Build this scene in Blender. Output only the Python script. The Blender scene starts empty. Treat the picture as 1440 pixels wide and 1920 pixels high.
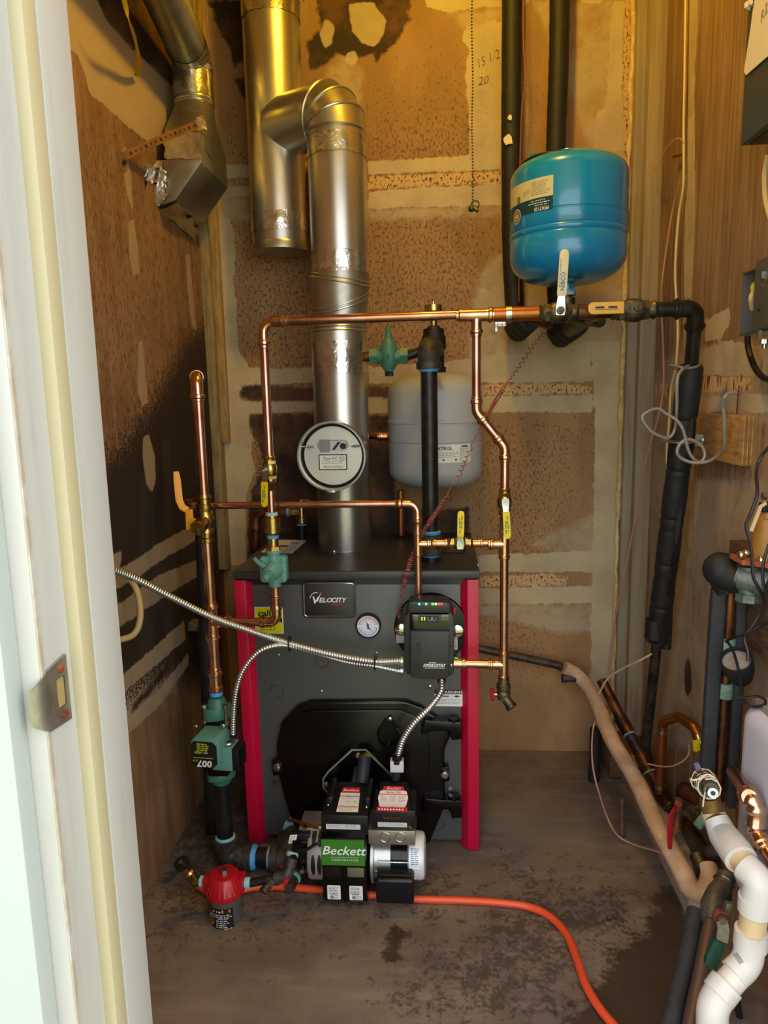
import bpy, bmesh, math, random
import numpy as np
from mathutils import Vector, Matrix, noise as mnoise
random.seed(7)
C = bpy.context.scene.collection
PI = math.pi

# ------------------------------------------------------------------ camera
FPX, CAMH = 1335.0, 1.15
def _axes(vp=(822, 742), roll=.55):
    d = np.array([vp[0]-720, vp[1]-960, FPX]); d /= np.linalg.norm(d)
    v = np.array([math.tan(math.radians(roll)), 1, 0]); v = v-d*(v@d); v /= np.linalg.norm(v)
    return np.cross(v, d), d, v
_r, _d, _v = _axes()
cd = bpy.data.cameras.new('camera'); cam = bpy.data.objects.new('camera', cd); C.objects.link(cam)
cd.sensor_fit = 'HORIZONTAL'; cd.sensor_width = 36; cd.lens = FPX/1440*36; cd.clip_start = .02
_ix, _iy, _iz = [Vector((_r[i], _d[i], -_v[i])) for i in range(3)]
cam.matrix_world = Matrix(((_ix.x, -_iy.x, -_iz.x, 0), (_ix.y, -_iy.y, -_iz.y, 0), (_ix.z, -_iy.z, -_iz.z, CAMH), (0, 0, 0, 1)))
bpy.context.scene.camera = cam

# ------------------------------------------------------------------ light
sc = bpy.context.scene
sc.view_settings.view_transform = 'Standard'; sc.view_settings.look = 'None'
sc.view_settings.gamma = 1; sc.view_settings.use_curve_mapping = False
sc.view_settings.exposure = 1.2
w = bpy.data.worlds.new('overcast_sky'); sc.world = w; w.use_nodes = True
nt = w.node_tree; nt.nodes.clear()
_o = nt.nodes.new('ShaderNodeOutputWorld'); _b = nt.nodes.new('ShaderNodeBackground')
_b.inputs[0].default_value = (.90, .95, 1.0, 1); _b.inputs[1].default_value = 1.35
nt.links.new(_b.outputs[0], _o.inputs[0])
def lamp(name, loc, watts, col, size):
    l = bpy.data.lights.new(name, 'POINT'); l.energy = watts; l.color = col; l.shadow_soft_size = size
    o = bpy.data.objects.new(name, l); C.objects.link(o); o.location = loc
    return o
lamp('ceiling_bulb', (.04, 1.40, 2.46), 12.5, (1.0, .60, .03), .05)   # the bulb its pull chain hangs from
sl = bpy.data.lights.new('sun', 'SUN'); sl.energy = 5.0; sl.angle = .02; sl.color = (1, .96, .88)      # behind the shed: lights the lawn, not the room
so = bpy.data.objects.new('sun', sl); C.objects.link(so); so.rotation_euler = (math.radians(-42), 0, math.radians(8))
try:
    sc.cycles.max_bounces = 10; sc.cycles.caustics_reflective = False; sc.cycles.caustics_refractive = False
    sc.cycles.sample_clamp_indirect = 6; sc.cycles.use_denoising = True
except Exception: pass

# ------------------------------------------------------------------ photo ray -> world point on a real plane
def _ray(px, py):
    c = np.array([px-720, py-960, FPX]); return (c@_r, c@_d, -(c@_v))
def A(px, py, Y):
    q = _ray(px, py); k = Y/q[1]; return Vector((q[0]*k, Y, CAMH+q[2]*k))
def AX(px, py, X):
    q = _ray(px, py); k = X/q[0]; return Vector((X, q[1]*k, CAMH+q[2]*k))
def AZ(px, py, Z):
    q = _ray(px, py); k = (Z-CAMH)/q[2]; return Vector((q[0]*k, q[1]*k, Z))
def S(n, p):           # metres spanned by n pixels at point p
    c = (p-Vector((0, 0, CAMH))); return n*c.dot(_iz)/FPX
EX, EY, EZ = Vector((1, 0, 0)), Vector((0, 1, 0)), Vector((0, 0, 1))

# ------------------------------------------------------------------ materials
def lin(h):
    h = h.lstrip('#'); r = []
    for i in (0, 2, 4):
        c = int(h[i:i+2], 16)/255; r.append(c/12.92 if c <= .04045 else ((c+.055)/1.055)**2.4)
    return (*r, 1)
def nd(t, ty, **kw):
    n = t.nodes.new(ty)
    for k, v in kw.items():
        if k.startswith('i'): 
            kk = k[1:]; n.inputs[int(kk) if kk.isdigit() else kk].default_value = v
        else: setattr(n, k, v)
    return n
def newmat(name):
    m = bpy.data.materials.new(name); m.use_nodes = True; t = m.node_tree
    return m, t, t.nodes['Principled BSDF']
def mixc(t, fac, a, b, mode='MIX'):
    n = t.nodes.new('ShaderNodeMix'); n.data_type = 'RGBA'; n.blend_type = mode
    for i, s in ((0, fac), (6, a), (7, b)):
        if hasattr(s, 'links') or hasattr(s, 'is_output'): t.links.new(s, n.inputs[i])
        else: n.inputs[i].default_value = s
    return n.outputs[2]
def math_(t, op, a, b=None, c=None, clamp=False):
    n = t.nodes.new('ShaderNodeMath'); n.operation = op; n.use_clamp = clamp
    for i, s in enumerate((a, b, c)):
        if s is None: continue
        if hasattr(s, 'is_output'): t.links.new(s, n.inputs[i])
        else: n.inputs[i].default_value = s
    return n.outputs[0]
def noise_(t, vec, scale, detail=3, rough=.6, stretch=None):
    if stretch is not None:
        mp = t.nodes.new('ShaderNodeMapping'); mp.inputs['Scale'].default_value = stretch
        t.links.new(vec, mp.inputs[0]); vec = mp.outputs[0]
    n = t.nodes.new('ShaderNodeTexNoise'); n.inputs['Scale'].default_value = scale
    n.inputs['Detail'].default_value = detail; n.inputs['Roughness'].default_value = rough
    t.links.new(vec, n.inputs['Vector']); return n.outputs['Fac']
def step_(t, x, lo, hi):
    n = t.nodes.new('ShaderNodeMapRange'); n.interpolation_type = 'SMOOTHSTEP'
    n.inputs[1].default_value = lo; n.inputs[2].default_value = hi
    t.links.new(x, n.inputs[0]); return n.outputs[0]
def mat(name, col, rough=.5, metal=0.0, col2=None, vs=14, lo=.4, hi=.65, bump=0, bs=120, coat=0, stretch=None, rv=0, spec=.5):
    m, t, b = newmat(name); col = lin(col)
    b.inputs['Base Color'].default_value = col; b.inputs['Roughness'].default_value = rough
    b.inputs['Metallic'].default_value = metal; b.inputs['Coat Weight'].default_value = coat
    b.inputs['Specular IOR Level'].default_value = spec; b.inputs['Coat Roughness'].default_value = .06
    tc = t.nodes.new('ShaderNodeTexCoord').outputs['Object']
    if col2:
        f = step_(t, noise_(t, tc, vs, 4, .65, stretch), lo, hi)
        t.links.new(mixc(t, f, col, lin(col2)), b.inputs['Base Color'])
    if rv:
        t.links.new(math_(t, 'MULTIPLY_ADD', noise_(t, tc, vs*1.7, 4), rv, rough-rv/2), b.inputs['Roughness'])
    if bump:
        bn = t.nodes.new('ShaderNodeBump'); bn.inputs['Strength'].default_value = bump; bn.inputs['Distance'].default_value = .004
        t.links.new(noise_(t, tc, bs, 3, .6, stretch), bn.inputs['Height']); t.links.new(bn.outputs[0], b.inputs['Normal'])
    return m
def emis(name, col, s):
    m, t, b = newmat(name); b.inputs['Base Color'].default_value = lin(col)
    b.inputs['Emission Color'].default_value = lin(col); b.inputs['Emission Strength'].default_value = s; return m
M = dict(
 copper=mat('new_copper', 'cf9f8c', .22, .98, 'b27c66', 9, rv=.12),
 copfit=mat('copper_fitting', 'd8ab92', .2, .98, 'c08a6c', 30, rv=.1),
 copdark=mat('aged_copper', '7a4a2c', .42, .8, '3d2a20', 16, .4, .62, rv=.2),
 coporange=mat('stained_copper', 'a8642e', .35, .85, '6f3d1c', 12, .45, .75, rv=.2),
 brass=mat('new_brass', 'bda25e', .27, 1, '9c8040', 30, rv=.1),
 brassold=mat('tarnished_brass', '6b5f45', .48, .75, '3c352a', 40, rv=.2),
 steel=mat('zinc_steel', 'bcbcb8', .28, 1, '9c9c98', 60),
 galv=mat('galvanised_sheet', 'cfccc4', .31, .93, 'bfbcb4', 5, .3, .7, rv=.08),
 galvold=mat('dull_galvanised_sheet', 'b2aea2', .38, .9, '969184', 12, .3, .7, rv=.1),
 zinc=mat('zinc_plate', 'e6e8dc', .36, .6), foil=mat('foil_tape', 'dedad2', .22, .92, 'bcb8b0', 20, bump=.5, bs=45),
 chrome=mat('bright_chrome', 'dedede', .1, 1),
 iron=mat('black_iron_pipe', '1b1a19', .38, .35, '2b2826', 40, rv=.2),
 ironfit=mat('cast_iron_fitting', '4a4440', .55, .45, '2f2b29', 60, bump=.25, bs=260),
 castblack=mat('black_enamel_casting', '070708', .24, 0, bump=.05, bs=180, rv=.06, spec=.4),
 plastic=mat('black_plastic', '101012', .38),
 plasticgrey=mat('dark_grey_plastic', '2c2d2b', .45, bump=.1, bs=600),
 jacket=mat('charcoal_powder_coat', '545452', .40, .2, bump=.03, bs=900),
 lid=mat('charcoal_lid_coat', '3c3938', .36, .2, bump=.05, bs=700),
 red=mat('crimson_powder_coat', 'c00634', .42, bump=.03, bs=900),
 redpaint=mat('red_gloss_casting', 'b01420', .3, bump=.12, bs=120),
 redhandle=mat('red_vinyl', 'ad1c30', .4),
 teal=mat('teal_casting_paint', '5d9287', .42, bump=.12, bs=250),
 green=mat('dark_green_casting_paint', '3f7361', .42, bump=.15, bs=250),
 handlegreen=mat('green_vinyl', '12503f', .5, col2='0b3a2e'),
 blue=mat('blue_tank_enamel', '128ecb', .24, 0, '0f84be', 3, coat=.6),
 greytank=mat('grey_tank_enamel', 'b2b6ba', .36, coat=.15),
 tapeblue=mat('blue_thread_tape', '4f9ad6', .45, bump=.2, bs=300),
 tapepale=mat('pale_thread_sealant', '8fc4c8', .5, bump=.3, bs=300),
 foam=mat('black_pipe_foam', '151417', .62, 0, '1f1e21', 30, bump=.2, bs=90),
 foamgrey=mat('charcoal_pipe_foam', '2b2a2e', .7, 0, '353338', 25, bump=.25, bs=240),
 foamtan=mat('tan_pipe_foam', 'd2ae8c', .85, 0, 'b8926e', 12, bump=.3, bs=160),
 pvc=mat('white_pvc', 'd6d0cb', .38, 0, 'c8bab4', 14, .5, .8),
 pvcold=mat('yellowed_pvc', 'd9bf95', .42, 0, 'c9ad80', 20),
 whitepaint=mat('white_gloss_paint', 'bebbb7', .42, 0, 'b2aca6', 6, .5, .8, stretch=(6, 6, .6), bump=.05, bs=30),
 whitetrim=mat('exterior_white_trim', 'b4b9b7', .5),
 barewood=mat('bare_wood_crack', 'b0a090', .7, 0, 'c4beb6', 30),
 cream=mat('cream_weatherstrip', 'bfb391', .55),
 nickel=mat('brushed_nickel', 'b3ab9e', .45, .9, '978f82', 20),
 wood=mat('raw_pine', 'b98a5a', .75, 0, '8f6238', 10, stretch=(4, 30, 30), bump=.2, bs=20),
 woodgrey=mat('weathered_wood', 'b59c88', .8, 0, '937a68', 10, stretch=(30, 3, 30), bump=.2, bs=20),
 wooddark=mat('brown_lumber', '6e4d36', .8, 0, '4b3224', 8, stretch=(30, 4, 30), bump=.2, bs=14),
 ply=mat('plywood_face', 'b88a4c', .7, 0, '94683a', 6, stretch=(3, 3, 14), bump=.15, bs=14),
 plyedge=mat('plywood_edge', 'a06f38', .8, 0, '5d3b1c', 60, stretch=(20, 1, .3)),
 orange=mat('orange_plastic_tube', 'e2512c', .35),
 wiretan=mat('tan_cable', 'b09a6c', .5), wirewhite=mat('cream_cable', 'd8bf92', .5),
 wirepink=mat('pink_wire', 'c68f78', .5), wirered=mat('rose_wire', 'a85a54', .45, .2), wiregrey=mat('grey_wire', '8c8580', .4, .2),
 wireblack=mat('black_wire', '17151a', .4), wirepurple=mat('dark_bell_wire', '2a2028', .45),
 yellow=mat('yellow_vinyl', 'e8c415', .45), amber=mat('orange_yellow_vinyl', 'eaa018', .45),
 yellowold=mat('worn_yellow_vinyl', 'd9a43c', .5, 0, '8a6428', 30, .62, .8), ivory=mat('worn_ivory_vinyl', 'e2cf9e', .5, 0, '8a6a48', 26, .6, .72),
 strapyellow=mat('yellow_strap', 'c9a41e', .5),
 white=mat('white_label', 'e8e8e4', .45), labelgrey=mat('grey_label', 'c9c9c8', .45), cardcream=mat('cream_label', 'dccf9a', .5),
 ink=mat('black_print', '121212', .5), inkgrey=mat('grey_print', '8b8b8e', .5), inkred=mat('red_print', 'c8102e', .45),
 inkgreen=mat('green_print', '2d8a2a', .5), inkblue=mat('blue_print', '3a5f9a', .5), inkyellow=mat('yellow_print', 'c5cf2a', .5), inkorange=mat('orange_print', 'ee7a2a', .5),
 navy=mat('navy_label', '0f4152', .45), yellowlabel=mat('yellow_label', 'dcd40e', .45), greenlabel=mat('green_label', '3c7a26', .35),
 pinklabel=mat('pale_rose_label', 'eadfe0', .45), paper=mat('cream_paper', 'e6d9bf', .7, bump=.05, bs=20),
 panelbox=mat('dark_green_grey_enamel', '40443f', .45), box=mat('grey_box_steel', '6c6862', .45, .5),
 aluminium=mat('cast_aluminium', 'b9bbb9', .36, .85, bump=.08, bs=200), motorwhite=mat('white_motor_enamel', 'dfe2e4', .4, .2),
 graycan=mat('silver_grey_can', '6d6e6c', .36, .5),
 stake=mat('dark_rust', '6a4a3c', .8, 0, '46322a', 40), rust=mat('rust', '8f4526', .8, 0, '5c2c18', 60, bump=.4, bs=200), verdi=mat('verdigris', '86a896', .8, 0, '6a8474', 40, bump=.4, bs=150),
 transf=mat('tan_bakelite', 'a8742c', .45, 0, '966522', 8), copperbrown=mat('rusty_red_gasket', 'a85a36', .7, bump=.3, bs=150),
 poly=mat('milky_polyethylene', 'd3d1e2', .4, 0, 'c6c3d6', 6), dial=mat('dial_face', 'dfe3ee', .35),
 ledgreen=emis('green_led', '35e070', 1.5), ledred=emis('red_led', 'e04040', .8), ledamber=emis('amber_led', 'f0c050', 1.2), ledlime=emis('lime_display', 'b8e020', 1.5),
 glassdark=mat('smoked_window', '050606', .08, coat=1), charwood=mat('sooty_wood', '2a211a', .8),
)

# ------------------------------------------------------------------ mesh building
def perp(a):
    a = a.normalized(); h = EZ if abs(a.z) < .9 else EX
    u = a.cross(h).normalized(); return u, a.cross(u).normalized()
class MB:
    def __init__(s): s.v = []; s.f = []; s.m = []; s.cur = 0
    def add(s, vs, fs):
        o = len(s.v); s.v += [Vector(v) for v in vs]
        for f in fs: s.f.append([i+o for i in f]); s.m.append(s.cur)
        return s
    def rings(s, rings, caps=(True, True), closed=False):
        n = len(rings[0]); vs = [p for r in rings for p in r]; fs = []
        k = len(rings)
        for i in range(k if closed else k-1):
            a, b = i*n, ((i+1) % k)*n
            for j in range(n): fs.append([a+j, a+(j+1) % n, b+(j+1) % n, b+j])
        if not closed:
            if caps[0]: fs.append(list(range(n))[::-1])
            if caps[1]: fs.append([(k-1)*n+j for j in range(n)])
        return s.add(vs, fs)
    def sweep(s, pts, rad, n=14, caps=(True, True), closed=False, sx=1.0, up=None):
        pts = [Vector(p) for p in pts]; k = len(pts)
        if not hasattr(rad, '__len__'): rad = [rad]*k
        T = []
        for i in range(k):
            a, b = (pts[(i-1) % k], pts[(i+1) % k]) if closed else (pts[max(i-1, 0)], pts[min(i+1, k-1)])
            T.append((b-a).normalized() if (b-a).length > 1e-9 else EZ.copy())
        if up is not None:
            u = (up-T[0]*up.dot(T[0])).normalized()
        else: u, _ = perp(T[0])
        rings = []
        for i in range(k):
            u = (u-T[i]*u.dot(T[i]))
            u = u.normalized() if u.length > 1e-6 else perp(T[i])[0]
            w = T[i].cross(u)
            rings.append([pts[i]+(u*math.cos(2*PI*j/n)*sx+w*math.sin(2*PI*j/n))*rad[i] for j in range(n)])
        return s.rings(rings, caps, closed)
    def lathe(s, prof, p0, axis, n=24, caps=(True, True), ph=0.0):
        a = Vector(axis).normalized(); u, w = perp(a)
        return s.rings([[p0+a*t+(u*math.cos(2*PI*j/n+ph)+w*math.sin(2*PI*j/n+ph))*r for j in range(n)] for t, r in prof], caps)
    def cyl(s, p0, p1, r0, r1=None, n=20, caps=(True, True)):
        p0, p1 = Vector(p0), Vector(p1); d = p1-p0
        return s.lathe([(0, r0), (d.length, r0 if r1 is None else r1)], p0, d, n, caps)
    def hexa(s, p0, p1, r): return s.cyl(p0, p1, r, n=6)
    def torus(s, c, axis, R, r, n=28, k=8):
        u, w = perp(Vector(axis)); return s.sweep([c+(u*math.cos(2*PI*i/n)+w*math.sin(2*PI*i/n))*R for i in range(n)], r, k, closed=True)
    def ball(s, c, r, n=14, sz=1.0, axis=EZ):
        return s.lathe([(-r*sz*math.cos(PI*i/8), max(r*math.sin(PI*i/8), 1e-4)) for i in range(9)], Vector(c), axis, n)
    def box(s, c, sx, sy, sz, R=None):
        c = Vector(c); vs = []
        for i in range(8):
            p = Vector((sx/2*(1 if i & 1 else -1), sy/2*(1 if i & 2 else -1), sz/2*(1 if i & 4 else -1)))
            vs.append(c+(R@p if R else p))
        return s.add(vs, [[0, 2, 3, 1], [4, 5, 7, 6], [0, 1, 5, 4], [2, 6, 7, 3], [0, 4, 6, 2], [1, 3, 7, 5]])
    def box2(s, a, b): 
        a, b = Vector(a), Vector(b); d = b-a
        return s.box((a+b)/2, abs(d.x), abs(d.y), abs(d.z))
    def prism(s, poly, d, holes=None):       # poly: 3D points of one planar face, d: extrusion vector
        n = len(poly); poly = [Vector(p) for p in poly]; d = Vector(d)
        nrm = Vector((0, 0, 0))
        for i in range(n): nrm += poly[i].cross(poly[(i+1) % n])
        if nrm.dot(d) > 0: poly = poly[::-1]
        vs = poly+[p+d for p in poly]
        return s.add(vs, [list(range(n)), [n+j for j in range(n)][::-1]]+[[j, n+j, n+(j+1) % n, (j+1) % n] for j in range(n)])
    def bar(s, pts, w, t, up):               # flat strip along a path
        pts = [Vector(p) for p in pts]; rings = []
        for i in range(len(pts)):
            d = (pts[min(i+1, len(pts)-1)]-pts[max(i-1, 0)]).normalized(); a = d.cross(up).normalized(); b = a.cross(d).normalized()
            ww = w[i] if hasattr(w, '__len__') else w
            rings.append([pts[i]+a*ww/2+b*t/2, pts[i]-a*ww/2+b*t/2, pts[i]-a*ww/2-b*t/2, pts[i]+a*ww/2-b*t/2])
        return s.rings(rings)
    def build(s, name, mats, parent=None, label=None, cat=None, group=None, kind=None, bevel=0, sharp=38, seg=2):
        me = bpy.data.meshes.new(name); off = ORG.get(parent.name, Vector()) if parent else None
        if off is None:
            xs = np.array([tuple(v) for v in s.v]); off = Vector(((xs[:, 0].min()+xs[:, 0].max())/2, (xs[:, 1].min()+xs[:, 1].max())/2, xs[:, 2].min()))
            if kind == 'structure': off = Vector()
        me.from_pydata([tuple(v-off) for v in s.v], [], s.f)
        for x in (mats if isinstance(mats, (list, tuple)) else [mats]): me.materials.append(M[x] if isinstance(x, str) else x)
        me.polygons.foreach_set('material_index', s.m)
        if bevel:
            bm = bmesh.new(); bm.from_mesh(me); bmesh.ops.remove_doubles(bm, verts=bm.verts, dist=1e-6)
            ed = [e for e in bm.edges if len(e.link_faces) == 2 and e.calc_face_angle(0) > .5]
            bmesh.ops.bevel(bm, geom=ed, offset=bevel, segments=seg, affect='EDGES', profile=.6, clamp_overlap=True)
            bm.to_mesh(me); bm.free()
        me.polygons.foreach_set('use_smooth', [True]*len(me.polygons)); me.set_sharp_from_angle(angle=math.radians(sharp))
        o = bpy.data.objects.new(name, me); C.objects.link(o)
        if parent: o.parent = parent; ORG[o.name] = off
        else: o.location = off; ORG[o.name] = off
        if label: o['label'] = label
        if cat: o['category'] = cat
        if group: o['group'] = group
        if kind: o['kind'] = kind
        return o
ORG = {}
def thing(name, label, cat, loc, group=None):
    o = bpy.data.objects.new(name, None); C.objects.link(o); o.location = loc; o.empty_display_size = .05
    ORG[o.name] = Vector(loc); o['label'] = label; o['category'] = cat
    if group: o['group'] = group
    return o

# ---- paths
def fillet(pts, R, n=7):
    pts = [Vector(p) for p in pts]; out = [pts[0]]
    for i in range(1, len(pts)-1):
        a, p, b = pts[i-1], pts[i], pts[i+1]; u = (a-p).normalized(); v = (b-p).normalized()
        ang = u.angle(v)
        if ang > PI-.02: out.append(p); continue
        t = min(R/math.tan(ang/2), (a-p).length*.49, (b-p).length*.49); r = t*math.tan(ang/2)
        c = p+(u+v).normalized()*(r/math.sin(ang/2)); s0 = p+u*t-c; s1 = p+v*t-c
        om = s0.angle(s1)
        for k in range(n+1):
            f = k/n; out.append(c+(s0*math.sin((1-f)*om)+s1*math.sin(f*om))/math.sin(om))
    out.append(pts[-1]); return out
def spline(pts, n=8):
    P = [Vector(p) for p in pts]; P = [P[0]*2-P[1]]+P+[P[-1]*2-P[-2]]; out = []
    for i in range(1, len(P)-2):
        for k in range(n):
            t = k/n; a, b, c, d = P[i-1], P[i], P[i+1], P[i+2]
            out.append(.5*(2*b+(c-a)*t+(2*a-5*b+4*c-d)*t*t+(3*b-a-3*c+d)*t**3))
    out.append(P[-2]); return out
def resample(pts, step):
    out = [Vector(pts[0])]; need = step
    for i in range(1, len(pts)):
        a, b = Vector(pts[i-1]), Vector(pts[i]); L = (b-a).length; pos = 0
        while L-pos >= need:
            pos += need; out.append(a+(b-a)*(pos/L)); need = step
        need -= (L-pos)
    return out

# ---- copper press fittings and pipe runs
def bead(mb, p, d, r, w=None):
    w = w or r*.9; mb.lathe([(-w*.5, r*1.02), (-w*.45, r*1.16), (-w*.22, r*1.18), (-w*.12, r*1.42), (w*.12, r*1.42), (w*.22, r*1.18), (w*.45, r*1.16), (w*.5, r*1.02)], p, d, 18)
def elbow_mb(mb, pa, p, pb, r, R, sock):
    u = (pa-p).normalized(); v = (pb-p).normalized(); ang = u.angle(v); t = R/math.tan(ang/2)
    arc = fillet([p+u*(t+sock), p, p+v*(t+sock)], R, 9)
    mb.sweep(arc, r*1.15, 18)
    if sock > 0:
        bead(mb, p+u*(t+sock*.75), u, r, sock*1.3); bead(mb, p+v*(t+sock*.75), v, r, sock*1.3)
    return t+sock
def pipe_run(name, label, pts, r, m, mf=None, R=None, sock=None, group=None, cat='pipe', tees=(), coup=(), n=18, parent=None):
    pts = [Vector(p) for p in pts]; R = R or r*2.0; sock = r*1.7 if sock is None else sock
    e = parent or thing(name, label, cat, min(pts, key=lambda q: q.z), group); mf = mf or m
    trim = [0]*len(pts)
    for i in range(1, len(pts)-1):
        mb = MB(); elbow_mb(mb, pts[i-1], pts[i], pts[i+1], r, R, sock)
        ang = (pts[i-1]-pts[i]).angle(pts[i+1]-pts[i]); trim[i] = R/math.tan(ang/2)
        mb.build('elbow', mf, e)
    for i in range(len(pts)-1):
        d = (pts[i+1]-pts[i]).normalized(); a = pts[i]+d*trim[i]; b = pts[i+1]-d*trim[i+1]
        if (b-a).length > .004 and (b-a).dot(d) > 0: MB().cyl(a, b, r, n=n).build('pipe', m, e)
    for p, d, br in tees:                    # tee at p along d with branch br (or None for a coupling)
        mb = MB(); d = d.normalized(); L = r*3.0
        mb.cyl(p-d*L*.8, p+d*L*.8, r*1.16, n=18); bead(mb, p-d*L, d, r, r*1.6); bead(mb, p+d*L, d, r, r*1.6)
        if br is not None:
            b = br.normalized(); mb.cyl(p, p+b*L*.8, r*1.16, n=18); bead(mb, p+b*L, b, r, r*1.6)
        mb.build('tee_fitting', mf, e)
    for p, d in coup:
        mb = MB(); d = d.normalized(); mb.cyl(p-d*r*1.6, p+d*r*1.6, r*1.15, n=18); bead(mb, p-d*r*1.5, d, r, r*1.4); bead(mb, p+d*r*1.5, d, r, r*1.4)
        mb.build('coupling', mf, e)
    return e
def cable(name, label, pts, r, m, n=8, cat='cable', group=None, sub=8, parent=None):
    return MB().sweep(spline(pts, sub), r, n).build(name, m, parent, label, cat if not parent else None, group)
def bolt(mb, p, ax, r, h):
    ax = Vector(ax).normalized(); mb.lathe([(0, r*1.3), (h*.25, r*1.3)], p, ax, 16); mb.lathe([(h*.25, r), (h, r), (h*1.1, r*.8)], p, ax, 6)
def screw(mb, p, ax, r):
    mb.lathe([(0, r), (r*.35, r*.92), (r*.55, r*.6)], p, Vector(ax), 12)

# ---- printed labels (flat print: text and rules on one thin sheet)
_tc = {}
def text_geo(body, size, shear=0, offset=0, sx=1.0, align='CENTER', sp=1.0):
    k = (body, size, shear, offset, sx, align, sp)
    if k not in _tc:
        cu = bpy.data.curves.new('lettering', 'FONT'); cu.body = body; cu.size = size; cu.shear = shear; cu.offset = offset*size
        cu.align_x = align; cu.align_y = 'CENTER'; cu.space_character = sp; cu.resolution_u = 2
        o = bpy.data.objects.new('lettering', cu); C.objects.link(o)
        dg = bpy.context.evaluated_depsgraph_get(); me = bpy.data.meshes.new_from_object(o.evaluated_get(dg))
        _tc[k] = ([(v.co.x*sx, v.co.y) for v in me.vertices], [list(p.vertices) for p in me.polygons])
        bpy.data.objects.remove(o); bpy.data.meshes.remove(me); bpy.data.curves.remove(cu)
    return _tc[k]
def rrect(W, H, r, n=5):
    out = []
    for cx, cy, a0 in ((W/2-r, H/2-r, 0), (-W/2+r, H/2-r, 90), (-W/2+r, -H/2+r, 180), (W/2-r, -H/2+r, 270)):
        for k in range(n+1 if r > 0 else 1):
            a = math.radians(a0+90*k/max(n, 1)); out.append((cx+r*math.cos(a), cy+r*math.sin(a)))
    return out
class Label:
    """sheet with print; f(x, y, h) maps label coordinates onto the surface"""
    def __init__(s, f): s.f = f; s.mb = MB(); s.mats = []
    def mi(s, m):
        if m not in s.mats: s.mats.append(m)
        s.mb.cur = s.mats.index(m)
    def sheet(s, x0, y0, x1, y1, m, h=.0005, r=.002, curved=False):
        s.mi(m)
        if curved:
            k = 14; row = lambda y, hh: [s.f(x0+(x1-x0)*i/k, y, hh) for i in range(k+1)]
            vs = row(y0, h)+row(y1, h); s.mb.add(vs, [[i, i+1, k+2+i, k+1+i] for i in range(k)])
        else:
            P = [((x0+x1)/2+a, (y0+y1)/2+b) for a, b in rrect(x1-x0, y1-y0, min(r, (x1-x0)/2.01, (y1-y0)/2.01))]; n = len(P)
            vs = [s.f(a, b, h) for a, b in P]+[s.f(a, b, 0) for a, b in P]
            s.mb.add(vs, [list(range(n))]+[[j, n+j, n+(j+1) % n, (j+1) % n] for j in range(n)])
        return s
    def poly(s, P, m, h=.0008): s.mi(m); s.mb.add([s.f(a, b, h) for a, b in P], [list(range(len(P)))]); return s
    def rect(s, x0, y0, x1, y1, m, h=.0008): return s.poly([(x0, y0), (x1, y0), (x1, y1), (x0, y1)], m, h)
    def disc(s, x, y, r, m, h=.0008, n=20): return s.poly([(x+r*math.cos(2*PI*i/n), y+r*math.sin(2*PI*i/n)) for i in range(n)], m, h)
    def ring(s, x, y, r, w, m, h=.0009, a0=0, a1=360, n=24):
        s.mi(m); vs = []; fs = []
        for i in range(n+1):
            a = math.radians(a0+(a1-a0)*i/n); vs += [s.f(x+r*math.cos(a), y+r*math.sin(a), h), s.f(x+(r-w)*math.cos(a), y+(r-w)*math.sin(a), h)]
            if i: fs.append([2*i-2, 2*i, 2*i+1, 2*i-1])
        s.mb.add(vs, fs); return s
    def text(s, body, x, y, size, m, rot=0, h=.0010, **kw):
        vs, fs = text_geo(body, size, **kw); c, q = math.cos(math.radians(rot)), math.sin(math.radians(rot))
        s.mi(m); s.mb.add([s.f(x+a*c-b*q, y+a*q+b*c, h) for a, b in vs], fs); return s
    def words(s, x0, y0, x1, n, pitch, m, lh=.4, seed=1):       # small print: rows of word-long rules
        rr = random.Random(seed)
        for i in range(n):
            y = y0-i*pitch; x = x0; xe = x1-(x1-x0)*rr.random()*.25
            while x < xe:
                wl = pitch*rr.uniform(.6, 2.2); s.rect(x, y-pitch*lh/2, min(x+wl, xe), y+pitch*lh/2, m); x += wl+pitch*.45
        return s
    def bars(s, x0, y0, x1, y1, m, n=12, seed=3):
        rr = random.Random(seed); st = (x1-x0)/n
        for i in range(n): s.rect(x0+i*st, y0, x0+i*st+st*rr.uniform(.25, .75), y1, m)
        return s
    def build(s, name, parent, label=None): return s.mb.build(name, s.mats, parent, label)
def flat(O, u, w):
    O, u, w = Vector(O), Vector(u).normalized(), Vector(w).normalized(); n = u.cross(w).normalized()
    return lambda x, y, h: O+u*x+w*y+n*h
def around(c, R, a0=0.0):                  # on an upright cylinder, x runs to the right as seen from the camera side
    c = Vector(c)
    return lambda x, y, h: Vector((c.x+(R+h)*math.sin(a0+x/R), c.y-(R+h)*math.cos(a0+x/R), c.z+y))
FRONT = lambda O: flat(O, EX, EZ)

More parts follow.
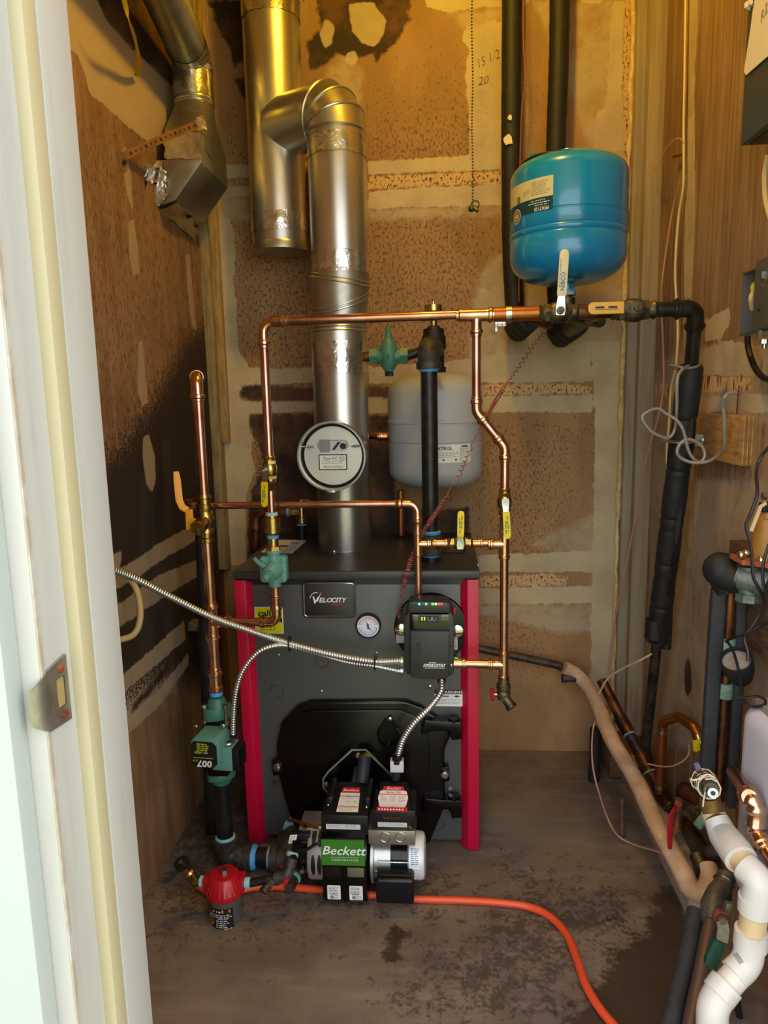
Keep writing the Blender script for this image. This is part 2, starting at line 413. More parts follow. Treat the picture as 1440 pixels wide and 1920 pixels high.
# ------------------------------------------------------------------ the room shell
XL, XR, YB, YF, ZC = -.70, .62, 2.2, .655, 2.55
def sdf(polys, U, V):
    out = np.full(U.shape, -9.)
    for P in polys:
        P = np.array(P, float); n = len(P); d = np.full(U.shape, 9.); ins = np.zeros(U.shape, bool)
        for i in range(n):
            a, b = P[i], P[(i+1) % n]; e = b-a; L = max(e@e, 1e-12)
            t = np.clip(((U-a[0])*e[0]+(V-a[1])*e[1])/L, 0, 1)
            d = np.minimum(d, np.hypot(U-a[0]-t*e[0], V-a[1]-t*e[1]))
            if a[1] != b[1]:
                cr = ((a[1] > V) != (b[1] > V)) & (U < (b[0]-a[0])*(V-a[1])/(b[1]-a[1])+a[0]); ins ^= cr
        out = np.maximum(out, np.where(ins, d, -d))
    return out
def ell(cx, cy, rx, ry, n=16): return [(cx+rx*math.cos(2*PI*i/n), cy+ry*math.sin(2*PI*i/n)) for i in range(n)]
def surface(name, org, eu, ev, nu, nv, mp, attrs, m, flip=False):
    """grid in world space; attrs name -> list of photo polygons on this plane (or a function of U, V)"""
    org, eu, ev = Vector(org), Vector(eu), Vector(ev)
    gu, gv = np.meshgrid(np.linspace(0, 1, nu+1), np.linspace(0, 1, nv+1), indexing='ij')
    lu, lv = eu.length, ev.length; U, V = (gu*lu).ravel(), (gv*lv).ravel()
    co = np.array(org)[None]+U[:, None]/lu*np.array(eu)[None]+V[:, None]/lv*np.array(ev)[None]
    idx = np.arange((nu+1)*(nv+1)).reshape(nu+1, nv+1)
    q = np.stack([idx[:-1, :-1], idx[1:, :-1], idx[1:, 1:], idx[:-1, 1:]], -1).reshape(-1, 4)
    if flip: q = q[:, ::-1]
    me = bpy.data.meshes.new(name); me.from_pydata(co.tolist(), [], q.tolist()); me.materials.append(m)
    tou = lambda p: ((p-org).dot(eu)/lu, (p-org).dot(ev)/lv)
    for k, pl in attrs.items():
        val = pl(U, V) if callable(pl) else sdf([[tou(mp(*p)) for p in poly] for poly in pl], U, V)
        a = me.attributes.new(k, 'FLOAT', 'POINT'); a.data.foreach_set('value', np.clip(val, -.5, .5).astype(np.float32))
    o = bpy.data.objects.new(name, me); C.objects.link(o); o['kind'] = 'structure'; return o
def wallmat(name, base, base2, mud, skim, raw, spk, soot, grain=(50, 50, 4), spread=(70, 70, 22), spkrange=(.60, .66), rough=.72):
    m, t, b = newmat(name); pos = t.nodes.new('ShaderNodeNewGeometry').outputs['Position']
    at = lambda k: nd(t, 'ShaderNodeAttribute', attribute_name=k).outputs['Fac']
    g = noise_(t, pos, 1, 4, .6, grain); big = noise_(t, pos, 2.6, 4, .6)
    n1 = noise_(t, pos, 38, 4, .65); nf = noise_(t, pos, 1, 3, .7, spread); nfine = noise_(t, pos, 210, 2, .6); mid = noise_(t, pos, 9, 4, .6)
    col = mixc(t, step_(t, math_(t, 'MULTIPLY_ADD', g, .6, math_(t, 'MULTIPLY', big, .5)), .42, .66), lin(base), lin(base2))
    ed = lambda k, amp=.022, wd=.0025: step_(t, math_(t, 'ADD', at(k), math_(t, 'MULTIPLY_ADD', n1, amp, -amp/2)), -wd, wd)
    sp = math_(t, 'ADD', nf, math_(t, 'MULTIPLY', at('spk'), .35))
    spm = step_(t, sp, *spkrange)
    col = mixc(t, math_(t, 'MULTIPLY', spm, .78), col, lin(spk))
    col = mixc(t, math_(t, 'MULTIPLY', ed('skim', .03, .012), step_(t, math_(t, 'MULTIPLY_ADD', mid, .7, math_(t, 'MULTIPLY', n1, .4)), .28, .66)), col, lin(skim))
    rawc = mixc(t, step_(t, nf, .53, .6), lin(raw), lin(spk))
    col = mixc(t, ed('raw', .02), col, rawc)
    mudc = mixc(t, step_(t, mid, .35, .7), lin(mud), lin(skim))
    mudc = mixc(t, math_(t, 'MULTIPLY', step_(t, math_(t, 'ADD', nfine, math_(t, 'MULTIPLY', at('spk'), .12)), .62, .7), .5), mudc, lin(spk))
    col = mixc(t, ed('mud'), col, mudc)
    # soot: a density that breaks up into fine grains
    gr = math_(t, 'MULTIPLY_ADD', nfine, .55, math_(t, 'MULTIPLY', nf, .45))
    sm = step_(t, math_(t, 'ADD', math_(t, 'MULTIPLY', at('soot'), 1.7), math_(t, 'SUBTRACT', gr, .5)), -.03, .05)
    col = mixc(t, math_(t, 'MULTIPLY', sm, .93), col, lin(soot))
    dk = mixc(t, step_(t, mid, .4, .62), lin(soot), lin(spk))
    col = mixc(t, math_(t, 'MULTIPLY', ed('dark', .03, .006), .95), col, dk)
    col = mixc(t, math_(t, 'MULTIPLY', ed('top', .016), .76), col, mixc(t, step_(t, mid, .35, .7), lin(mud), lin(skim)))
    t.links.new(col, b.inputs['Base Color']); b.inputs['Roughness'].default_value = rough; b.inputs['Specular IOR Level'].default_value = .35
    bn = t.nodes.new('ShaderNodeBump'); bn.inputs['Strength'].default_value = .35; bn.inputs['Distance'].default_value = .003
    hh = math_(t, 'ADD', math_(t, 'MULTIPLY', ed('mud'), 1.2), math_(t, 'MULTIPLY', nf, .5))
    t.links.new(hh, bn.inputs['Height']); t.links.new(bn.outputs[0], b.inputs['Normal'])
    return m

# -- back wall
bw = wallmat('stained_board_back', 'ac855c', '96724a', 'c8b690', 'b7a284', 'cfaa78', '5e3e2c', '241a16', grain=(9, 9, 3), spread=(150, 150, 85), spkrange=(.56, .63))
back_mud = [
 [(690, 303), (800, 296), (945, 288), (945, 318), (800, 322), (690, 328)], [(690, 359), (800, 351), (945, 345), (945, 384), (800, 388), (690, 392)],
 [(384, 312), (470, 308), (575, 305), (575, 330), (440, 334), (386, 336)], [(384, 345), (470, 350), (470, 368), (420, 372), (386, 372)],
 [(378, 424), (430, 408), (442, 440), (438, 520), (444, 600), (446, 660), (470, 690), (590, 690), (590, 718), (470, 722), (446, 735), (452, 752), (590, 752), (590, 772), (470, 776), (464, 800), (474, 820), (470, 850), (478, 880), (460, 930), (462, 1060), (405, 1060), (390, 700)],
 [(880, 42), (945, 40), (945, 288), (905, 292), (882, 288), (878, 200), (872, 140), (880, 90), (866, 78), (868, 62)],
 [(690, 688), (760, 684), (860, 676), (950, 664), (1020, 660), (1106, 640), (1112, 716), (690, 720)], [(690, 745), (1112, 740), (1112, 772), (690, 776)],
 [(1150, 0), (1172, 0), (1166, 120), (1172, 285), (1112, 290), (1116, 214), (1136, 200), (1140, 130), (1146, 40)],
 [(1108, 640), (1168, 640), (1164, 900), (1152, 1320), (1106, 1320), (1112, 1000), (1116, 780)],
 [(896, 1042), (1000, 1038), (1112, 1032), (1112, 1074), (1070, 1072), (896, 1074)], [(896, 1104), (1000, 1100), (1112, 1100), (1112, 1132), (896, 1134)],
 [(780, -60), (1000, -60), (990, 10), (900, 14), (842, 24), (800, 14)], [(1000, -60), (1140, -60), (1130, 8), (1092, 4)],
 ell(908, 210, 14, 16), ell(908, 552, 11, 13),
]
back_skim = [
 [(690, 392), (945, 384), (945, 402), (800, 410), (690, 412)], [(384, 372), (470, 372), (470, 412), (384, 420)],
 [(880, 640), (892, 545), (905, 505), (932, 480), (1140, 470), (1170, 560), (1168, 660), (880, 680)],
 [(1010, 560), (1170, 470), (1166, 660), (1010, 690)], [(1000, 0), (1180, 0), (1172, 560), (1090, 540), (1110, 300), (1080, 200)],
 [(896, 1134), (1110, 1132), (1110, 1180), (1060, 1190), (896, 1150)], [(1000, 1020), (1120, 960), (1160, 1000), (1110, 1060)],
 [(840, 24), (945, 16), (945, 44), (870, 60)], [(610, 130), (650, 90), (680, 140), (672, 240), (640, 240)],
]
back_raw = [[(690, 331), (945, 321), (945, 343), (690, 355)], [(890, 722), (1060, 718), (1114, 726), (1100, 738), (890, 742)], [(900, 1080), (1030, 1076), (1066, 1082), (1060, 1098), (900, 1100)], [(1172, 0), (1182, 0), (1178, 300), (1170, 300), (1167, 120)]]
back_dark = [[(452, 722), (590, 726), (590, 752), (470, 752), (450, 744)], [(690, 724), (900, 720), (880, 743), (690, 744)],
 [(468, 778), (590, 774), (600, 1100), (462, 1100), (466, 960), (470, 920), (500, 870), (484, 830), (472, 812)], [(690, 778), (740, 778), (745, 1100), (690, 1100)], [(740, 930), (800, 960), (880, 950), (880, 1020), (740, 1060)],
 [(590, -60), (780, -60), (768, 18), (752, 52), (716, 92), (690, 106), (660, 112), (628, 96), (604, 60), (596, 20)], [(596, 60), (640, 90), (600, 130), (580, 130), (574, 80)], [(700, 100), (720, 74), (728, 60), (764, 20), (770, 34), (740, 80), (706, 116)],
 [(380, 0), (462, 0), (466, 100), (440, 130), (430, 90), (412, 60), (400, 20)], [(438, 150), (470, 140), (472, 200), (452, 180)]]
def soft(polys, mp, org, eu, ev, amp, base=-.35, wid=.14):
    org, eu, ev = Vector(org), Vector(eu), Vector(ev); tou = lambda p: ((p-org).dot(eu)/eu.length, (p-org).dot(ev)/ev.length)
    def f(U, V):
        d = sdf([[tou(mp(*p)) for p in poly] for poly in polys], U, V)
        return np.clip((d+wid)/(2*wid), 0, 1)*amp+base
    return f
bmap = lambda x, y: A(x, y, YB)
bo, bu, bv = (XL, YB, -.02), (XR-XL+.02, 0, 0), (0, 0, ZC+.02)
surface('wall_back', bo, bu, bv, 165, 320, bmap, dict(mud=back_mud, skim=back_skim, raw=back_raw, dark=back_dark, top=[[(652, 6), (700, 4), (724, 40), (718, 70), (700, 88), (678, 80), (660, 58)], ell(660, 110, 12, 14), [(610, 30), (628, 50), (622, 84), (608, 90), (600, 66)]],
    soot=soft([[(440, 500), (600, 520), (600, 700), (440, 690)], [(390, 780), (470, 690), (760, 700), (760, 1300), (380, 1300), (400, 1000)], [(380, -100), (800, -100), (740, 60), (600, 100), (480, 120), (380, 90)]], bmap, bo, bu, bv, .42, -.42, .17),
    spk=soft([[(400, 250), (950, 150), (950, 800), (400, 800)], [(880, 780), (1110, 780), (1000, 1250), (880, 1250)]], bmap, bo, bu, bv, .30, -.16, .14)), bw)
# -- left wall
lw = wallmat('sooty_plywood_left', '9a7656', '7e5e42', 'b29c7e', 'ae967a', 'c79a66', '5a3a26', '221815', grain=(30, 30, 5), spread=(170, 170, 42), spkrange=(.56, .62))
lmap = lambda x, y: AX(x, y, XL)
lo_, lu_, lv_ = (XL, YF-.02, -.02), (0, YB-YF+.02, 0), (0, 0, ZC+.02)
left_band = [
 [(60, -40), (165, -40), (200, 40), (240, 84), (290, 132), (330, 172), (338, 216), (314, 246), (278, 268), (216, 216), (166, 172), (158, 132), (146, 106), (60, 30)],
]
left_mud = [
 [(229, 275), (238, 277), (245, 330), (250, 396), (240, 372), (233, 330)], [(240, 416), (250, 412), (258, 460), (262, 512), (250, 518), (243, 480)],
 [(258, 638), (267, 637), (272, 690), (278, 755), (268, 762), (258, 735), (260, 690)], [(268, 820), (278, 814), (290, 850), (292, 900), (286, 925), (274, 905), (268, 860)],
 [(348, 478), (356, 476), (360, 530), (368, 620), (360, 612), (352, 545)],
 [(150, 1075), (188, 1050), (228, 1033), (225, 1066), (262, 1045), (286, 1026), (330, 1000), (372, 982), (374, 1010), (300, 1052), (260, 1082), (225, 1102), (150, 1125)],
 [(150, 1190), (200, 1150), (260, 1105), (300, 1078), (374, 1048), (374, 1078), (300, 1124), (150, 1225)],
 [(150, 1340), (206, 1288), (345, 1163), (349, 1198), (252, 1282), (150, 1362)], [(150, 1425), (216, 1370), (300, 1290), (353, 1224), (354, 1246), (300, 1322), (150, 1462)],
]
surface('wall_left', lo_, lu_, lv_, 260, 330, lmap, dict(mud=left_band,
    skim=[[(150, 1100), (250, 1060), (374, 1000), (374, 1100), (150, 1230)], [(150, 1360), (260, 1270), (352, 1190), (352, 1240), (150, 1440)], [(265, 900), (290, 900), (290, 1300), (262, 1300)], [(305, 830), (318, 830), (330, 1300), (312, 1300)]],
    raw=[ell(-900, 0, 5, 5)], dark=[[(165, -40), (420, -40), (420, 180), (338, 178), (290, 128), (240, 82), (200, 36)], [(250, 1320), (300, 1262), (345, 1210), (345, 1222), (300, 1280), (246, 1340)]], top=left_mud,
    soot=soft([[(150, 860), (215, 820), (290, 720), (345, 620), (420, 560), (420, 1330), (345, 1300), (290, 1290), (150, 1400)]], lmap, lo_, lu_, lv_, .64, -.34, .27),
    spk=soft([[(60, 200), (420, 200), (420, 900), (60, 900)]], lmap, lo_, lu_, lv_, .22, -.12, .1)), lw)
# -- right wall
rw = wallmat('grained_plywood_right', 'a28468', '806248', 'c8b69c', 'ae9880', 'd8b080', '624430', '2c201a', grain=(60, 60, 3.2), spread=(60, 60, 14), spkrange=(.60, .68), rough=.66)
rmap = lambda x, y: AX(x, y, XR)
ro_, ru_, rv_ = (XR, YF-.02, -.02), (0, YB-YF+.02, 0), (0, 0, ZC+.02)
surface('wall_right', ro_, ru_, rv_, 150, 300, rmap, dict(
    mud=[[(1287, -60), (1310, -60), (1306, 100), (1302, 130), (1303, 400), (1300, 480), (1296, 560), (1282, 560), (1284, 400), (1290, 150)], [(1318, 655), (1360, 640), (1460, 655), (1460, 708), (1318, 704)], [(1300, 745), (1460, 738), (1460, 775), (1300, 772)], [(1322, 600), (1345, 590), (1366, 575), (1372, 600), (1350, 640), (1322, 640)]],
    skim=[[(1210, 690), (1280, 655), (1460, 630), (1460, 790), (1210, 800)], [(1205, 0), (1216, 0), (1212, 500), (1205, 1300), (1190, 1300)], [(1282, 560), (1298, 560), (1290, 700), (1278, 700)], [(1220, 800), (1300, 780), (1300, 1400), (1215, 1400)], [(1300, 900), (1460, 900), (1460, 1400), (1300, 1400)]],
    raw=[[(1316, 706), (1405, 698), (1410, 730), (1316, 736)], [(1205, 722), (1272, 720), (1272, 742), (1205, 742)]], dark=[ell(1290, 1270, 7, 36)], top=[ell(-900, 0, 5, 5)],
    soot=lambda U, V: U*0-.5, spk=soft([[(1200, 780), (1460, 780), (1460, 1300), (1200, 1300)]], rmap, ro_, ru_, rv_, .22, -.12, .1)), rw, flip=True)
# -- floor, ceiling, front wall round the doorway, ground outside
def floormat():
    m, t, b = newmat('stained_concrete'); pos = t.nodes.new('ShaderNodeNewGeometry').outputs['Position']
    at = lambda k: nd(t, 'ShaderNodeAttribute', attribute_name=k).outputs['Fac']
    big = noise_(t, pos, 3.2, 5, .62); n1 = noise_(t, pos, 22, 5, .7); fine = noise_(t, pos, 90, 4, .7); sc_ = noise_(t, pos, 1, 4, .6, (5, 26, 5))
    col = mixc(t, step_(t, big, .36, .64), lin('66564c'), lin('80705f'))
    col = mixc(t, math_(t, 'MULTIPLY', step_(t, sc_, .5, .7), .25), col, lin('a4927f'))
    mot = math_(t, 'ADD', math_(t, 'MULTIPLY_ADD', fine, .45, math_(t, 'MULTIPLY', n1, .55)), math_(t, 'MULTIPLY', at('mottle'), .5))
    col = mixc(t, math_(t, 'MULTIPLY', step_(t, mot, .5, .6), .72), col, lin('332823'))
    col = mixc(t, math_(t, 'MULTIPLY', step_(t, fine, .70, .76), .35), col, lin('c0b0a2'))
    nn = math_(t, 'MULTIPLY_ADD', n1, .12, math_(t, 'MULTIPLY_ADD', fine, .06, -.09))
    wet = step_(t, math_(t, 'ADD', at('wet'), nn), -.006, .02)
    col = mixc(t, math_(t, 'MULTIPLY', wet, .9), col, lin('3a2b22'))
    t.links.new(col, b.inputs['Base Color'])
    t.links.new(math_(t, 'MULTIPLY_ADD', wet, -.28, .78), b.inputs['Roughness'])
    bn = t.nodes.new('ShaderNodeBump'); bn.inputs['Strength'].default_value = .25; bn.inputs['Distance'].default_value = .003
    t.links.new(fine, bn.inputs['Height']); t.links.new(bn.outputs[0], b.inputs['Normal']); return m
fmap = lambda x, y: AZ(x, y, 0)
fo, fu, fv = (XL-.02, .635, 0), (XR-XL+.04, 0, 0), (0, YB-.635+.02, 0)
surface('floor', fo, fu, fv, 130, 170, fmap, dict(
    wet=[[(1225, 1670), (1265, 1660), (1330, 1800), (1330, 1960), (1060, 1960), (1050, 1900), (1110, 1850), (1150, 1780), (1200, 1740)], [(1130, 1712), (1170, 1715), (1170, 1735), (1140, 1735)], [(730, 1740), (780, 1745), (740, 1820), (715, 1800)]],
    mottle=soft([[(960, 1620), (1180, 1640), (1230, 1760), (1000, 1960), (700, 1960), (760, 1800)], [(250, 1500), (420, 1450), (900, 1640), (860, 1720), (260, 1760)]], fmap, fo, fu, fv, .40, -.22, .2)), floormat())
def slab(name, boxes, m, kind='structure', **kw):
    mb = MB()
    for a, b in boxes: mb.box2(a, b)
    return mb.build(name, m, kind=kind, **kw)
plain = mat('aged_board_ceiling', '8a6a40', .8, 0, '6a4d2c', 6)
slab('ceiling', [((XL-.1, YF, ZC), (XR+.1, YB+.1, ZC+.04))], plain)
slab('wall_front', [((-2.2, .56, -.3), (-.37, YF-.01, 3.0)), ((.70, .56, -.3), (2.4, YF-.01, 3.0)), ((-.37, .56, 1.99), (.70, YF-.01, 3.0))], 'whitetrim')
slab('trim_5', [((-.37, .54, -.05), (XR+.08, YF, 0.003))], 'woodgrey')
grd = mat('lawn_ground', '7d8a4a', .9, 0, '98965c', 3); slab('ground', [((-6, -9, -.34), (6, .55, -.30))], grd)
# door jamb on the left of the opening, its stop and weatherstrip, the casing outside
def strip(a, b): return (Vector(a), Vector(b))
slab('door_1_jamb', [((-.37, .535, -.02), (-.330, YF, 1.99))], 'whitepaint', bevel=.001)
slab('trim_1', [((-.332, .604, -.01), (-.317, YF+.002, 1.99))], 'whitepaint', bevel=.002)
mb = MB(); mb.box2((-.331, .583, -.01), (-.3175, .6045, 1.985)); mb.build('trim_2', 'cream', kind='structure', bevel=.004)
slab('trim_3', [((-.332, .536, -.01), (-.3285, .5405, 1.985))], 'barewood')
slab('trim_4', [((-2.2, .512, -.3), (-.345, .536, 2.2))], 'whitetrim', bevel=.006)
slab('trim_6', [((.685, .53, -.02), (.72, YF, 1.99))], 'whitepaint', bevel=.001)
# post in the back right corner and trim in the back left corner
mb = MB(); mb.box2((.548, 2.165, -.02), (.575, YB, ZC)); mb.build('trim_7', mat('grey_corner_board', 'a39580', .8, 0, '8f806a', 3, stretch=(20, 20, 1)), kind='structure', bevel=.002)
mb = MB(); mb.box2((.575, 2.135, -.02), (XR, YB, ZC)); mb.build('trim_8', mat('brown_corner_board', 'a8957a', .8, 0, '988468', 3, stretch=(20, 20, 1)), kind='structure', bevel=.002)
mb = MB(); rr = random.Random(4)
pp = [Vector((.543+rr.uniform(-.0025, .0025), 2.192, z*.025-.02)) for z in range(104)]
mb.sweep(pp, [.007+rr.uniform(-.003, .0025) for _ in pp], 8); mb.build('trim_9', mat('caulk_bead', 'c9a468', .7, 0, 'e0c890', 40), kind='structure')
mb = MB(); mb.box2((XL, 2.155, .62), (-.672, YB, ZC)); mb.build('trim_10', mat('greenish_corner_board', 'a08a60', .8, 0, '7c6846', 6, stretch=(20, 20, 2)), kind='structure', bevel=.002)
mb = MB(); mb.box2((-.672, 2.178, 1.02), (-.650, YB, ZC)); mb.build('trim_11', mat('tan_corner_lath', 'b0905c', .8, 0, '8f7142', 6, stretch=(20, 20, 2)), kind='structure', bevel=.001)
# dark rafters over the left wall
mb = MB(); mb.box2((XL, YF, 2.32), (XL+.05, YB-.05, ZC)); mb.build('trim_12', mat('dark_top_plate', '4a3018', .8, 0, '2c1c0e', 8, stretch=(20, 2, 20)), kind='structure', bevel=.003)
# strike plate screwed to the jamb
t = thing('strike_plate', 'brushed nickel strike plate with curved lip on the white door jamb', 'strike plate', AX(100, 1300, -.33))
mb = MB(); f = flat(AX(110, 1298, -.33)+EX*.0005, EY, EZ)
o = [(-.021, -.026), (-.021, .026), (.013, .030), (.013, -.030)]; hole = [(-.006, -.013), (-.006, .013), (.007, .013), (.007, -.013)]
vs = [f(a, b, .002) for a, b in o+hole]
mb.add(vs, [[0, 1, 5, 4], [1, 2, 6, 5], [2, 3, 7, 6], [3, 0, 4, 7]])
mb.add([f(a, b, .002) for a, b in o]+[f(a, b, 0) for a, b in o], [[j, 4+j, 4+(j+1) % 4, (j+1) % 4] for j in range(4)])
arc = [f(-.021-.014*math.sin(q*.26), 0, .002-.008*(1-math.cos(q*.26))) for q in range(7)]
mb.bar(arc, [.052-.004*q for q in range(7)], .0016, EX); mb.build('plate', 'nickel', t)
MB().prism([f(a*1.02, b*1.02, .0006) for a, b in hole], EX*.0002).build('latch_hole', mat('bare_mortise', 'a88d5a', .8), t)
for b in (.021, -.021):
    mb = MB(); screw(mb, f(.002, b, .002), EX, .0042); mb.build('screw', 'rust', t)

# pencil figures on the back wall
L = Label(FRONT((0, YB-.0012, 0))); q = A(914, 112, YB); q2 = A(905, 152, YB)
L.text('15 1/2', q.x, q.z, .034, mat_p := mat('pencil_grey', '5a4a38', .7), rot=22, shear=.3, h=0, offset=-.012, sx=.8); L.text('20', q2.x, q2.z, .03, mat_p, rot=8, shear=.3, h=0, offset=-.012)
o = L.build('pencil_writing', None); o.parent = bpy.data.objects['wall_back']

# ------------------------------------------------------------------ boiler
BY = 1.68
bx0, bx1 = -.505, .092
boiler = thing('boiler', 'charcoal oil boiler cabinet with crimson corner trims standing against the back wall', 'boiler', (-.205, 1.9, 0))
MB().box2((bx0+.012, BY+.012, .012), (bx1-.012, 2.14, .712)).build('cabinet', 'jacket', boiler, bevel=.003)
lid = MB().box2((bx0-.002, BY-.016, .7165), (bx1+.003, 2.15, .735)).build('lid', 'lid', boiler, bevel=.002)
MB().box2((bx0, BY-.012, .7352), (bx1, BY+.105, .7362)).build('lid_flap', 'lid', lid)
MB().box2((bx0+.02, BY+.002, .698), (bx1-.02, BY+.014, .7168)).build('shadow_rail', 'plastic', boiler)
px0, px1 = A(480, 1200, BY).x, A(861, 1200, BY).x
MB().box2((px0-.004, BY+.002, .022), (px1+.004, BY+.016, .700)).build('front_panel', 'jacket', boiler, bevel=.002)
for sgn, xo in ((1, bx1), (-1, bx0)):
    cs = [(xo, BY-.014), (xo-sgn*.027, BY-.014), (xo-sgn*.049, BY+.012), (xo, BY+.03)]
    mb = MB(); lo = [Vector((a, b, .004)) for a, b in cs]; hi = [Vector((a, b, z)) for (a, b), z in zip(cs, (.714, .714, .700, .714))]
    mb.rings([lo, hi]); mb.build('red_corner_trim', 'red', boiler, bevel=.0015)
MB().box2((bx0+.03, BY+.05, 0), (bx1-.03, 2.10, .014)).build('base_frame', 'plastic', boiler)
for y in (1060, 1098, 1300, 1500):
    mb = MB(); p = A(900, y, BY+.03); p.x = bx1; screw(mb, p, EX, .004); mb.build('screw', 'white', boiler)
# name badge
c = A(617.5, 1123.5, BY); W, H = S(100, c), S(69, c)
bad = MB(); P = rrect(W, H, .008); bad.prism([Vector((c.x+a, BY, c.z+b)) for a, b in P], (0, -.006, 0))
bad = bad.build('name_badge', mat('badge_black', '232222', .35), boiler, 'black rounded badge lettered VELOCITY', bevel=.0012)
mb = MB(); P = rrect(W*.945, H*.92, .007); mb.sweep([Vector((c.x+a, BY-.0066, c.z+b)) for a, b in P], .0011, 6, closed=True); mb.build('chrome_border', 'chrome', bad)
L = Label(FRONT((c.x, BY-.0062, c.z))); u = W/100
for body, x, sz, y in (('V', -27, 19, 0), ('EL', -12.5, 12.6, 0.2), ('O', 0, 12.6, .2), ('CITY', 17.5, 12.6, .2)):
    L.text(body, x*u, y*u-1.0*u, sz*u, 'white', shear=.22, offset=.022, sx=1.08 if len(body) < 4 else 1.0, h=.0006)
L.poly([(-24*u, -3*u), (-21*u, -3*u), (-13.6*u, 16*u)], 'white', .0008)
L.ring(-23*u, 2*u, 13*u, 1.3*u, 'white', .0006, 80, 175); L.ring(-23*u, 2*u, 13*u, 3*u, 'inkred', .0007, 34, 62)
L.poly([(-1.5*u, -4*u), (-2.5*u, 0), (1*u, 4*u), (2.2*u, 1*u)], 'inkred', .0009); L.rect(4*u, -9.2*u, 24*u, -7.8*u, 'inkred', .0006)
L.build('lettering', bad)
# combined temperature and pressure gauge
c = A(691, 1172, BY); R = S(24, c)
g = MB().lathe([(0, R), (.012, R), (.016, R*.97), (.016, R*.86), (.013, R*.85)], Vector((c.x, BY+.004, c.z)), -EY, 36).build('gauge', 'plastic', boiler, 'round dial gauge with black rim')
L = Label(FRONT((c.x, BY-.0085, c.z))); L.disc(0, 0, R*.87, 'dial', .0008, 32); u = R
L.ring(0, 0, .74*u, .05*u, 'inkred', .0009, 10, 170); L.ring(0, 0, .74*u, .05*u, 'inkblue', .0009, 190, 350)
for k in range(9):
    a = math.radians(15+k*18.7); L.text(str(80+20*k), .58*u*math.cos(a), .58*u*math.sin(a), .17*u, 'inkred'); a = -a; L.text(str(75-8*k if 75-8*k > 0 else 0), .58*u*math.cos(a), .58*u*math.sin(a), .16*u, 'inkblue')
L.poly([(.02*u, .05*u), (-.07*u, .05*u), (-.20*u, .62*u)], 'ink', .0014); L.poly([(.0, -.12*u), (.06*u, -.07*u), (.42*u, -.56*u)], 'ink', .0014)
L.disc(-.02*u, .08*u, .1*u, 'brassold', .0016); L.disc(0, -.12*u, .1*u, 'brassold', .0016); L.build('dial', g)
# knock-outs pressed in the panel
for x, y in ((604, 1240), (518, 1297), (820, 1545), (519, 1130)):
    c = A(x, y, BY); MB().torus(Vector((c.x, BY+.0022, c.z)), EY, S(12.5, c), .0009, 28, 6).build('knockout_ring', 'plastic', boiler)
# round cover plate behind the control
c = A(808, 1178, BY); R = S(69, c)
cov = MB().lathe([(0, R), (.004, R), (.008, R*.97), (.009, R*.9)], Vector((c.x, BY+.003, c.z)), -EY, 44).build('round_cover_plate', 'castblack', boiler)
for x, y in ((753, 1181), (857, 1183)):
    q = A(x, y, BY-.008); MB().lathe([(0, S(12, q)), (.003, S(12, q)), (.004, S(10, q))], q, -EY, 24).build('chrome_plug', 'chrome', cov)
q = A(855, 1233, BY-.008); MB().hexa(q, q-EY*.01, .006).build('nut', 'steel', cov)
L = Label(FRONT(A(751, 1198, BY-.0085))); u = S(1, c); L.sheet(-8*u, -8*u, 10*u, 9*u, 'labelgrey'); L.words(-7*u, 6*u, 9*u, 5, 3*u, 'inkgrey'); L.build('label', cov)
L = Label(FRONT(A(853, 1206, BY-.0085))); L.sheet(-5*u, -13*u, 5*u, 13*u, 'labelgrey'); L.words(-4*u, 10*u, 4*u, 7, 3*u, 'inkgrey'); L.build('label', cov)
q = A(848, 1150, BY-.012); MB().box(q, S(10, q), .014, S(26, q), Matrix.Rotation(math.radians(12), 3, 'Y')).build('red_tab', 'redhandle', cov)
# stickers on the cabinet
L = Label(FRONT(A(504.5, 1163, BY-.0005+.002))); u = S(1, A(504, 1163, BY))
L.sheet(-27*u, -26*u, 27*u, 26*u, 'white', r=2*u); L.sheet(-25.6*u, -24.6*u, 25.6*u, 24.6*u, 'yellowlabel', h=.0007, r=2*u)
L.text('call', -8*u, 13*u, 17*u, 'ink', offset=.03, sx=1.15); L.text('us', 18*u, 12*u, 6*u, 'ink'); L.rect(-24*u, 4.3*u, 24*u, 5*u, 'ink'); L.rect(-24*u, -4.2*u, 24*u, -3.5*u, 'ink')
L.text('days', 8*u, .5*u, 7*u, 'ink', offset=.02); L.poly([(17*u, .5*u), (25*u, 6*u), (25*u, -5*u)], 'ink'); L.words(-18*u, -9*u, 18*u, 3, 4.6*u, 'ink', .3, 5); L.build('yellow_sticker', boiler, 'yellow sticker with bold black word call')
L = Label(FRONT(A(844, 1309, BY-.0005+.002))); u = S(1, A(844, 1309, BY))
L.sheet(-29*u, -16*u, 29*u, 16*u, 'white', r=3*u); L.sheet(-29*u, 8*u, 29*u, 16*u, 'ink', h=.0007, r=2*u); L.text('WARNING', 3*u, 12*u, 7*u, 'white', offset=.02, sx=1.25, sp=1.1)
L.rect(-18*u, 3*u, -2*u, 5*u, 'ink'); L.poly([(6*u, 4*u), (12*u, 6*u), (20*u, 4*u), (12*u, 2*u)], 'ink'); L.words(-24*u, -2*u, 24*u, 4, 3*u, 'inkgrey', .35, 8); L.build('warning_label', boiler, 'white label headed WARNING')
def lidlabel(quad, m, mk, name, lab=None):
    P = [AZ(x, y, .7365) for x, y in quad]; u = (P[1]-P[0]); v = (P[3]-P[0])
    L = Label(lambda x, y, h: P[0]+u*x+v*y+EZ*h); L.sheet(0, 0, 1, 1, m, r=.02); mk(L); L.build(name, boiler, lab)
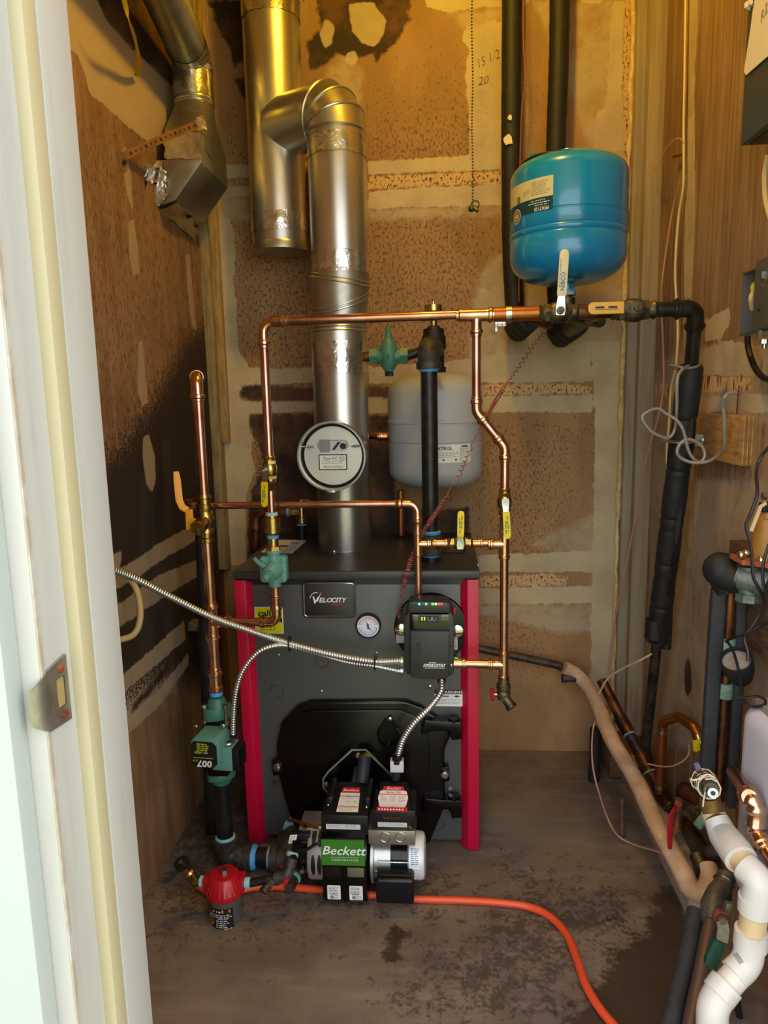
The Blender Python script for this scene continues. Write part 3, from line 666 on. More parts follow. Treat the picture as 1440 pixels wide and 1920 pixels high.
lidlabel([(488, 1036), (548, 1038), (568, 1013), (520, 1012)], 'labelgrey', lambda L: (L.rect(.3, .45, .6, .55, 'ink'), L.rect(.55, .7, .85, .82, 'inkgrey')), 'paper_label', 'loose pale paper label on the lid')
lidlabel([(830, 1036), (874, 1037), (871, 1028), (830, 1027)], 'ink', lambda L: (L.rect(.05, .1, .95, .16, 'inkgrey'), L.rect(.05, .84, .95, .9, 'inkgrey'), L.rect(.15, .35, .8, .42, 'inkgrey'), L.rect(.15, .58, .7, .65, 'inkgrey')), 'black_label')
for x, y in ((706, 1224), (522, 1228), (603, 1296)):
    mb = MB(); screw(mb, A(x, y, BY+.003), -EY, .0035); mb.build('screw', 'steel', boiler)
mb = MB(); screw(mb, A(806, 1287, BY+.002), -EY, .006); mb.build('screw', 'steel', boiler)
# cast burner door
dp = [(560, 1318), (585, 1309), (760, 1308), (790, 1318), (838, 1350), (845, 1372), (833, 1400), (834, 1470), (836, 1500), (806, 1570), (775, 1594), (590, 1590), (560, 1560), (540, 1500), (524, 1440), (522, 1390), (530, 1350)]
door = MB().prism([A(x, y, BY+.004) for x, y in dp], (0, -.022, 0)).build('burner_door', 'castblack', boiler, 'glossy black cast door around the burner', bevel=.007, seg=3)
dq = [(566, 1334), (590, 1330), (752, 1329), (778, 1340), (800, 1368), (806, 1400), (806, 1480), (780, 1556), (590, 1560), (560, 1500), (545, 1440), (545, 1380)]
MB().prism([A(x, y, BY-.017) for x, y in dq], (0, -.007, 0)).build('raised_field', 'castblack', door, bevel=.004)
c = A(682, 1488, BY-.022); R = S(80, c)
MB().lathe([(0, R*1.06), (.006, R*1.04), (.012, R), (.012, R*.86), (.007, R*.84)], c, -EY, 44).build('burner_ring', 'castblack', door)
c = A(730, 1376, BY-.022); R = S(24, c); mb = MB(); mb.lathe([(0, R), (.008, R*.97), (.009, R*.82), (.006, R*.78)], c, -EY, 30)
mb.prism([A(x, y, BY-.022) for x, y in ((722, 1345), (736, 1345), (748, 1362), (712, 1362))], (0, -.009, 0)); insp = mb.build('inspection_cover', 'castblack', door)
mb = MB(); screw(mb, A(731, 1348, BY-.031), -EY, .0065); mb.build('bolt', 'steel', insp)
mb = MB(); mb.cyl(A(729, 1388, BY-.03), A(729, 1398, BY-.032), .003); mb.build('pivot_pin', 'castblack', insp)
for yy, dy in ((1352, 0), (1497, 0)):
    mb = MB(); a, b = A(800, yy-6, BY-.02), A(857, yy, BY-.03)
    mb.prism([A(x, y, BY-.008) for x, y in ((796, yy-12), (830, yy-9), (864, yy-8), (866, yy+24), (846, yy+26), (844, yy+9), (815, yy+9), (790, yy+16))], (0, -.030, 0))
    h = mb.build('hinge', 'castblack', door, bevel=.004)
    p = A(851, yy, BY-.024); MB().cyl(p+EZ*.010, p-EZ*.030, .014).build('hinge_barrel', 'castblack', h)
    MB().cyl(p-EZ*.030, p-EZ*.042, .009).build('hinge_pin', 'iron', h)
for x, y in ((520, 1438), (834, 1451)):
    mb = MB(); mb.prism([A(x+a, y+b, BY) for a, b in ((-7, -18), (7, -22), (9, 6), (-5, 10))], (0, -.02, 0)); lug = mb.build('door_lug', 'castblack', door, bevel=.002)
    mb = MB(); q = A(x, y, BY-.02); mb.lathe([(0, .0105), (.004, .0105), (.006, .009)], q, -EY, 20); mb.hexa(q-EY*.006, q-EY*.012, .0062); mb.build('bolt', 'steel', lug)
for x, y in ((517, 1466), (844, 1474)):
    mb = MB(); q = A(x, y, BY); mb.hexa(q, q-EY*.012, .006); mb.build('bolt', 'steel', boiler)

# ------------------------------------------------------------------ flue pipe
FYc = 1.955
f0 = AZ(647, 1037, .735); FR = S(49.5, A(647, 1020, FYc))
fx = lambda py: A(647-(1020-py)*.0148, py, FYc).x
def FP(py): return Vector((fx(py), FYc, A(640, py, FYc).z))
flue = thing('flue_pipe', 'galvanised stove pipe rising from the boiler lid and elbowing into the chimney', 'flue pipe', Vector((fx(1020), FYc, .736)))
XF = fx(1000)
def V3(py, dx=0, dy=0): return Vector((XF+dx, FYc+dy, A(640, py, FYc).z))
MB().lathe([(0, FR*1.0), (.3, FR)], V3(1020)-EZ*.012, EZ, 48, (False, False)).cyl(Vector((XF, FYc, .737)), V3(618), FR, n=48, caps=(False, False)).build('lower_section', 'galv', flue)
z_a, z_b, z_c = V3(618), V3(568, .006), V3(528, .010)
XU = .010
mb = MB()
def gring(c, ax, r): 
    u, w = perp(Vector(ax)); u = (EX-Vector(ax).normalized()*EX.dot(Vector(ax).normalized())).normalized(); w = Vector(ax).normalized().cross(u)
    return [c+(u*math.cos(2*PI*i/48)+w*math.sin(2*PI*i/48))*r for i in range(48)]
tlt1, tlt2 = Vector((-.22, -.35, 1)), Vector((.20, -.12, 1))
mb.rings([gring(z_a, EZ, FR*1.01), gring(z_b-EZ*.004, tlt1, FR*1.05), gring(z_b+EZ*.004, tlt1, FR*1.05), gring(z_c, tlt2, FR*1.06), gring(V3(500, XU), EZ, FR*1.02)], (False, False))
adj = mb.build('adjustable_elbow', 'galvold', flue)
for c, ax, r in ((V3(622), EZ, FR*1.0), (z_b, tlt1, FR*1.05), (z_c, tlt2, FR*1.06)):
    mb = MB(); mb.sweep(gring(c, ax, r+.0015), .0028, 6, closed=True); mb.sweep(gring(c+EZ*.010, ax, r+.001), .0018, 6, closed=True); mb.build('seam_bead', 'galv', adj)
MB().cyl(V3(505, XU), V3(250, XU), FR*1.015, n=48, caps=(False, False)).build('upper_section', 'galv', flue)
def tapeband(c0, c1, r, seed, parent=flue, n=60):
    rr = random.Random(seed); c0, c1 = Vector(c0), Vector(c1); k = 7; rings = []; ax = (c1-c0).normalized(); u, w = perp(ax)
    for i in range(k+1):
        c = c0+(c1-c0)*i/k
        rings.append([c+(u*math.cos(2*PI*j/n)+w*math.sin(2*PI*j/n))*(r+.0012+rr.uniform(-.0005, .0009))+ax*(rr.uniform(-.0018, .0018) if i in (0, k) else 0) for j in range(n)])
    return MB().rings(rings, (False, False)).build('foil_tape_band', 'foil', parent, sharp=60)
tapeband(V3(700), V3(643), FR, 1); tapeband(V3(516, XU), V3(476, XU), FR*1.015, 2); tapeband(V3(299, XU), V3(262, XU), FR*1.015, 3)
# chimney pipe behind
CYc = 2.085
chx = A(519, 300, CYc).x; CR = .0775
def CP(py): return Vector((chx, CYc, A(520, py, CYc).z))
chim = thing('chimney_pipe', 'upright galvanised chimney pipe with capped lower end hanging by the back wall', 'chimney pipe', CP(470))
MB().cyl(CP(462), CP(2), CR, n=48, caps=(False, False)).build('pipe_section', 'galv', chim)
MB().lathe([(0, CR*.96), (.0, CR*1.03), (.016, CR*1.04), (.022, CR*1.01)], CP(474), EZ, 48).build('end_cap', 'galvold', chim)
MB().cyl(CP(6), CP(-90), CR*1.03, n=48, caps=(False, False)).build('upper_collar', 'galvold', chim)
tapeband(CP(440), CP(406), CR, 4, chim); tapeband(CP(42), CP(6), CR*1.005, 5, chim)
for y in (210, 232): 
    mb = MB(); screw(mb, CP(y)-EX*CR, -EX, .003); mb.build('screw', 'steel', chim)
# four-gore elbow into the chimney
top = V3(250, XU); armz = A(540, 222, 2.0).z; tgt = Vector((chx, CYc, armz)); hd = Vector((tgt.x-top.x, tgt.y-top.y, 0)).normalized()
re = armz-top.z; RE = FR*1.02; rings = []; bd = []
for k in range(5):
    a = PI/2*k/4; c = top+EZ*(re*math.sin(a))+hd*(re*(1-math.cos(a))); ax = EZ*math.cos(a)+hd*math.sin(a); bd.append((c, ax))
    rings.append((c, ax))
mb = MB(); sd = hd.cross(EZ)
def hring(c, ax, r, n=48):
    w = ax.cross(sd).normalized(); return [c+(sd*math.cos(2*PI*i/n)+w*math.sin(2*PI*i/n))*r for i in range(n)]
rs = []
for k, (c, ax) in enumerate(rings):
    if 0 < k < 4: rs += [hring(c, ax, RE*1.04)]
    else: rs += [hring(c, ax, RE)]
for i in range(len(rs)-1): mb.rings([rs[i], rs[i+1]], (False, False))
elb = mb.build('gored_elbow', 'galv', flue, sharp=12)
for c, ax in (bd[0], bd[1], bd[2], bd[3]): MB().sweep(hring(c, ax, RE*1.045 if ax.z < .99 else RE*1.01), .003, 6, closed=True).build('seam_bead', 'galv', elb)
end = rings[-1][0]
MB().rings([hring(end, hd, RE), hring(tgt-hd*CR*.35, hd, RE*1.01)], (False, False)).build('branch_arm', 'galv', flue)
for a, b in ((585, 238), (585, 251), (585, 263), (566, 200)):
    mb = MB(); q = V3(b, XU)+Vector((-math.sin(.72), -math.cos(.72), 0))*FR*1.02; screw(mb, q, Vector((-.66, -.75, 0)), .003); mb.build('rivet', 'steel', elb)
mb = MB(); screw(mb, V3(1024)-EY*FR+EX*(-.022), -EY, .0045); mb.build('screw', 'steel', flue)
# barometric draft regulator on the tee
dc = A(621, 856, 1.80); R = S(66, dc); dax = (dc-Vector((XF, FYc, dc.z))).normalized()
reg = thing('draft_regulator', 'round barometric draft damper with label on the flue pipe', 'draft regulator', dc)
u_ = EZ.cross(-dax).normalized()*-1; u_ = Vector((-dax.y, dax.x, 0)).normalized()
if u_.x < 0: u_ = -u_
f = flat(dc, u_, EZ)
MB().lathe([(-.115, R*.9), (-.02, R*.97)], dc, dax, 48, (False, False)).build('tee_stub', 'galvold', reg)
MB().lathe([(-.055, R*.955), (-.032, R*.965)], dc, dax, 60, (False, False)).build('foil_tape_band', 'foil', reg)
MB().lathe([(-.030, R*.93), (-.022, R), (0, R), (.004, R*.99), (.004, R*.955), (0, R*.935), (-.05, R*.915)], dc, dax, 56, (False, False)).build('collar', 'galv', reg)
fl = MB().lathe([(-.030, R*.845), (-.024, R*.845), (-.024, .001)], dc, dax, 48, (False, False)).build('damper_plate', 'zinc', reg)
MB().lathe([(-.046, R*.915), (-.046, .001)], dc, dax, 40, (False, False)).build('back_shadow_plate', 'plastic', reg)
u = R/66
L = Label(lambda x, y, h: f(x, y, h-.0235)); L.sheet(-28*u, -27*u, 27*u, 3*u, 'ink', r=2*u); L.sheet(-26*u, -25*u, 25*u, 1*u, 'white', h=.0008, r=1*u)
L.text('Type RC', -6*u, -5*u, 8*u, 'ink', shear=.15); L.text('UL', 17*u, -5*u, 6*u, 'ink'); L.ring(17*u, -5*u, 5*u, .7*u, 'ink'); L.words(-22*u, -11*u, 20*u, 2, 3.4*u, 'inkgrey', .4, 3); L.text('FIELD CONTROLS', 0, -21*u, 4.6*u, 'ink', offset=.02); L.build('label', fl, 'white label with black edge')
L = Label(lambda x, y, h: f(x, y, h-.0235)); L.sheet(-30*u, 10*u, 31*u, 30*u, 'galvold', r=10*u); L.rect(-25*u, 7*u, -6*u, 31*u, 'inkgrey', .0012); L.rect(-5*u, 9*u, 24*u, 28*u, 'labelgrey', .0012); L.poly([(-2*u, 11*u), (10*u, 26*u), (16*u, 26*u), (4*u, 11*u)], 'ink', .0016); L.disc(20*u, 18*u, 6*u, 'ink', .0018); L.build('weight_picture', fl)
for sx in (-1, 1):
    mb = MB(); mb.cyl(f(sx*62*u, 18*u, -.018), f(sx*36*u, 18*u, -.018), .0018, n=8); mb.ball(f(sx*44*u, 18*u, -.016), .004, 10); mb.ball(f(sx*50*u, 18*u, -.016), .003, 10); mb.build('pivot_pin', 'steel', reg)
mb = MB(); mb.box(f(-2*u, -66*u, -.006), .02, .03, .006); mb.build('collar_clamp', 'galv', reg, bevel=.001)

# ------------------------------------------------------------------ tanks
def vtank(name, label, cx, Y, ytop, ybot, rpx, m, cat='tank'):
    c = A(cx, (ytop+ybot)/2, Y); return c
TY = 2.055; tc = A(816, 815, TY); TR = S(88, tc); zt = A(800, 700, TY-.0).z; zb = A(816, 918, TY-TR*.4).z
tank = thing('expansion_tank', 'grey steel expansion tank standing behind the black riser pipe', 'expansion tank', Vector((tc.x, TY, zb)))
Ht = zt-zb
def dome(R, h0, d, up, n=8): return [(h0+(d*math.sin(PI/2*i/n) if up else -d*math.sin(PI/2*i/n)), R*max(math.cos(PI/2*i/n), .002)**.62) for i in range(n+1)]
prof = dome(TR, .055, .055, False)[::-1]+[(Ht*.40, TR), (Ht*.405, TR*.985), (Ht*.415, TR*.985), (Ht*.42, TR), (Ht*.575, TR*1.005), (Ht*.58, TR*1.02), (Ht*.60, TR*1.02), (Ht*.605, TR*1.0)]+dome(TR, Ht-.055, .055, True)
MB().lathe(prof, Vector((tc.x, TY, zb)), EZ, 56).build('shell', 'greytank', tank)
L = Label(around((tc.x, TY, 0), TR*1.001)); q = A(852, 852, TY-TR); z0, z1 = A(852, 868, TY-TR).z, A(852, 834, TY-TR).z; u = (z1-z0)/34
L.sheet(.004*1, z0, 74*u, z1, 'white', curved=True); L.text('EXTROL', 16*u, z1-7*u, 9*u, 'ink', offset=.03); L.rect(50*u, z0+2*u, 51*u, z1-2*u, 'ink', .0012); L.words(4*u, z1-14*u, 46*u, 4, 3*u, 'inkgrey', .35, 4); L.rect(14*u, z0+4*u, 42*u, z0+7*u, 'ink', .0012); L.words(54*u, z1-5*u, 70*u, 8, 3*u, 'inkgrey', .35, 9); L.rect(54*u, z1-5*u, 66*u, z1-2.5*u, 'ink', .0012)
L.build('label', tank)
e = pipe_run('tank_feed_pipe', 'short copper stub entering the left side of the grey tank', [A(670, 817, TY+.02), A(731, 818, TY)], .0105, 'copper', cat='pipe', coup=[(A(722, 818, TY+.003), EX)])
MB().sweep([A(751, 920, 2.09), A(752, 1004, 2.09)], .011, 14).build('old_copper_drop', 'coporange', None, 'old brown copper drop pipe behind the boiler below the grey tank', 'pipe')
# blue tank
BTY = 1.875; bc = A(1065, 430, BTY); BR = S(107, bc); zt = A(1065, 287, BTY-.02).z; zb = A(1065, 530, BTY-BR*.35).z; Hb = zt-zb
blue = thing('pressure_tank', 'glossy blue water pressure tank hung upside down above the pipe manifold', 'pressure tank', Vector((bc.x, BTY, zb)))
prof = dome(BR, .070, .068, False)[::-1]+[(Hb*.345, BR), (Hb*.355, BR*.985), (Hb*.365, BR*1.0), (Hb*.385, BR*1.012), (Hb*.40, BR*1.0), (Hb*.405, BR*.985), (Hb*.415, BR*1.0), (Hb*.505, BR), (Hb*.51, BR*.988), (Hb*.517, BR*.988), (Hb*.522, BR)]+dome(BR, Hb-.055, .050, True)
MB().lathe(prof, Vector((bc.x, BTY, zb)), EZ, 64).build('shell', 'blue', blue)
a0 = -1.62; fm = around((bc.x, BTY, 0), BR*1.001, 0)
xr = BR*math.asin(min(.99, (A(1038, 350, BTY-BR*.95).x-bc.x)/BR)); xl = -BR*1.55
zA = A(1038, 328, BTY-BR*.9).z; zB = A(1038, 392, BTY-BR*.9).z; u = (zA-zB)/64
L = Label(fm); L.sheet(xl, zB, xr, zA, 'cardcream', curved=True); L.sheet(xl, zB, xr, zB+26*u, 'navy', h=.0008, curved=True)
L.text('PFXT12I', xr-24*u, zB+5*u, 9*u, 'white', rot=180, h=.0013, offset=.025)
for k, ww in enumerate((40, 55, 50)): L.words(xr-ww*u, zB+(12+4.6*k)*u, xr-5*u, 1, 3.6*u, 'white', .5, 20+k)
L.words(xr-48*u, zA-7*u, xr-6*u, 8, 3.4*u, 'inkgrey', .35, 12); L.ring(xr-66*u, zA-24*u, 4.5*u, 1*u, 'inkgrey', .0014); L.ring(xr-56*u, zA-22*u, 4*u, 1*u, 'inkgrey', .0014); L.bars(xr-92*u, zA-40*u, xr-80*u, zA-24*u, 'ink')
L.disc(xr-92*u, zB+2*u, 15*u, 'cardcream', .0014); L.ring(xr-92*u, zB+2*u, 12*u, 2*u, 'ink', .0018); L.ring(xr-92*u, zB+2*u, 7*u, 1.5*u, 'ink', .0018); L.build('label', blue, 'cream and navy label printed upside down')
mb = MB(); mb.lathe([(0, BR*.35), (.004, BR*.34)], Vector((bc.x, BTY, zt-.001)), EZ, 30); q = A(1002, 290, BTY+.03); mb.cyl(Vector((bc.x-.085, BTY+.02, zt-.02)), Vector((bc.x-.085, BTY+.02, zt+.014)), .008); mb.build('air_valve_cap', 'blue', blue)
mb = MB(); P = [Vector((bc.x-.042+.045*math.cos(a), BTY+.0+.065*math.sin(a), zt-.010+.006*math.cos(a))) for a in [2*PI*i/20 for i in range(20)]]; mb.prism([p-EX*.028 for p in P], (0, 0, .002)); mb.build('green_tag', mat('olive_card', '4c5a1e', .6), blue, 'olive green card lying on top')
MB().lathe([(0, .018), (.016, .018), (.016, .026), (.03, .03)], Vector((bc.x, BTY, zb-.012)), EZ, 24).build('neck', 'blue', blue)

# ------------------------------------------------------------------ valves
def ball_valve(name, label, p, ax, r, face, hdir, hlen, hm, body='brass', group=None, hw=.017, stand=2.1, root='steel', mark=None, hstart=.012, thick=.004):
    p = Vector(p); ax = Vector(ax).normalized(); face = Vector(face).normalized(); hdir = Vector(hdir).normalized()
    t = thing(name, label, 'valve', p-ax*r*2.4 if ax.z > .5 else p-EZ*r*1.7, group)
    mb = MB(); mb.lathe([(-3.2*r, r*1.12), (-3.15*r, r*1.2), (-2.8*r, r*1.4), (-2.5*r, r*1.2), (-2.2*r, r*1.2)], p, ax, 18)
    mb.lathe([(-2.2*r, r*1.5), (-1.5*r, r*1.52)], p, ax, 6); mb.lathe([(-1.5*r, r*1.3), (-1.0*r, r*1.62), (.2*r, r*1.7), (.8*r, r*1.62), (1.3*r, r*1.35)], p, ax, 22)
    mb.lathe([(1.3*r, r*1.52), (2.0*r, r*1.5)], p, ax, 6); mb.lathe([(2.0*r, r*1.2), (2.5*r, r*1.2), (2.8*r, r*1.4), (3.15*r, r*1.2), (3.2*r, r*1.1)], p, ax, 18)
    mb.build('body', body, t)
    mb = MB(); mb.cyl(p+face*r*1.2, p+face*r*stand, r*.62, n=14); mb.hexa(p+face*r*stand, p+face*(r*stand+.007), r*.62); mb.cyl(p+face*(r*stand+.007), p+face*(r*stand+.012), r*.3, n=10); mb.build('stem_nut', 'steel' if body == 'brass' else body, t)
    q = p+face*r*(stand-.15)
    MB().bar([q-hdir*.009, q, q+hdir*(hstart+.012), q+hdir*(hstart+.02)+face*.002], [hw*.9, hw*1.05, hw*.72, hw*.72], .0025, face).build('lever', root, t)
    s = q+hdir*(hstart+.008)+face*.0015; k = 6; pts = [s, s+hdir*hlen*.12]+[s+hdir*hlen*f for f in (.5, .85)]; ws = [hw, hw, hw, hw]
    for i in range(1, k+1):
        a = PI/2*i/k; pts.append(s+hdir*(hlen*.85+hlen*.15*math.sin(a))); ws.append(max(hw*math.cos(a)**.6, .003))
    h = MB().bar(pts, ws, thick, face).build('handle_grip', hm, t, bevel=.0008)
    if mark:
        sd = hdir.cross(face); L = Label(flat(s+hdir*hlen*.5+face*(thick/2), hdir, face.cross(hdir)))
        mark(L, hlen, hw); L.build('handle_print', h)
    return t
def gmark(L, hl, hw):
    L.ring(-hl*.12, 0, hw*.22, hw*.14, 'inkgreen', .0007); L.words(-hl*.05, hw*.18, hl*.32, 2, hw*.34, 'inkgreen', .5, 2); L.words(-hl*.35, hw*.1, -hl*.2, 1, hw*.3, 'inkgreen', .5, 5)
PL = 1.58; RC = .0100
# left copper riser
rt, rb = A(369, 700, PL), A(404, 1292, PL); rb.x = rt.x = (rt.x+rb.x)/2; RR = .0124
def RP(py): return Vector((rt.x, PL, A(390, py, PL).z))
wall_end = RP(706)+Vector((-.035, .125, 0))
e = pipe_run('copper_riser', 'thick upright copper riser by the left wall ending in an elbow', [RP(1302), RP(706), RP(706)+Vector((-.04, .125, 0))], RR, 'copper', 'copfit', R=.030, sock=.018, tees=[(RP(1166), EZ, EX)])
MB().lathe([(-.012, RR*1.2), (-.002, RR*1.45), (.01, RR*1.45), (.014, RR*1.2)], RP(706)+Vector((-.0107, .034, 0)), Vector((-.04, .125, 0)), 24).build('elbow_lip', 'copfit', e)
mb = MB(); bead(mb, RP(1262), EZ, RR, .03); mb.cyl(RP(1270), RP(1302), RR*1.14); bead(mb, RP(1290), EZ, RR*.98, .03); mb.build('coupling', 'copfit', e)
# brass isolation valve with drain cap on that riser
v = thing('isolation_valve', 'large brass isolation valve with bent orange handle and round drain cap on the left riser', 'valve', RP(1012))
p = RP(975); mb = MB(); r = RR
mb.lathe([(-.052, r*1.15), (-.05, r*1.42), (-.042, r*1.42), (-.04, r*1.2), (-.032, r*1.2), (-.03, r*1.5), (-.022, r*1.5), (-.018, r*1.35), (-.008, r*1.75), (.012, r*1.75), (.022, r*1.35), (.028, r*1.5), (.036, r*1.5), (.038, r*1.2), (.05, r*1.2), (.052, r*1.4), (.06, r*1.2)], p, EZ, 24); mb.build('body', 'brass', v)
q = A(371, 990, PL-.075); dd = (q-p).normalized()
mb = MB(); mb.lathe([(0, .013), (.03, .013), (.032, .016), (.045, .016), (.047, .013), ((q-p).length-.03, .013)], p, dd, 20); mb.lathe([((q-p).length-.03, .0175), ((q-p).length, .0175)], p, dd, 8, ph=.3); mb.lathe([((q-p).length, .015), ((q-p).length+.004, .013)], p, dd, 20); mb.build('drain_cap', 'brass', v)
mb = MB(); mb.sweep(spline([q+dd*.004, q+Vector((.004, -.006, -.014)), q+Vector((.006, -.002, -.022))], 5), .0016, 6); mb.build('cap_strap', 'wireblack', v)
hY = PL-.05; mb = MB(); pts = [A(330, 884, hY), A(332, 900, hY), A(336, 938, hY), A(342, 951, hY), A(352, 957, hY)]
mb.bar(pts, [.012, .016, .016, .015, .014], .005, -EY+EX*.5); h = mb.build('handle_grip', 'amber', v, bevel=.001)
mb = MB(); mb.prism([A(x, y, hY-.006) for x, y in ((347, 957), (360, 955), (363, 993), (349, 994))], (0, .006, 0)); mb.cyl(A(360, 976, hY-.002), A(372, 978, PL-.01), .006); mb.build('handle_bracket', 'amber', v, bevel=.001)
# branch elbow up to the green pressure regulator
X5 = A(511, 1000, PL).x; g0 = RP(1166)
def GP(py): return Vector((X5, PL, A(510, py, PL).z))
pipe_run('regulator_branch_pipe', 'short copper branch elbowing from the left riser up to the teal valve', [g0+EX*.045, Vector((X5, PL, g0.z)), GP(1100)], .0098, 'copper', 'copfit', R=.022, sock=.016, coup=[(GP(1108), EZ)])
rg = thing('pressure_regulator', 'small teal cast pressure regulator with lever before the boiler corner', 'regulator', GP(1102))
c = A(507, 1066, PL); c.x = X5
mb = MB(); P = rrect(S(50, c), S(50, c), .008); mb.prism([c+Vector((a, -.012, b)) for a, b in P], (0, .026, 0)); mb.cyl(c+EZ*S(33, c), c-EZ*S(34, c), .0155, n=20); mb.cyl(c+EZ*S(36, c), c+EZ*S(28, c), .018, n=20); mb.build('body', 'teal', rg, bevel=.0025)
ax = Vector((-.28, -1, -.25)).normalized(); mb = MB(); mb.lathe([(0, .022), (.012, .021), (.03, .016), (.03, .011), (.036, .011), (.036, .008), (.046, .0075), (.048, .005)], c-EY*.010+EX*.003, ax, 24); mb.build('bonnet', 'teal', rg)
mb = MB(); mb.bar([c+Vector((-.008, -.02, .004)), c+Vector((-.028, -.024, .018)), c+Vector((-.040, -.022, .030))], [.010, .009, .008], .005, -EY); mb.build('lever', 'teal', rg, bevel=.001)
for a, b in ((-1, -1), (-1, 1), (1, -1), (1, 1)):
    mb = MB(); screw(mb, c+Vector((a*.022, -.012, b*.022)), -EY, .0055); mb.build('screw', 'teal', rg)
# brass stack above it: union, check valve, thread tape, ball valve, pipe up and along the top
st = thing('check_valve', 'brass spring check valve and hex union stacked above the teal regulator', 'valve', GP(1036))
MB().hexa(GP(1036), GP(1024), .0175).build('hex_union', mat('bright_brass', 'caa050', .3, 1), st)
MB().cyl(GP(1024), GP(1008), .0125).build('nipple', 'brass', st)
MB().lathe([(0, .0135), (.007, .0145), (.008, .013)], GP(1009), EZ, 20).build('thread_tape', 'tapeblue', st)
mb = MB(); z0 = GP(1002); H_ = (GP(966)-z0).length; mb.lathe([(0, .013), (.004, .0145), (.005, .0185), (H_-.005, .0185), (H_-.004, .0145), (H_, .013)], z0, EZ, 24); mb.build('body', 'brass', st)
mb = MB(); mb.lathe([(0, .0145), (.006, .0138), (.007, .012)], GP(966), EZ, 20); mb.build('thread_tape', 'tapepale', st)
top = Vector((A(488, 604, PL).x, PL, A(700, 597, PL).z)); X0 = A(505, 860, PL).x
tR = A(893, 588, PL); tR.z = top.z
PV = Vector((X0, PL, 0))
def LP(py): return Vector((X0, PL, A(505, py, PL).z))
top.x = X0; topcorner = Vector((X0, PL, top.z))
mb = MB(); mb.cyl(GP(960), Vector((X5, PL, LP(920).z)), .0098); mb.build('coupled_pipe', 'copper', st)
ball_valve('ball_valve', 'brass ball valve, yellow handle hanging down, on the leg above the teal regulator', LP(880), EZ, .0098, Vector((-.30, -1, 0)), Vector((-.05, 0, -1)), .056, 'yellow', group='yellow handled ball valves', hw=.0155, stand=2.4, mark=gmark, hstart=.018)
pipe_run('top_copper_line', 'long copper line running over the boiler from left leg to the tank valves', [LP(858), topcorner, A(868, 590, PL)*1.0], RC, 'copper', 'copfit', R=.030, sock=.02)
# tee, then old copper and valves to the right
def TPt(px): v = A(px, 585, PL); return Vector((v.x, PL, top.z))
t = thing('line_tee', 'bright copper press tee at the end of the top copper line', 'fitting', TPt(893)-EZ*.05)
mb = MB(); mb.cyl(TPt(862), TPt(926), RC*1.35); mb.cyl(TPt(893), TPt(893)-EZ*.045, RC*1.12); bead(mb, TPt(864), EX, RC, .022); bead(mb, TPt(919), EX, RC*1.2, .02); bead(mb, TPt(893)-EZ*.034, EZ, RC, .022); mb.build('tee_fitting', 'copfit', t)
XR2 = TPt(893).x
jL, jR = A(893, 772, PL), A(946, 838, PL); jL.x = XR2; Xr = A(946, 950, PL).x; jR.x = Xr
pipe_run('right_copper_leg', 'copper leg dropping from the tee with a diagonal offset by the grey tank', [TPt(893)-EZ*.045, Vector((XR2, PL, jL.z)), Vector((Xr, PL, jR.z)), Vector((Xr, PL, A(946, 915, PL).z))], .0096, 'copper', 'copfit', R=.024, sock=.018)
def QP(py): return Vector((Xr, PL, A(947, py, PL).z))
ball_valve('ball_valve', 'brass ball valve with yellow handle hanging down, on the right copper leg', QP(940), EZ, .0096, -EY, Vector((.06, 0, -1)), .060, 'yellow', hw=.0150, group='yellow handled ball valves', stand=2.5, mark=gmark)
pipe_run('right_drop_pipe', 'copper drop below the right ball valve with bypass and controller tees', [QP(968), QP(1270)], .0096, 'copper', 'copfit', tees=[(QP(1020), EZ, -EX), (QP(1246), EZ, -EX)])
db = thing('drain_valve', 'brass boiler drain with red handle under the right copper drop', 'valve', QP(1325))
mb = MB(); mb.lathe([(0, .0125), (.012, .0135), (.014, .0165), (.024, .0165), (.026, .0145), (.05, .0145)], QP(1272), -EZ, 20); mb.ball(QP(1300), .016, 18); mb.sweep([QP(1300), QP(1308)+Vector((.004, -.004, 0)), QP(1320)+Vector((.016, -.014, 0))], [.0125, .012, .011], 16); mb.lathe([(0, .0135), (.008, .0135)], QP(1318)+Vector((.014, -.012, 0)), Vector((.6, -.5, -.7)), 18); mb.build('body', 'brassold', db)
p = QP(1302); mb = MB(); mb.cyl(p, p-EX*.022, .005); mb.build('stem', 'brass', db)
mb = MB(); mb.torus(p-EX*.026, EX, .012, .004, 20, 8); mb.box(p-EX*.026, .006, .022, .006); mb.box(p-EX*.026, .006, .006, .022); mb.build('handle', 'redhandle', db)
# bypass with its own valve
bz = QP(1020).z; Xc = A(783, 1060, PL+.02).x
def BP(px): v = A(px, 1021, PL); return Vector((v.x, PL+.01, bz))
pipe_run('bypass_pipe', 'horizontal copper bypass between the two front drops, left of its valve', [Vector((Xc+.035, PL+.01, bz)), BP(838)], .0084, 'copper', 'copfit', coup=[(BP(826), EX)])
pipe_run('bypass_pipe', 'horizontal copper bypass stub between its valve and the right drop', [BP(884), Vector((Xr-.035, PL+.01, bz))], .0084, 'copper', 'copfit', coup=[(BP(892), EX)])
ball_valve('ball_valve', 'brass ball valve with yellow handle standing up, on the horizontal bypass', BP(863), EX, .0090, -EY, Vector((.02, 0, 1)), .058, 'yellow', hw=.0150, group='yellow handled ball valves', stand=2.5, mark=gmark)
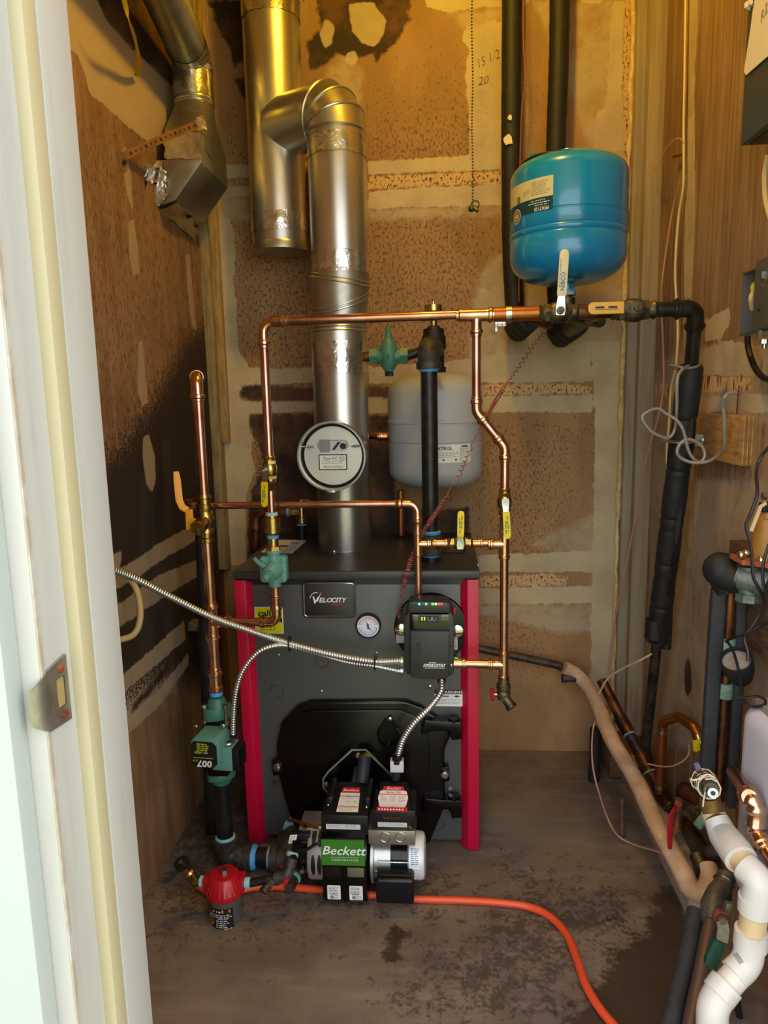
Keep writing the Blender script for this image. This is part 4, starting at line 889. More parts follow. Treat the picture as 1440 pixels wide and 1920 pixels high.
# cross pipe from the left wall to the controller well
YC = PL+.04; cz = A(600, 946, YC).z; Xl = A(350, 950, YC).x; Xcc = A(783, 1000, YC).x
pipe_run('cross_copper_pipe', 'copper pipe crossing before the stove pipe then dropping into the controller', [Vector((Xl, YC, cz))+Vector((-.012, .05, 0)), Vector((Xl, YC, cz)), Vector((Xcc, YC, cz)), Vector((Xcc, YC, A(783, 1136, YC).z))], .0082, 'copper', 'copfit', R=.026, sock=.018, tees=[(Vector((Xcc, YC, A(783, 1020, YC).z)), EZ, EX)])
mb = MB(); mb.sweep([A(345, 944, YC-.01), A(362, 936, YC+.02)], .002, 6); mb.build('thin_rod', 'copdark', None, 'thin dark rod stub by the left end of the cross copper pipe', 'rod')
pipe_run('controller_feed_pipe', 'short copper pipe from the right drop into the black controller', [QP(1246)-EX*.036, Vector((A(846, 1246, PL).x, PL+.005, QP(1246).z))], .0096, 'copper', 'copfit', coup=[(Vector((A(858, 1246, PL).x, PL+.003, QP(1246).z)), EX)])
# black sleeved pipe behind the left riser
MB().sweep([A(379, 985, 1.72), A(390, 1290, 1.72), Vector((A(394, 1500, 1.72).x, 1.72, .001))], .018, 16).build('black_sleeved_pipe', 'foam', None, 'black sleeved upright pipe in the shade behind the copper riser', 'pipe')
# relief valve at the back left of the lid and its copper drain
rv = thing('relief_valve', 'small brass relief valve on a black nipple at the rear of the lid', 'valve', AZ(566, 1010, .736))
p0 = AZ(566, 1010, .736); RY = p0.y
mb = MB(); mb.cyl(p0, A(566, 984, RY), .012); mb.build('nipple', 'iron', rv)
mb = MB(); mb.lathe([(0, .0155), (.004, .0155)], A(566, 984, RY), EZ, 20); mb.build('thread_tape', 'tapeblue', rv)
mb = MB(); mb.lathe([(0, .016), (.016, .016), (.018, .013), (.05, .012), (.052, .008), (.07, .007)], A(566, 980, RY), EZ, 20); mb.cyl(A(566, 960, RY), A(545, 960, RY), .012); mb.build('body', 'brass', rv)
mb = MB(); mb.bar([A(562, 937, RY), A(575, 937, RY), A(595, 944, RY)], .012, .003, EZ); mb.build('lever', 'steel', rv)
mb = MB(); mb.lathe([(0, .0135), (.008, .0135)], A(543, 960, RY), -EX, 20); mb.build('thread_tape', 'tapeblue', rv)
pipe_run('relief_drain_pipe', 'dark copper relief drain bending down behind the lid', [A(540, 960, RY), A(479, 964, RY), A(479, 1034, RY)], .0125, 'copdark', R=.03, sock=.018)
# ------------------------------------------------------------------ black riser, fill valve and air vent
q0 = AZ(808, 1052, .736); BYr = q0.y; RB = .0205; zt = A(806, 690, BYr).z
br = thing('black_riser_pipe', 'black iron riser pipe with blue thread tape before the grey tank', 'pipe', q0)
xb = A(806, 850, BYr).x
def KP(py): return Vector((xb, BYr, A(806, py, BYr).z))
MB().cyl(KP(1010), KP(688), RB, n=24).build('pipe', 'iron', br)
MB().cyl(q0, KP(1040), RB*1.15, n=24).build('nipple', 'iron', br)
MB().lathe([(0, RB*1.2), (.005, RB*1.2)], KP(1042), EZ, 24).build('thread_tape', 'tapeblue', br)
mb = MB(); mb.lathe([(0, RB*1.25), (.002, RB*1.5), (.018, RB*1.5), (.020, RB*1.28), (.034, RB*1.28), (.036, RB*1.4), (.05, RB*1.4), (.052, RB*1.2)], KP(1040), EZ, 28); mb.build('union', 'ironfit', br)
MB().lathe([(0, RB*1.18), (.006, RB*1.25), (.009, RB*1.12)], KP(1001), EZ, 24).build('thread_tape', 'tapeblue', br)
MB().lathe([(0, RB*1.12), (.007, RB*1.22), (.010, RB*1.1)], KP(697), EZ, 24).build('thread_tape', 'tapeblue', br)
mb = MB(); c = KP(655); bk = Vector((.012, .085, 0)); arc = fillet([KP(692), KP(660)+EZ*.012, KP(660)+EZ*.012+bk], .03, 9); mb.sweep(arc, RB*1.32, 24); mb.lathe([(0, RB*1.5), (.016, RB*1.5), (.018, RB*1.3)], KP(692), EZ, 24); mb.build('iron_elbow', 'ironfit', br)
tee0 = KP(660)+EZ*.012+bk+EY*.01
mb = MB(); mb.cyl(tee0-EZ*.055, tee0+EZ*.05, RB*1.3, n=22); mb.lathe([(-.058, RB*1.5), (-.045, RB*1.5)], tee0, EZ, 22); mb.lathe([(.0, RB*1.55), (.03, RB*1.5), (.052, RB*.9), (.058, RB*.7)], tee0, EZ, 22); mb.build('iron_tee', mat('dark_iron_casting', '1e1c1b', .5, .3, bump=.2, bs=200), br)
MB().cyl(tee0-EX*.02, A(762, 668, tee0.y), .0125, n=18).build('side_nipple', 'iron', br)
av = thing('air_vent', 'brass automatic air vent topping the black iron tee', 'air vent', tee0+EZ*.056)
zz = A(814, 568, tee0.y).z-tee0.z; b0 = .058; H_ = zz-b0
mb = MB(); mb.lathe([(0, .009), (.012, .009), (.013, .0185), (H_*.62, .0185), (H_*.64, .022), (H_*.9, .022), (H_*.93, .012)], tee0+EZ*b0, EZ, 28); mb.build('body', 'brass', av)
MB().lathe([(0, .006), (.006, .006), (.007, .0035), (.014, .003)], tee0+EZ*(zz-.010), EZ, 14).build('valve_cap', 'chrome', av)
fv = thing('fill_valve', 'dark green cast fill valve with adjusting stem beside the stove pipe', 'valve', A(729, 707, tee0.y))
c = A(729, 668, tee0.y); u = S(1, c)
mb = MB(); mb.lathe([(-36*u, 16*u), (-22*u, 16*u)], c, EX, 6); mb.lathe([(-22*u, 13*u), (-10*u, 14*u), (0, 20*u), (10*u, 14*u), (22*u, 13*u)], c, EX, 22); mb.lathe([(22*u, 16*u), (36*u, 16*u)], c, EX, 6)
mb.lathe([(-24*u, 11*u), (-14*u, 17*u), (10*u, 19*u), (24*u, 14*u), (32*u, 9*u), (33*u, 7*u), (42*u, 6*u), (43*u, 4*u), (54*u, 4*u)], c, EZ, 22); mb.lathe([(-28*u, 11*u), (-18*u, 11*u)], c, EZ, 6); mb.build('body', 'green', fv)
MB().lathe([(32*u, 5*u), (37*u, 5*u)], c, EZ, 12).build('lock_nut', 'steel', fv); MB().cyl(c-EZ*28*u, c-EZ*37*u, 8*u, n=8).build('plug', 'iron', fv)
MB().cyl(c-EX*36*u, c-EX*50*u, 9*u, n=14).build('inlet_stub', 'copdark', fv)
# ------------------------------------------------------------------ circulator pump on the left riser
PYp = PL; pc = RP(1395); pX = rt.x
pu = thing('circulator_pump', 'green and black circulator pump hung on the left riser', 'pump', RP(1465))
def fl_(py0, py1, up):
    mb = MB(); z0, z1 = RP(py0), RP(py1); c0 = z0
    P = [(math.cos(a)*.034*math.cos(.5)-math.sin(a)*.022*math.sin(.5), math.cos(a)*.034*math.sin(.5)+math.sin(a)*.022*math.cos(.5)) for a in [2*PI*i/28 for i in range(28)]]
    mb.prism([c0+Vector((a, b, 0)) for a, b in P], (0, 0, (z1-z0).z)); mb.cyl(z1, RP(py1-(16 if up else -14)), .026, .0165, n=20)
    return mb.build('flange', 'green', pu, bevel=.003)
fl_(1346, 1322, True); fl_(1446, 1458, False)
MB().lathe([(0, RR*1.25), (.006, RR*1.3), (.009, RR*1.15)], RP(1303), EZ, 22).build('thread_tape', 'tapeblue', pu)
mb = MB(); mb.box2(RP(1446)+Vector((-.026, -.026, 0)), RP(1346)+Vector((.026, .026, 0))); mb.cyl(pc+EY*.03, pc-EY*.045, .047, n=28); mb.build('volute', 'castblack', pu, bevel=.006)
for x in (-.026, .026):
    mb = MB(); q = RP(1340)+Vector((x, -.018, 0)); mb.hexa(q+EZ*.026, q+EZ*.034, .0065); mb.cyl(q-EZ*.03, q+EZ*.03, .0035, n=10); mb.hexa(q-EZ*.006, q-EZ*.014, .0068); mb.build('bolt', 'steel', pu)
mc = A(385, 1412, PL-.09); mf = Vector((-.10, -1, 0)).normalized(); ms = Vector((1, -.10, 0)).normalized()
O8 = lambda r, ch: [(r, r-ch), (r-ch, r), (-r+ch, r), (-r, r-ch), (-r, -r+ch), (-r+ch, -r), (r-ch, -r), (r, -r+ch)]
mb = MB(); mb.prism([mc+ms*a*.96+EZ*b for a, b in O8(.036, .010)], -mf*.065); mb.prism([mc+mf*.004+ms*(a)*.96+EZ*b for a, b in O8(.033, .010)], -mf*.006); mb.build('motor_housing', 'teal', pu, bevel=.003)
bx = A(430, 1415, PL-.05); mb = MB(); R_ = Matrix((ms, -mf, EZ)).transposed()
mb.box(bx+ms*(-.008), .050, .050, .056, R_); mb.build('terminal_box', 'teal', pu, bevel=.003)
mb = MB(); mb.box(bx+ms*.024, .018, .048, .054, R_); mb.build('terminal_cover', 'plastic', pu, bevel=.003)
L = Label(flat(mc+mf*.0045+ms*.0, ms, EZ)); u = .066/52
P = O8(25*u, 8*u); L.poly([(a-1*u, b-1*u) for a, b in P], 'ink', .0006); L.text('007', 0*u, -18*u, 17*u, 'white', rot=180, shear=.1, offset=.03, h=.0012, sx=1.1); L.text('ECM', -18*u, -13*u, 5*u, 'inkyellow', rot=180, h=.0012)
L.text('HIGH', -12*u, 3*u, 6*u, 'inkyellow', rot=180, h=.0012, offset=.02); L.text('EFF', 2*u, 3*u, 6*u, 'labelgrey', rot=180, h=.0012); L.rect(-22*u, -8*u, 16*u, -7*u, 'inkyellow', .0012); L.words(-14*u, 19*u, 10*u, 4, 4*u, 'inkyellow', .5, 6); L.build('label', pu, 'round black label printed 007 upside down')
MB().torus(bx+EZ*.032+ms*(-.002), EZ, .013, .004, 20, 8).build('conduit_locknut', 'steel', pu)
for x, z in ((-.036, .042), (.030, .045)):
    mb = MB(); screw(mb, mc+Vector((x, .045, z)), -EY, .006); mb.build('screw', 'steel', pu)
# return pipe below pump: nipple, elbow, short nipple, tee, into the boiler
zE = A(442, 1606, PL).z
rp = thing('return_pipe', 'black iron return piping with blue tape from pump to the boiler base', 'pipe', Vector((pX, PL, zE-.03)))
MB().cyl(RP(1462), Vector((pX, PL, zE+.04)), .0205, n=22).build('pipe', 'iron', rp)
mb = MB(); mb.sweep(fillet([Vector((pX, PL, zE+.045)), Vector((pX, PL, zE)), Vector((pX+.06, PL, zE))], .034, 9), .028, 22); mb.lathe([(0, .032), (.016, .032), (.018, .028)], Vector((pX, PL, zE+.034)), EZ, 22); mb.lathe([(0, .033), (.016, .033), (.018, .028)], Vector((pX+.05, PL, zE)), EX, 22); mb.build('iron_elbow', 'ironfit', rp)
MB().lathe([(0, .0245), (.005, .0245), (.008, .022)], Vector((pX, PL, zE+.05)), EZ, 22).build('thread_tape', 'tapepale', rp)
MB().cyl(Vector((pX+.05, PL, zE)), Vector((pX+.13, PL, zE)), .0235, n=22).build('close_nipple', 'iron', rp)
MB().lathe([(0, .031), (.006, .030), (.012, .025)], Vector((pX+.066, PL, zE)), EX, 22).build('thread_tape', 'tapeblue', rp)
MB().lathe([(0, .025), (.006, .030), (.009, .031)], Vector((pX+.106, PL, zE)), EX, 22).build('thread_tape', 'tapepale', rp)
tx = pX+.158
mb = MB(); mb.lathe([(0, .034), (.018, .034), (.02, .030), (.085, .030)], Vector((pX+.113, PL, zE)), EX, 24); mb.sweep(fillet([Vector((tx+.02, PL, zE)), A(533, 1582, PL+.02), A(556, 1563, BY-.004)], .03), .027, 22); mb.cyl(Vector((tx+.015, PL, zE)), Vector((tx+.02, PL-.05, zE-.01)), .020, n=20); mb.lathe([(0, .023), (.012, .023)], Vector((tx+.02, PL-.045, zE-.01)), -EY, 20); mb.build('iron_tee', 'ironfit', rp)
MB().lathe([(-.008, .036), (0, .036), (.003, .031)], A(556, 1556, BY-.01), -EY, 26).build('thread_tape', 'tapepale', rp)
MB().lathe([(0, .020), (.008, .0195)], Vector((tx+.021, PL-.060, zE-.01)), -EY, 20).build('thread_tape', 'tapepale', rp)
dr = thing('tee_drain_valve', 'small drain cock with red lever on the black return tee', 'valve', Vector((tx+.02, PL-.09, zE-.035)))
mb = MB(); mb.lathe([(0, .016), (.02, .014), (.03, .012)], Vector((tx+.021, PL-.066, zE-.01)), -EY, 18); mb.build('body', 'brassold', dr)
mb = MB(); q = A(537, 1632, 1.47); mb.prism([q+Vector((a, 0, b)) for a, b in ((-.012, .014), (.008, .010), (.014, -.014), (-.004, -.016))], (0, -.006, 0)); mb.build('handle', 'redhandle', dr, bevel=.001)

# ------------------------------------------------------------------ oil filter
OY = 1.405; oc = A(424, 1700, OY); OX = oc.x; ou = S(1, oc)
of = thing('oil_filter', 'red topped oil filter canister with black label on the floor', 'oil filter', Vector((OX, OY, A(425, 1737, OY).z)))
def OP(py): return Vector((OX, OY, A(424, py, OY).z))
R = 30*ou
MB().lathe([(0, R*.8), (.004, R*.93), (.010, R*.95), ((OP(1678)-OP(1737)).z, R*1.0), ((OP(1672)-OP(1737)).z, R*1.03)], OP(1737), EZ, 44).build('canister', 'graycan', of)
L = Label(around((OX, OY, 0), R*1.0, -.18)); z0, z1 = OP(1728).z, OP(1684).z; hh = z1-z0; wv = R*.92
L.sheet(-wv, z0, wv, z1, 'ink', curved=True); L.text('F25', wv*.62, z0+hh*.12, hh*.2, 'white', offset=.02, h=.0013); L.words(-wv*.2, z1-hh*.5, wv*.7, 4, hh*.085, 'labelgrey', .45, 3); L.words(-wv*.8, z1-hh*.12, wv*.2, 1, hh*.1, 'white', .6, 1); L.words(-wv*.8, z1-hh*.26, wv*.9, 2, hh*.08, 'labelgrey', .5, 7)
L.text('SPIN-ON', wv*.3, z1-hh*.40, hh*.10, 'white', h=.0013); L.rect(wv*.25, z1-hh*.16, wv*.8, z1-hh*.04, 'inkorange', .0012); L.disc(-wv*.72, z0+hh*.45, hh*.2, 'yellow', .0012); L.ring(-wv*.72, z0+hh*.45, hh*.15, hh*.03, 'ink', .0015); L.ring(-wv*.72, z0+hh*.45, hh*.08, hh*.03, 'ink', .0015); L.rect(-wv*.9, z0+hh*.06, -wv*.3, z0+hh*.16, 'inkgreen', .0012); L.build('label', of, 'black label printed F25')
zc = OP(1672); mb = MB(); mb.lathe([(0, R*1.18), (.008, R*1.21), (.014, R*1.17), (.034, R*1.02), (.046, R*.86), (.048, R*.4), (.048, .001)], zc, EZ, 48)
for k in range(24):
    a = 2*PI*k/24; d = Vector((math.cos(a), math.sin(a), 0)); mb.prism([zc+d*R*1.2+EZ*.012+d.cross(EZ)*s*.003 for s in (-1, 1)]+[zc+d*R*.78+EZ*.043+d.cross(EZ)*s*.002 for s in (1, -1)], d*.003+EZ*.003)
mb.box(zc+EX*R*1.02+EZ*.024, R*.5, .034, .034); mb.box(zc-EX*R*1.02+EZ*.022, R*.5, .032, .032); head = mb.build('red_head', 'redpaint', of, 'red cast ribbed head', bevel=.0015)
MB().hexa(zc+EZ*.048, zc+EZ*.056, .009).build('centre_bolt', 'steel', head)
ox = R*1.3; zh = zc.z+.024
mb = MB(); mb.lathe([(0, .0115), (.008, .0125), (.012, .011)], Vector((OX+ox, OY, zh)), EX, 18); mb.build('thread_sealant', 'tapepale', of)
mb = MB(); mb.lathe([(0, .0115), (.008, .0125), (.010, .0105)], Vector((OX-ox, OY, zh)), -EX, 18); mb.build('thread_sealant', 'tapepale', of)
# oil supply valve left of filter
ov = thing('oil_shutoff_valve', 'brass oil shut-off valve with black knob left of the filter', 'valve', A(352, 1650, OY))
p = Vector((OX-ox-.01, OY, zh)); q = A(356, 1640, OY-.005)
mb = MB(); mb.hexa(p, p-EX*.02, .011); mb.cyl(p-EX*.02, q, .008, n=14); k = A(343, 1622, OY-.02); d = (k-q).normalized(); mb.lathe([(-.022, .008), (-.012, .012), (-.006, .013), (0, .012), (.006, .014), (.012, .014), (.016, .009), ((k-q).length, .006)], q, d, 18); mb.build('body', 'brass', ov)
mb = MB(); P = [k+d*.002]; u_, w_ = perp(d); mb.prism([k+(u_*math.cos(2*PI*i/20)+w_*math.sin(2*PI*i/20))*.0165*(1+.06*(i % 2)) for i in range(20)], d*.010); mb.build('knob', 'plastic', ov, bevel=.001); mb = MB(); mb.cyl(k+d*.010, k+d*.014, .0045); mb.build('knob_screw', 'brass', ov)
# pipe from filter to pump
pp = [Vector((OX+ox+.012, OY, zh)), A(520, 1646, OY+.005), A(541, 1632, OY+.01), A(548, 1610, OY+.025), A(546, 1600, OY+.04)]
fp = thing('oil_feed_pipe', 'black oil feed pipe and elbow between filter and burner pump', 'pipe', min(pp, key=lambda v: v.z))
mb = MB(); mb.cyl(pp[0], pp[1], .0095, n=16); mb.build('pipe', 'iron', fp)
mb = MB(); mb.sweep(fillet([pp[1]-EX*.006, A(537, 1643, OY+.005), pp[3]], .014, 8), .0135, 18); mb.lathe([(0, .0155), (.01, .0155)], pp[1]-EX*.006, EX, 18); mb.build('elbow', 'ironfit', fp)
mb = MB(); mb.cyl(A(541, 1622, OY+.015), A(551, 1604, OY+.05), .009, n=16); mb.build('riser_stub', 'iron', fp)
mb = MB(); mb.lathe([(0, .014), (.006, .0145), (.01, .012)], A(547, 1606, OY+.05), Vector((.2, .5, .8)), 18); mb.build('thread_sealant', 'tapepale', fp)
mb = MB(); a, b = A(508, 1651, OY-.003), A(496, 1668, OY-.02); mb.cyl(a, b, .0085, n=14); mb.lathe([(0, .012), (.012, .012)], a, b-a, 6); mb.cyl(b, b+(b-a).normalized()*.006, .010, n=14); mb.build('flare_fitting', 'brassold', fp)
mb = MB(); q = A(536, 1652, OY-.01); mb.box(q, .010, .008, .012, Matrix.Rotation(.5, 3, 'Y')); mb.build('red_plug', 'redhandle', fp, bevel=.001)

# ------------------------------------------------------------------ oil burner
bu = thing('oil_burner', 'oil burner with igniter, control, green badge and motor bolted to the boiler door', 'oil burner', A(660, 1690, 1.47))
UY = 1.455; c0 = A(648, 1630, UY); u = S(1, c0)
# housing (scroll), axis along X
hx0, hx1 = A(606, 1640, UY).x, A(689, 1640, UY).x
hz = A(648, 1612, UY).z; sc_ax = Vector((0, 1.50, hz)); prof = []
zt_, zb_ = A(648, 1556, UY).z, A(648, 1692, UY-.01).z
P = [(UY-.004, A(648, 1562, UY).z), (UY-.014, A(648, 1612, UY).z), (UY-.014, A(648, 1650, UY).z), (UY-.014, A(648, 1680, UY).z), (UY-.006, zb_), (UY+.05, zb_-.004), (UY+.10, zb_+.012), (UY+.14, zb_+.05), (UY+.15, hz), (UY+.13, zt_+.01), (UY+.02, zt_+.02)]
hs = MB().prism([Vector((hx0, y, z)) for y, z in P], EX*(hx1-hx0)).build('housing', 'castblack', bu, bevel=.004)
mid = (hx0+hx1)/2
MB().prism([Vector((mid-.0022, y-.004 if i < 5 else y, z)) for i, (y, z) in enumerate(P)], EX*.0044).build('split_rib', 'castblack', hs, bevel=.001)
MB().cyl(Vector((mid, UY+.08, hz)), Vector((mid, BY-.02, hz+.015)), .052, n=32).build('air_tube', 'castblack', bu)
for a, b in ((hx0+.004, mid-.006), (mid+.006, hx1-.004)):
    MB().bar([Vector(((a+b)/2, UY-.012, A(648, 1676, UY).z)), Vector(((a+b)/2, UY-.004, A(648, 1689, UY).z))], b-a, .002, -EY).build('lower_clip', mat('dull_nickel', '7d7666', .35, .9), hs)
    MB().box(Vector(((a+b)/2, UY-.015, A(648, 1625, UY).z)), (b-a)*.92, .004, S(22, c0)).build('gloss_window', 'glassdark' if a < mid-.02 else mat('satin_window', 'b0ac90', .25, .8), hs, bevel=.001)
for xx, sd in ((A(628, 1664, UY).x, 4), (A(669, 1664, UY).x, 6)):
    L = Label(flat(Vector((xx, UY-.0145, A(650, 1666, UY).z)), EX, EZ)); L.sheet(-12.5*u, -14*u, 12.5*u, 15*u, 'white', r=2*u); L.words(-10*u, 11*u, 10*u, 5, 3*u, 'ink', .35, sd); L.bars(-7*u, -4*u, 6*u, -1*u, 'ink', 14, sd); L.disc(-4*u, -9*u, 4*u, 'inkgrey'); L.words(1*u, -6*u, 10*u, 3, 3*u, 'inkgrey', .4, sd+1); L.build('label', hs)
# green badge
gz0, gz1 = A(646, 1612, UY).z, A(646, 1562, UY).z
bd_ = MB().box2((hx0+.001, UY-.022, gz0-.004), (hx1-.001, UY-.004, gz1)).build('badge_block', 'castblack', bu, bevel=.002)
W2 = (hx1-hx0)*.95; L = Label(FRONT((mid, UY-.0222, (gz0+gz1)/2-.001))); H2 = (gz1-gz0)*.98; L.sheet(-W2/2, -H2/2+.002, W2/2, H2/2, 'greenlabel', r=.001)
L.text('Beckett', 0, H2*.08, H2*.46, 'white', shear=.3, offset=.012, sx=1.05); L.text('CORPORATION', H2*.05, -H2*.26, H2*.11, 'white', sp=1.25); L.rect(-W2*.3, -H2*.17, W2*.36, -H2*.155, 'labelgrey'); L.build('badge_print', bd_, 'green badge lettered Beckett')
# igniter box with sloping top
IY = UY
p1 = [A(603, 1556, IY-.004), A(690, 1556, IY-.004), A(688, 1524, IY+.004), A(606, 1524, IY+.004)]
ig = MB().box2((A(603, 1556, IY).x, IY-.006, A(640, 1562, IY).z), (A(691, 1556, IY).x, IY+.12, A(640, 1526, IY).z)).build('igniter_base', 'plastic', bu, bevel=.003)
zb0, ztp = A(640, 1526, IY).z, A(650, 1468, IY+.11).z
xa0, xa1, xb0, xb1 = A(616, 1520, IY).x, A(684, 1520, IY).x, A(628, 1470, IY+.10).x, A(673, 1470, IY+.10).x
igt = MB().add([(xa0, IY+.0, zb0), (xa1, IY+.0, zb0), (xa1, IY+.118, zb0), (xa0, IY+.118, zb0), (xb0, IY+.095, ztp), (xb1, IY+.095, ztp), (xb1, IY+.116, ztp), (xb0, IY+.116, ztp)],
    [[3, 2, 1, 0], [0, 1, 5, 4], [1, 2, 6, 5], [2, 3, 7, 6], [3, 0, 4, 7], [4, 5, 6, 7]]).build('igniter_cover', 'plastic', bu, bevel=.004)
for sx in (0, 1):
    x = A(602 if sx == 0 else 700, 1520, IY+.06).x
    MB().box2((A(608, 1520, IY).x if sx == 0 else xa1-.004, IY+.03, zb0-.004), (xa0+.004 if sx == 0 else A(692, 1520, IY).x, IY+.118, zb0+.022)).build('igniter_flank', 'plastic', igt, bevel=.005)
O_ = Vector(((xa0+xa1)/2, IY, zb0)); wv_ = Vector((0, .095, ztp-zb0)).normalized(); ln = Vector((0, .095, ztp-zb0)).length
L = Label(flat(O_+wv_*ln*.5, EX, wv_)); n_ = EX.cross(wv_); a = ln
L.poly([(-.0245, -.44*a), (.0245, -.44*a), (.0225, .25*a), (-.0225, .25*a)], 'white', .0006); L.poly([(-.0225, .25*a), (.0225, .25*a), (.019, .46*a), (-.019, .46*a)], 'inkred', .0006)
L.text('Beckett', 0, .34*a, .012, 'white', shear=.3, h=.0012, offset=.015); L.text('POWERLIGHT', 0, .11*a, .0072, 'ink', h=.0012, offset=.012); L.words(-.018, .04*a, .016, 1, .003, 'inkgrey', .4, 2); L.text('120v', -.002, -.08*a, .007, 'inkgrey', h=.0012); L.text('SL', .014, -.08*a, .007, 'ink', h=.0012); L.rect(-.022, -.285*a, .022, -.25*a, 'inkorange', .001); L.words(-.02, -.33*a, .02, 2, .0045, 'inkgrey', .35, 4); L.rect(-.0245, -.24*a, .0245, -.225*a, 'cream', .001); L.build('label', igt, 'white label with red heading Beckett')
L = Label(FRONT((mid, IY-.0062, A(640, 1547, IY).z))); L.sheet(-32*u, -5*u, 32*u, 5*u, 'labelgrey', r=1*u); L.words(-28*u, 2.5*u, -4*u, 2, 3*u, 'inkgrey', .4, 3); L.words(4*u, 2.5*u, 28*u, 2, 3*u, 'inkgrey', .4, 5); L.build('label', ig)
for x, y in ((615, 1509), (687, 1513)):
    mb = MB(); screw(mb, A(x, y, IY+.028), Vector((0, -.6, .8)), .0028); mb.build('screw', 'steel', ig)
MB().box2((hx0, UY-.008, A(640, 1563, UY).z), (hx1, UY+.02, A(640, 1557, UY).z)).build('hinge_strip', 'glassdark', bu)
# bracket (wire flange) behind
fr = MB(); fr.bar([A(x, y, BY-.05) for x, y in ((616, 1488), (606, 1476), (606, 1460), (616, 1446), (660, 1406), (686, 1406), (742, 1462))], .0045, .003, -EY); fr.build('flange_edge', 'aluminium', bu)
for a, b, r in (((684, 1418), (678, 1470), .016), ((672, 1440), (664, 1475), .010)):
    MB().cyl(A(*a, BY-.06), A(*b, BY-.10), r, n=18).build('cable_boot', mat('slate_rubber', '232630', .6), bu, bevel=.002)
for x, y in ((672, 1415), (612, 1470), (686, 1483)):
    mb = MB(); bolt(mb, A(x, y, BY-.052), -EY, .005, .010); mb.build('bolt', 'steel', bu)
# fuel pump and air shutter on the left
gx0, gx1 = A(575, 1612, UY).x, A(606, 1612, UY).x; gc = Vector((0, UY+.055, A(590, 1608, UY+.02).z)); Rg = S(54, c0)
sh = MB().lathe([(0, Rg*.55), (.002, Rg*.97), ((gx1-gx0)*.12, Rg*1.0), (gx1-gx0, Rg*1.0)], Vector((gx0, gc.y, gc.z)), EX, 40).build('air_shutter', mat('bright_silver_sheet', 'd8dad8', .35, .75), bu)
for k in range(4):
    w_ = gx1-gx0; n_ = 9; a0_ = 158 if k < 2 else 100
    xs_ = gx0+w_*(.42, .80)[k % 2]; rows = []
    for q in range(n_):
        a = math.radians(a0_+44*q/(n_-1)); d = Vector((0, math.cos(a), math.sin(a))); hw2 = w_*.13*math.sqrt(max(.1, 1-((q-4)/4.3)**2))
        rows.append([Vector((xs_-hw2, gc.y, gc.z))+d*Rg*1.008, Vector((xs_+hw2, gc.y, gc.z))+d*Rg*1.008])
    MB().add([p_ for r_ in rows for p_ in r_], [[2*q, 2*q+1, 2*q+3, 2*q+2] for q in range(n_-1)]).build('air_slot', 'plastic', sh)
MB().box2((A(548, 1640, UY).x, UY+.01, A(560, 1636, UY).z), (gx0+.002, UY+.085, A(560, 1582, UY).z)).build('fuel_pump', 'castblack', bu, bevel=.006)
MB().box2((A(547, 1600, UY).x, UY+.015, A(556, 1592, UY).z), (A(580, 1600, UY).x, UY+.07, A(556, 1566, UY+.01).z)).build('solenoid_coil', 'plastic', bu, bevel=.004)
L = Label(flat(A(549, 1573, UY+.014), EX+EZ*.1, EZ+EX*.25)); L.sheet(-7*u, -9*u, 7*u, 9*u, 'white', r=1*u); L.words(-5*u, 6*u, 5*u, 3, 3*u, 'inkgrey', .4, 3); L.bars(-5*u, -7*u, 5*u, -2*u, 'ink', 6); L.build('label', bu)
MB().box2((A(560, 1556, UY+.03).x, UY+.03, A(560, 1575, UY+.03).z), (gx1, UY+.10, A(560, 1552, UY+.03).z)).build('pump_bracket', 'aluminium', bu, bevel=.003)
for x, y, r, m in ((568, 1628, .006, 'chrome'), (567, 1648, .0035, 'iron'), (572, 1549, .0045, 'brass')):
    mb = MB(); q = A(x, y, UY+.006); mb.hexa(q, q-EY*.012, r); mb.build('fitting_nut', m, bu)
mb = MB(); mb.sweep(spline([A(548, 1592, UY+.02), A(572, 1594, UY+.0), A(590, 1584, UY-.005), A(606, 1578, UY)], 6), .0035, 8); mb.build('solenoid_wire', 'wireblack', bu)
mb = MB(); mb.sweep(spline([A(541, 1537, UY+.10), A(560, 1541, UY+.05), A(585, 1549, UY+.02), A(602, 1552, UY+.012)], 6), .0042, 10); mb.build('copper_oil_tube', 'coporange', bu)
mb = MB(); q = A(598, 1551, UY+.012); mb.hexa(q, q+EX*.008, .0062); mb.build('flare_nut', 'brass', bu)
# control box on the right with steel junction box
cx0, cx1 = A(700, 1540, IY).x, A(779, 1540, IY).x
jb = MB(); jb.box2((cx0-.012, UY-.004, A(730, 1582, UY).z), (cx1-.001, UY+.085, A(730, 1556, UY).z)); jb = jb.build('junction_box', 'galv', bu, bevel=.0015)
for x in (722, 751):
    q = A(x, 1570, UY-.0045); MB().torus(q, EY, S(9.5, q), .0008, 24, 6).build('knockout', 'steel', jb)
cb = MB().box2((cx0-.002, UY+.0, A(730, 1556, UY).z), (cx1, UY+.09, A(730, 1515, UY+.01).z)).build('control_base', 'plastic', bu, bevel=.003)
za, zb2 = A(730, 1520, UY+.004).z, A(738, 1468, UY+.08).z
ct = MB().add([(cx0+.003, UY+.004, za), (cx1-.012, UY+.004, za), (cx1-.012, UY+.09, za), (cx0+.003, UY+.09, za), (cx0+.010, UY+.070, zb2), (cx1-.020, UY+.070, zb2), (cx1-.020, UY+.088, zb2), (cx0+.010, UY+.088, zb2)],
    [[3, 2, 1, 0], [0, 1, 5, 4], [1, 2, 6, 5], [2, 3, 7, 6], [3, 0, 4, 7], [4, 5, 6, 7]]).build('control_cover', 'plastic', bu, bevel=.004)
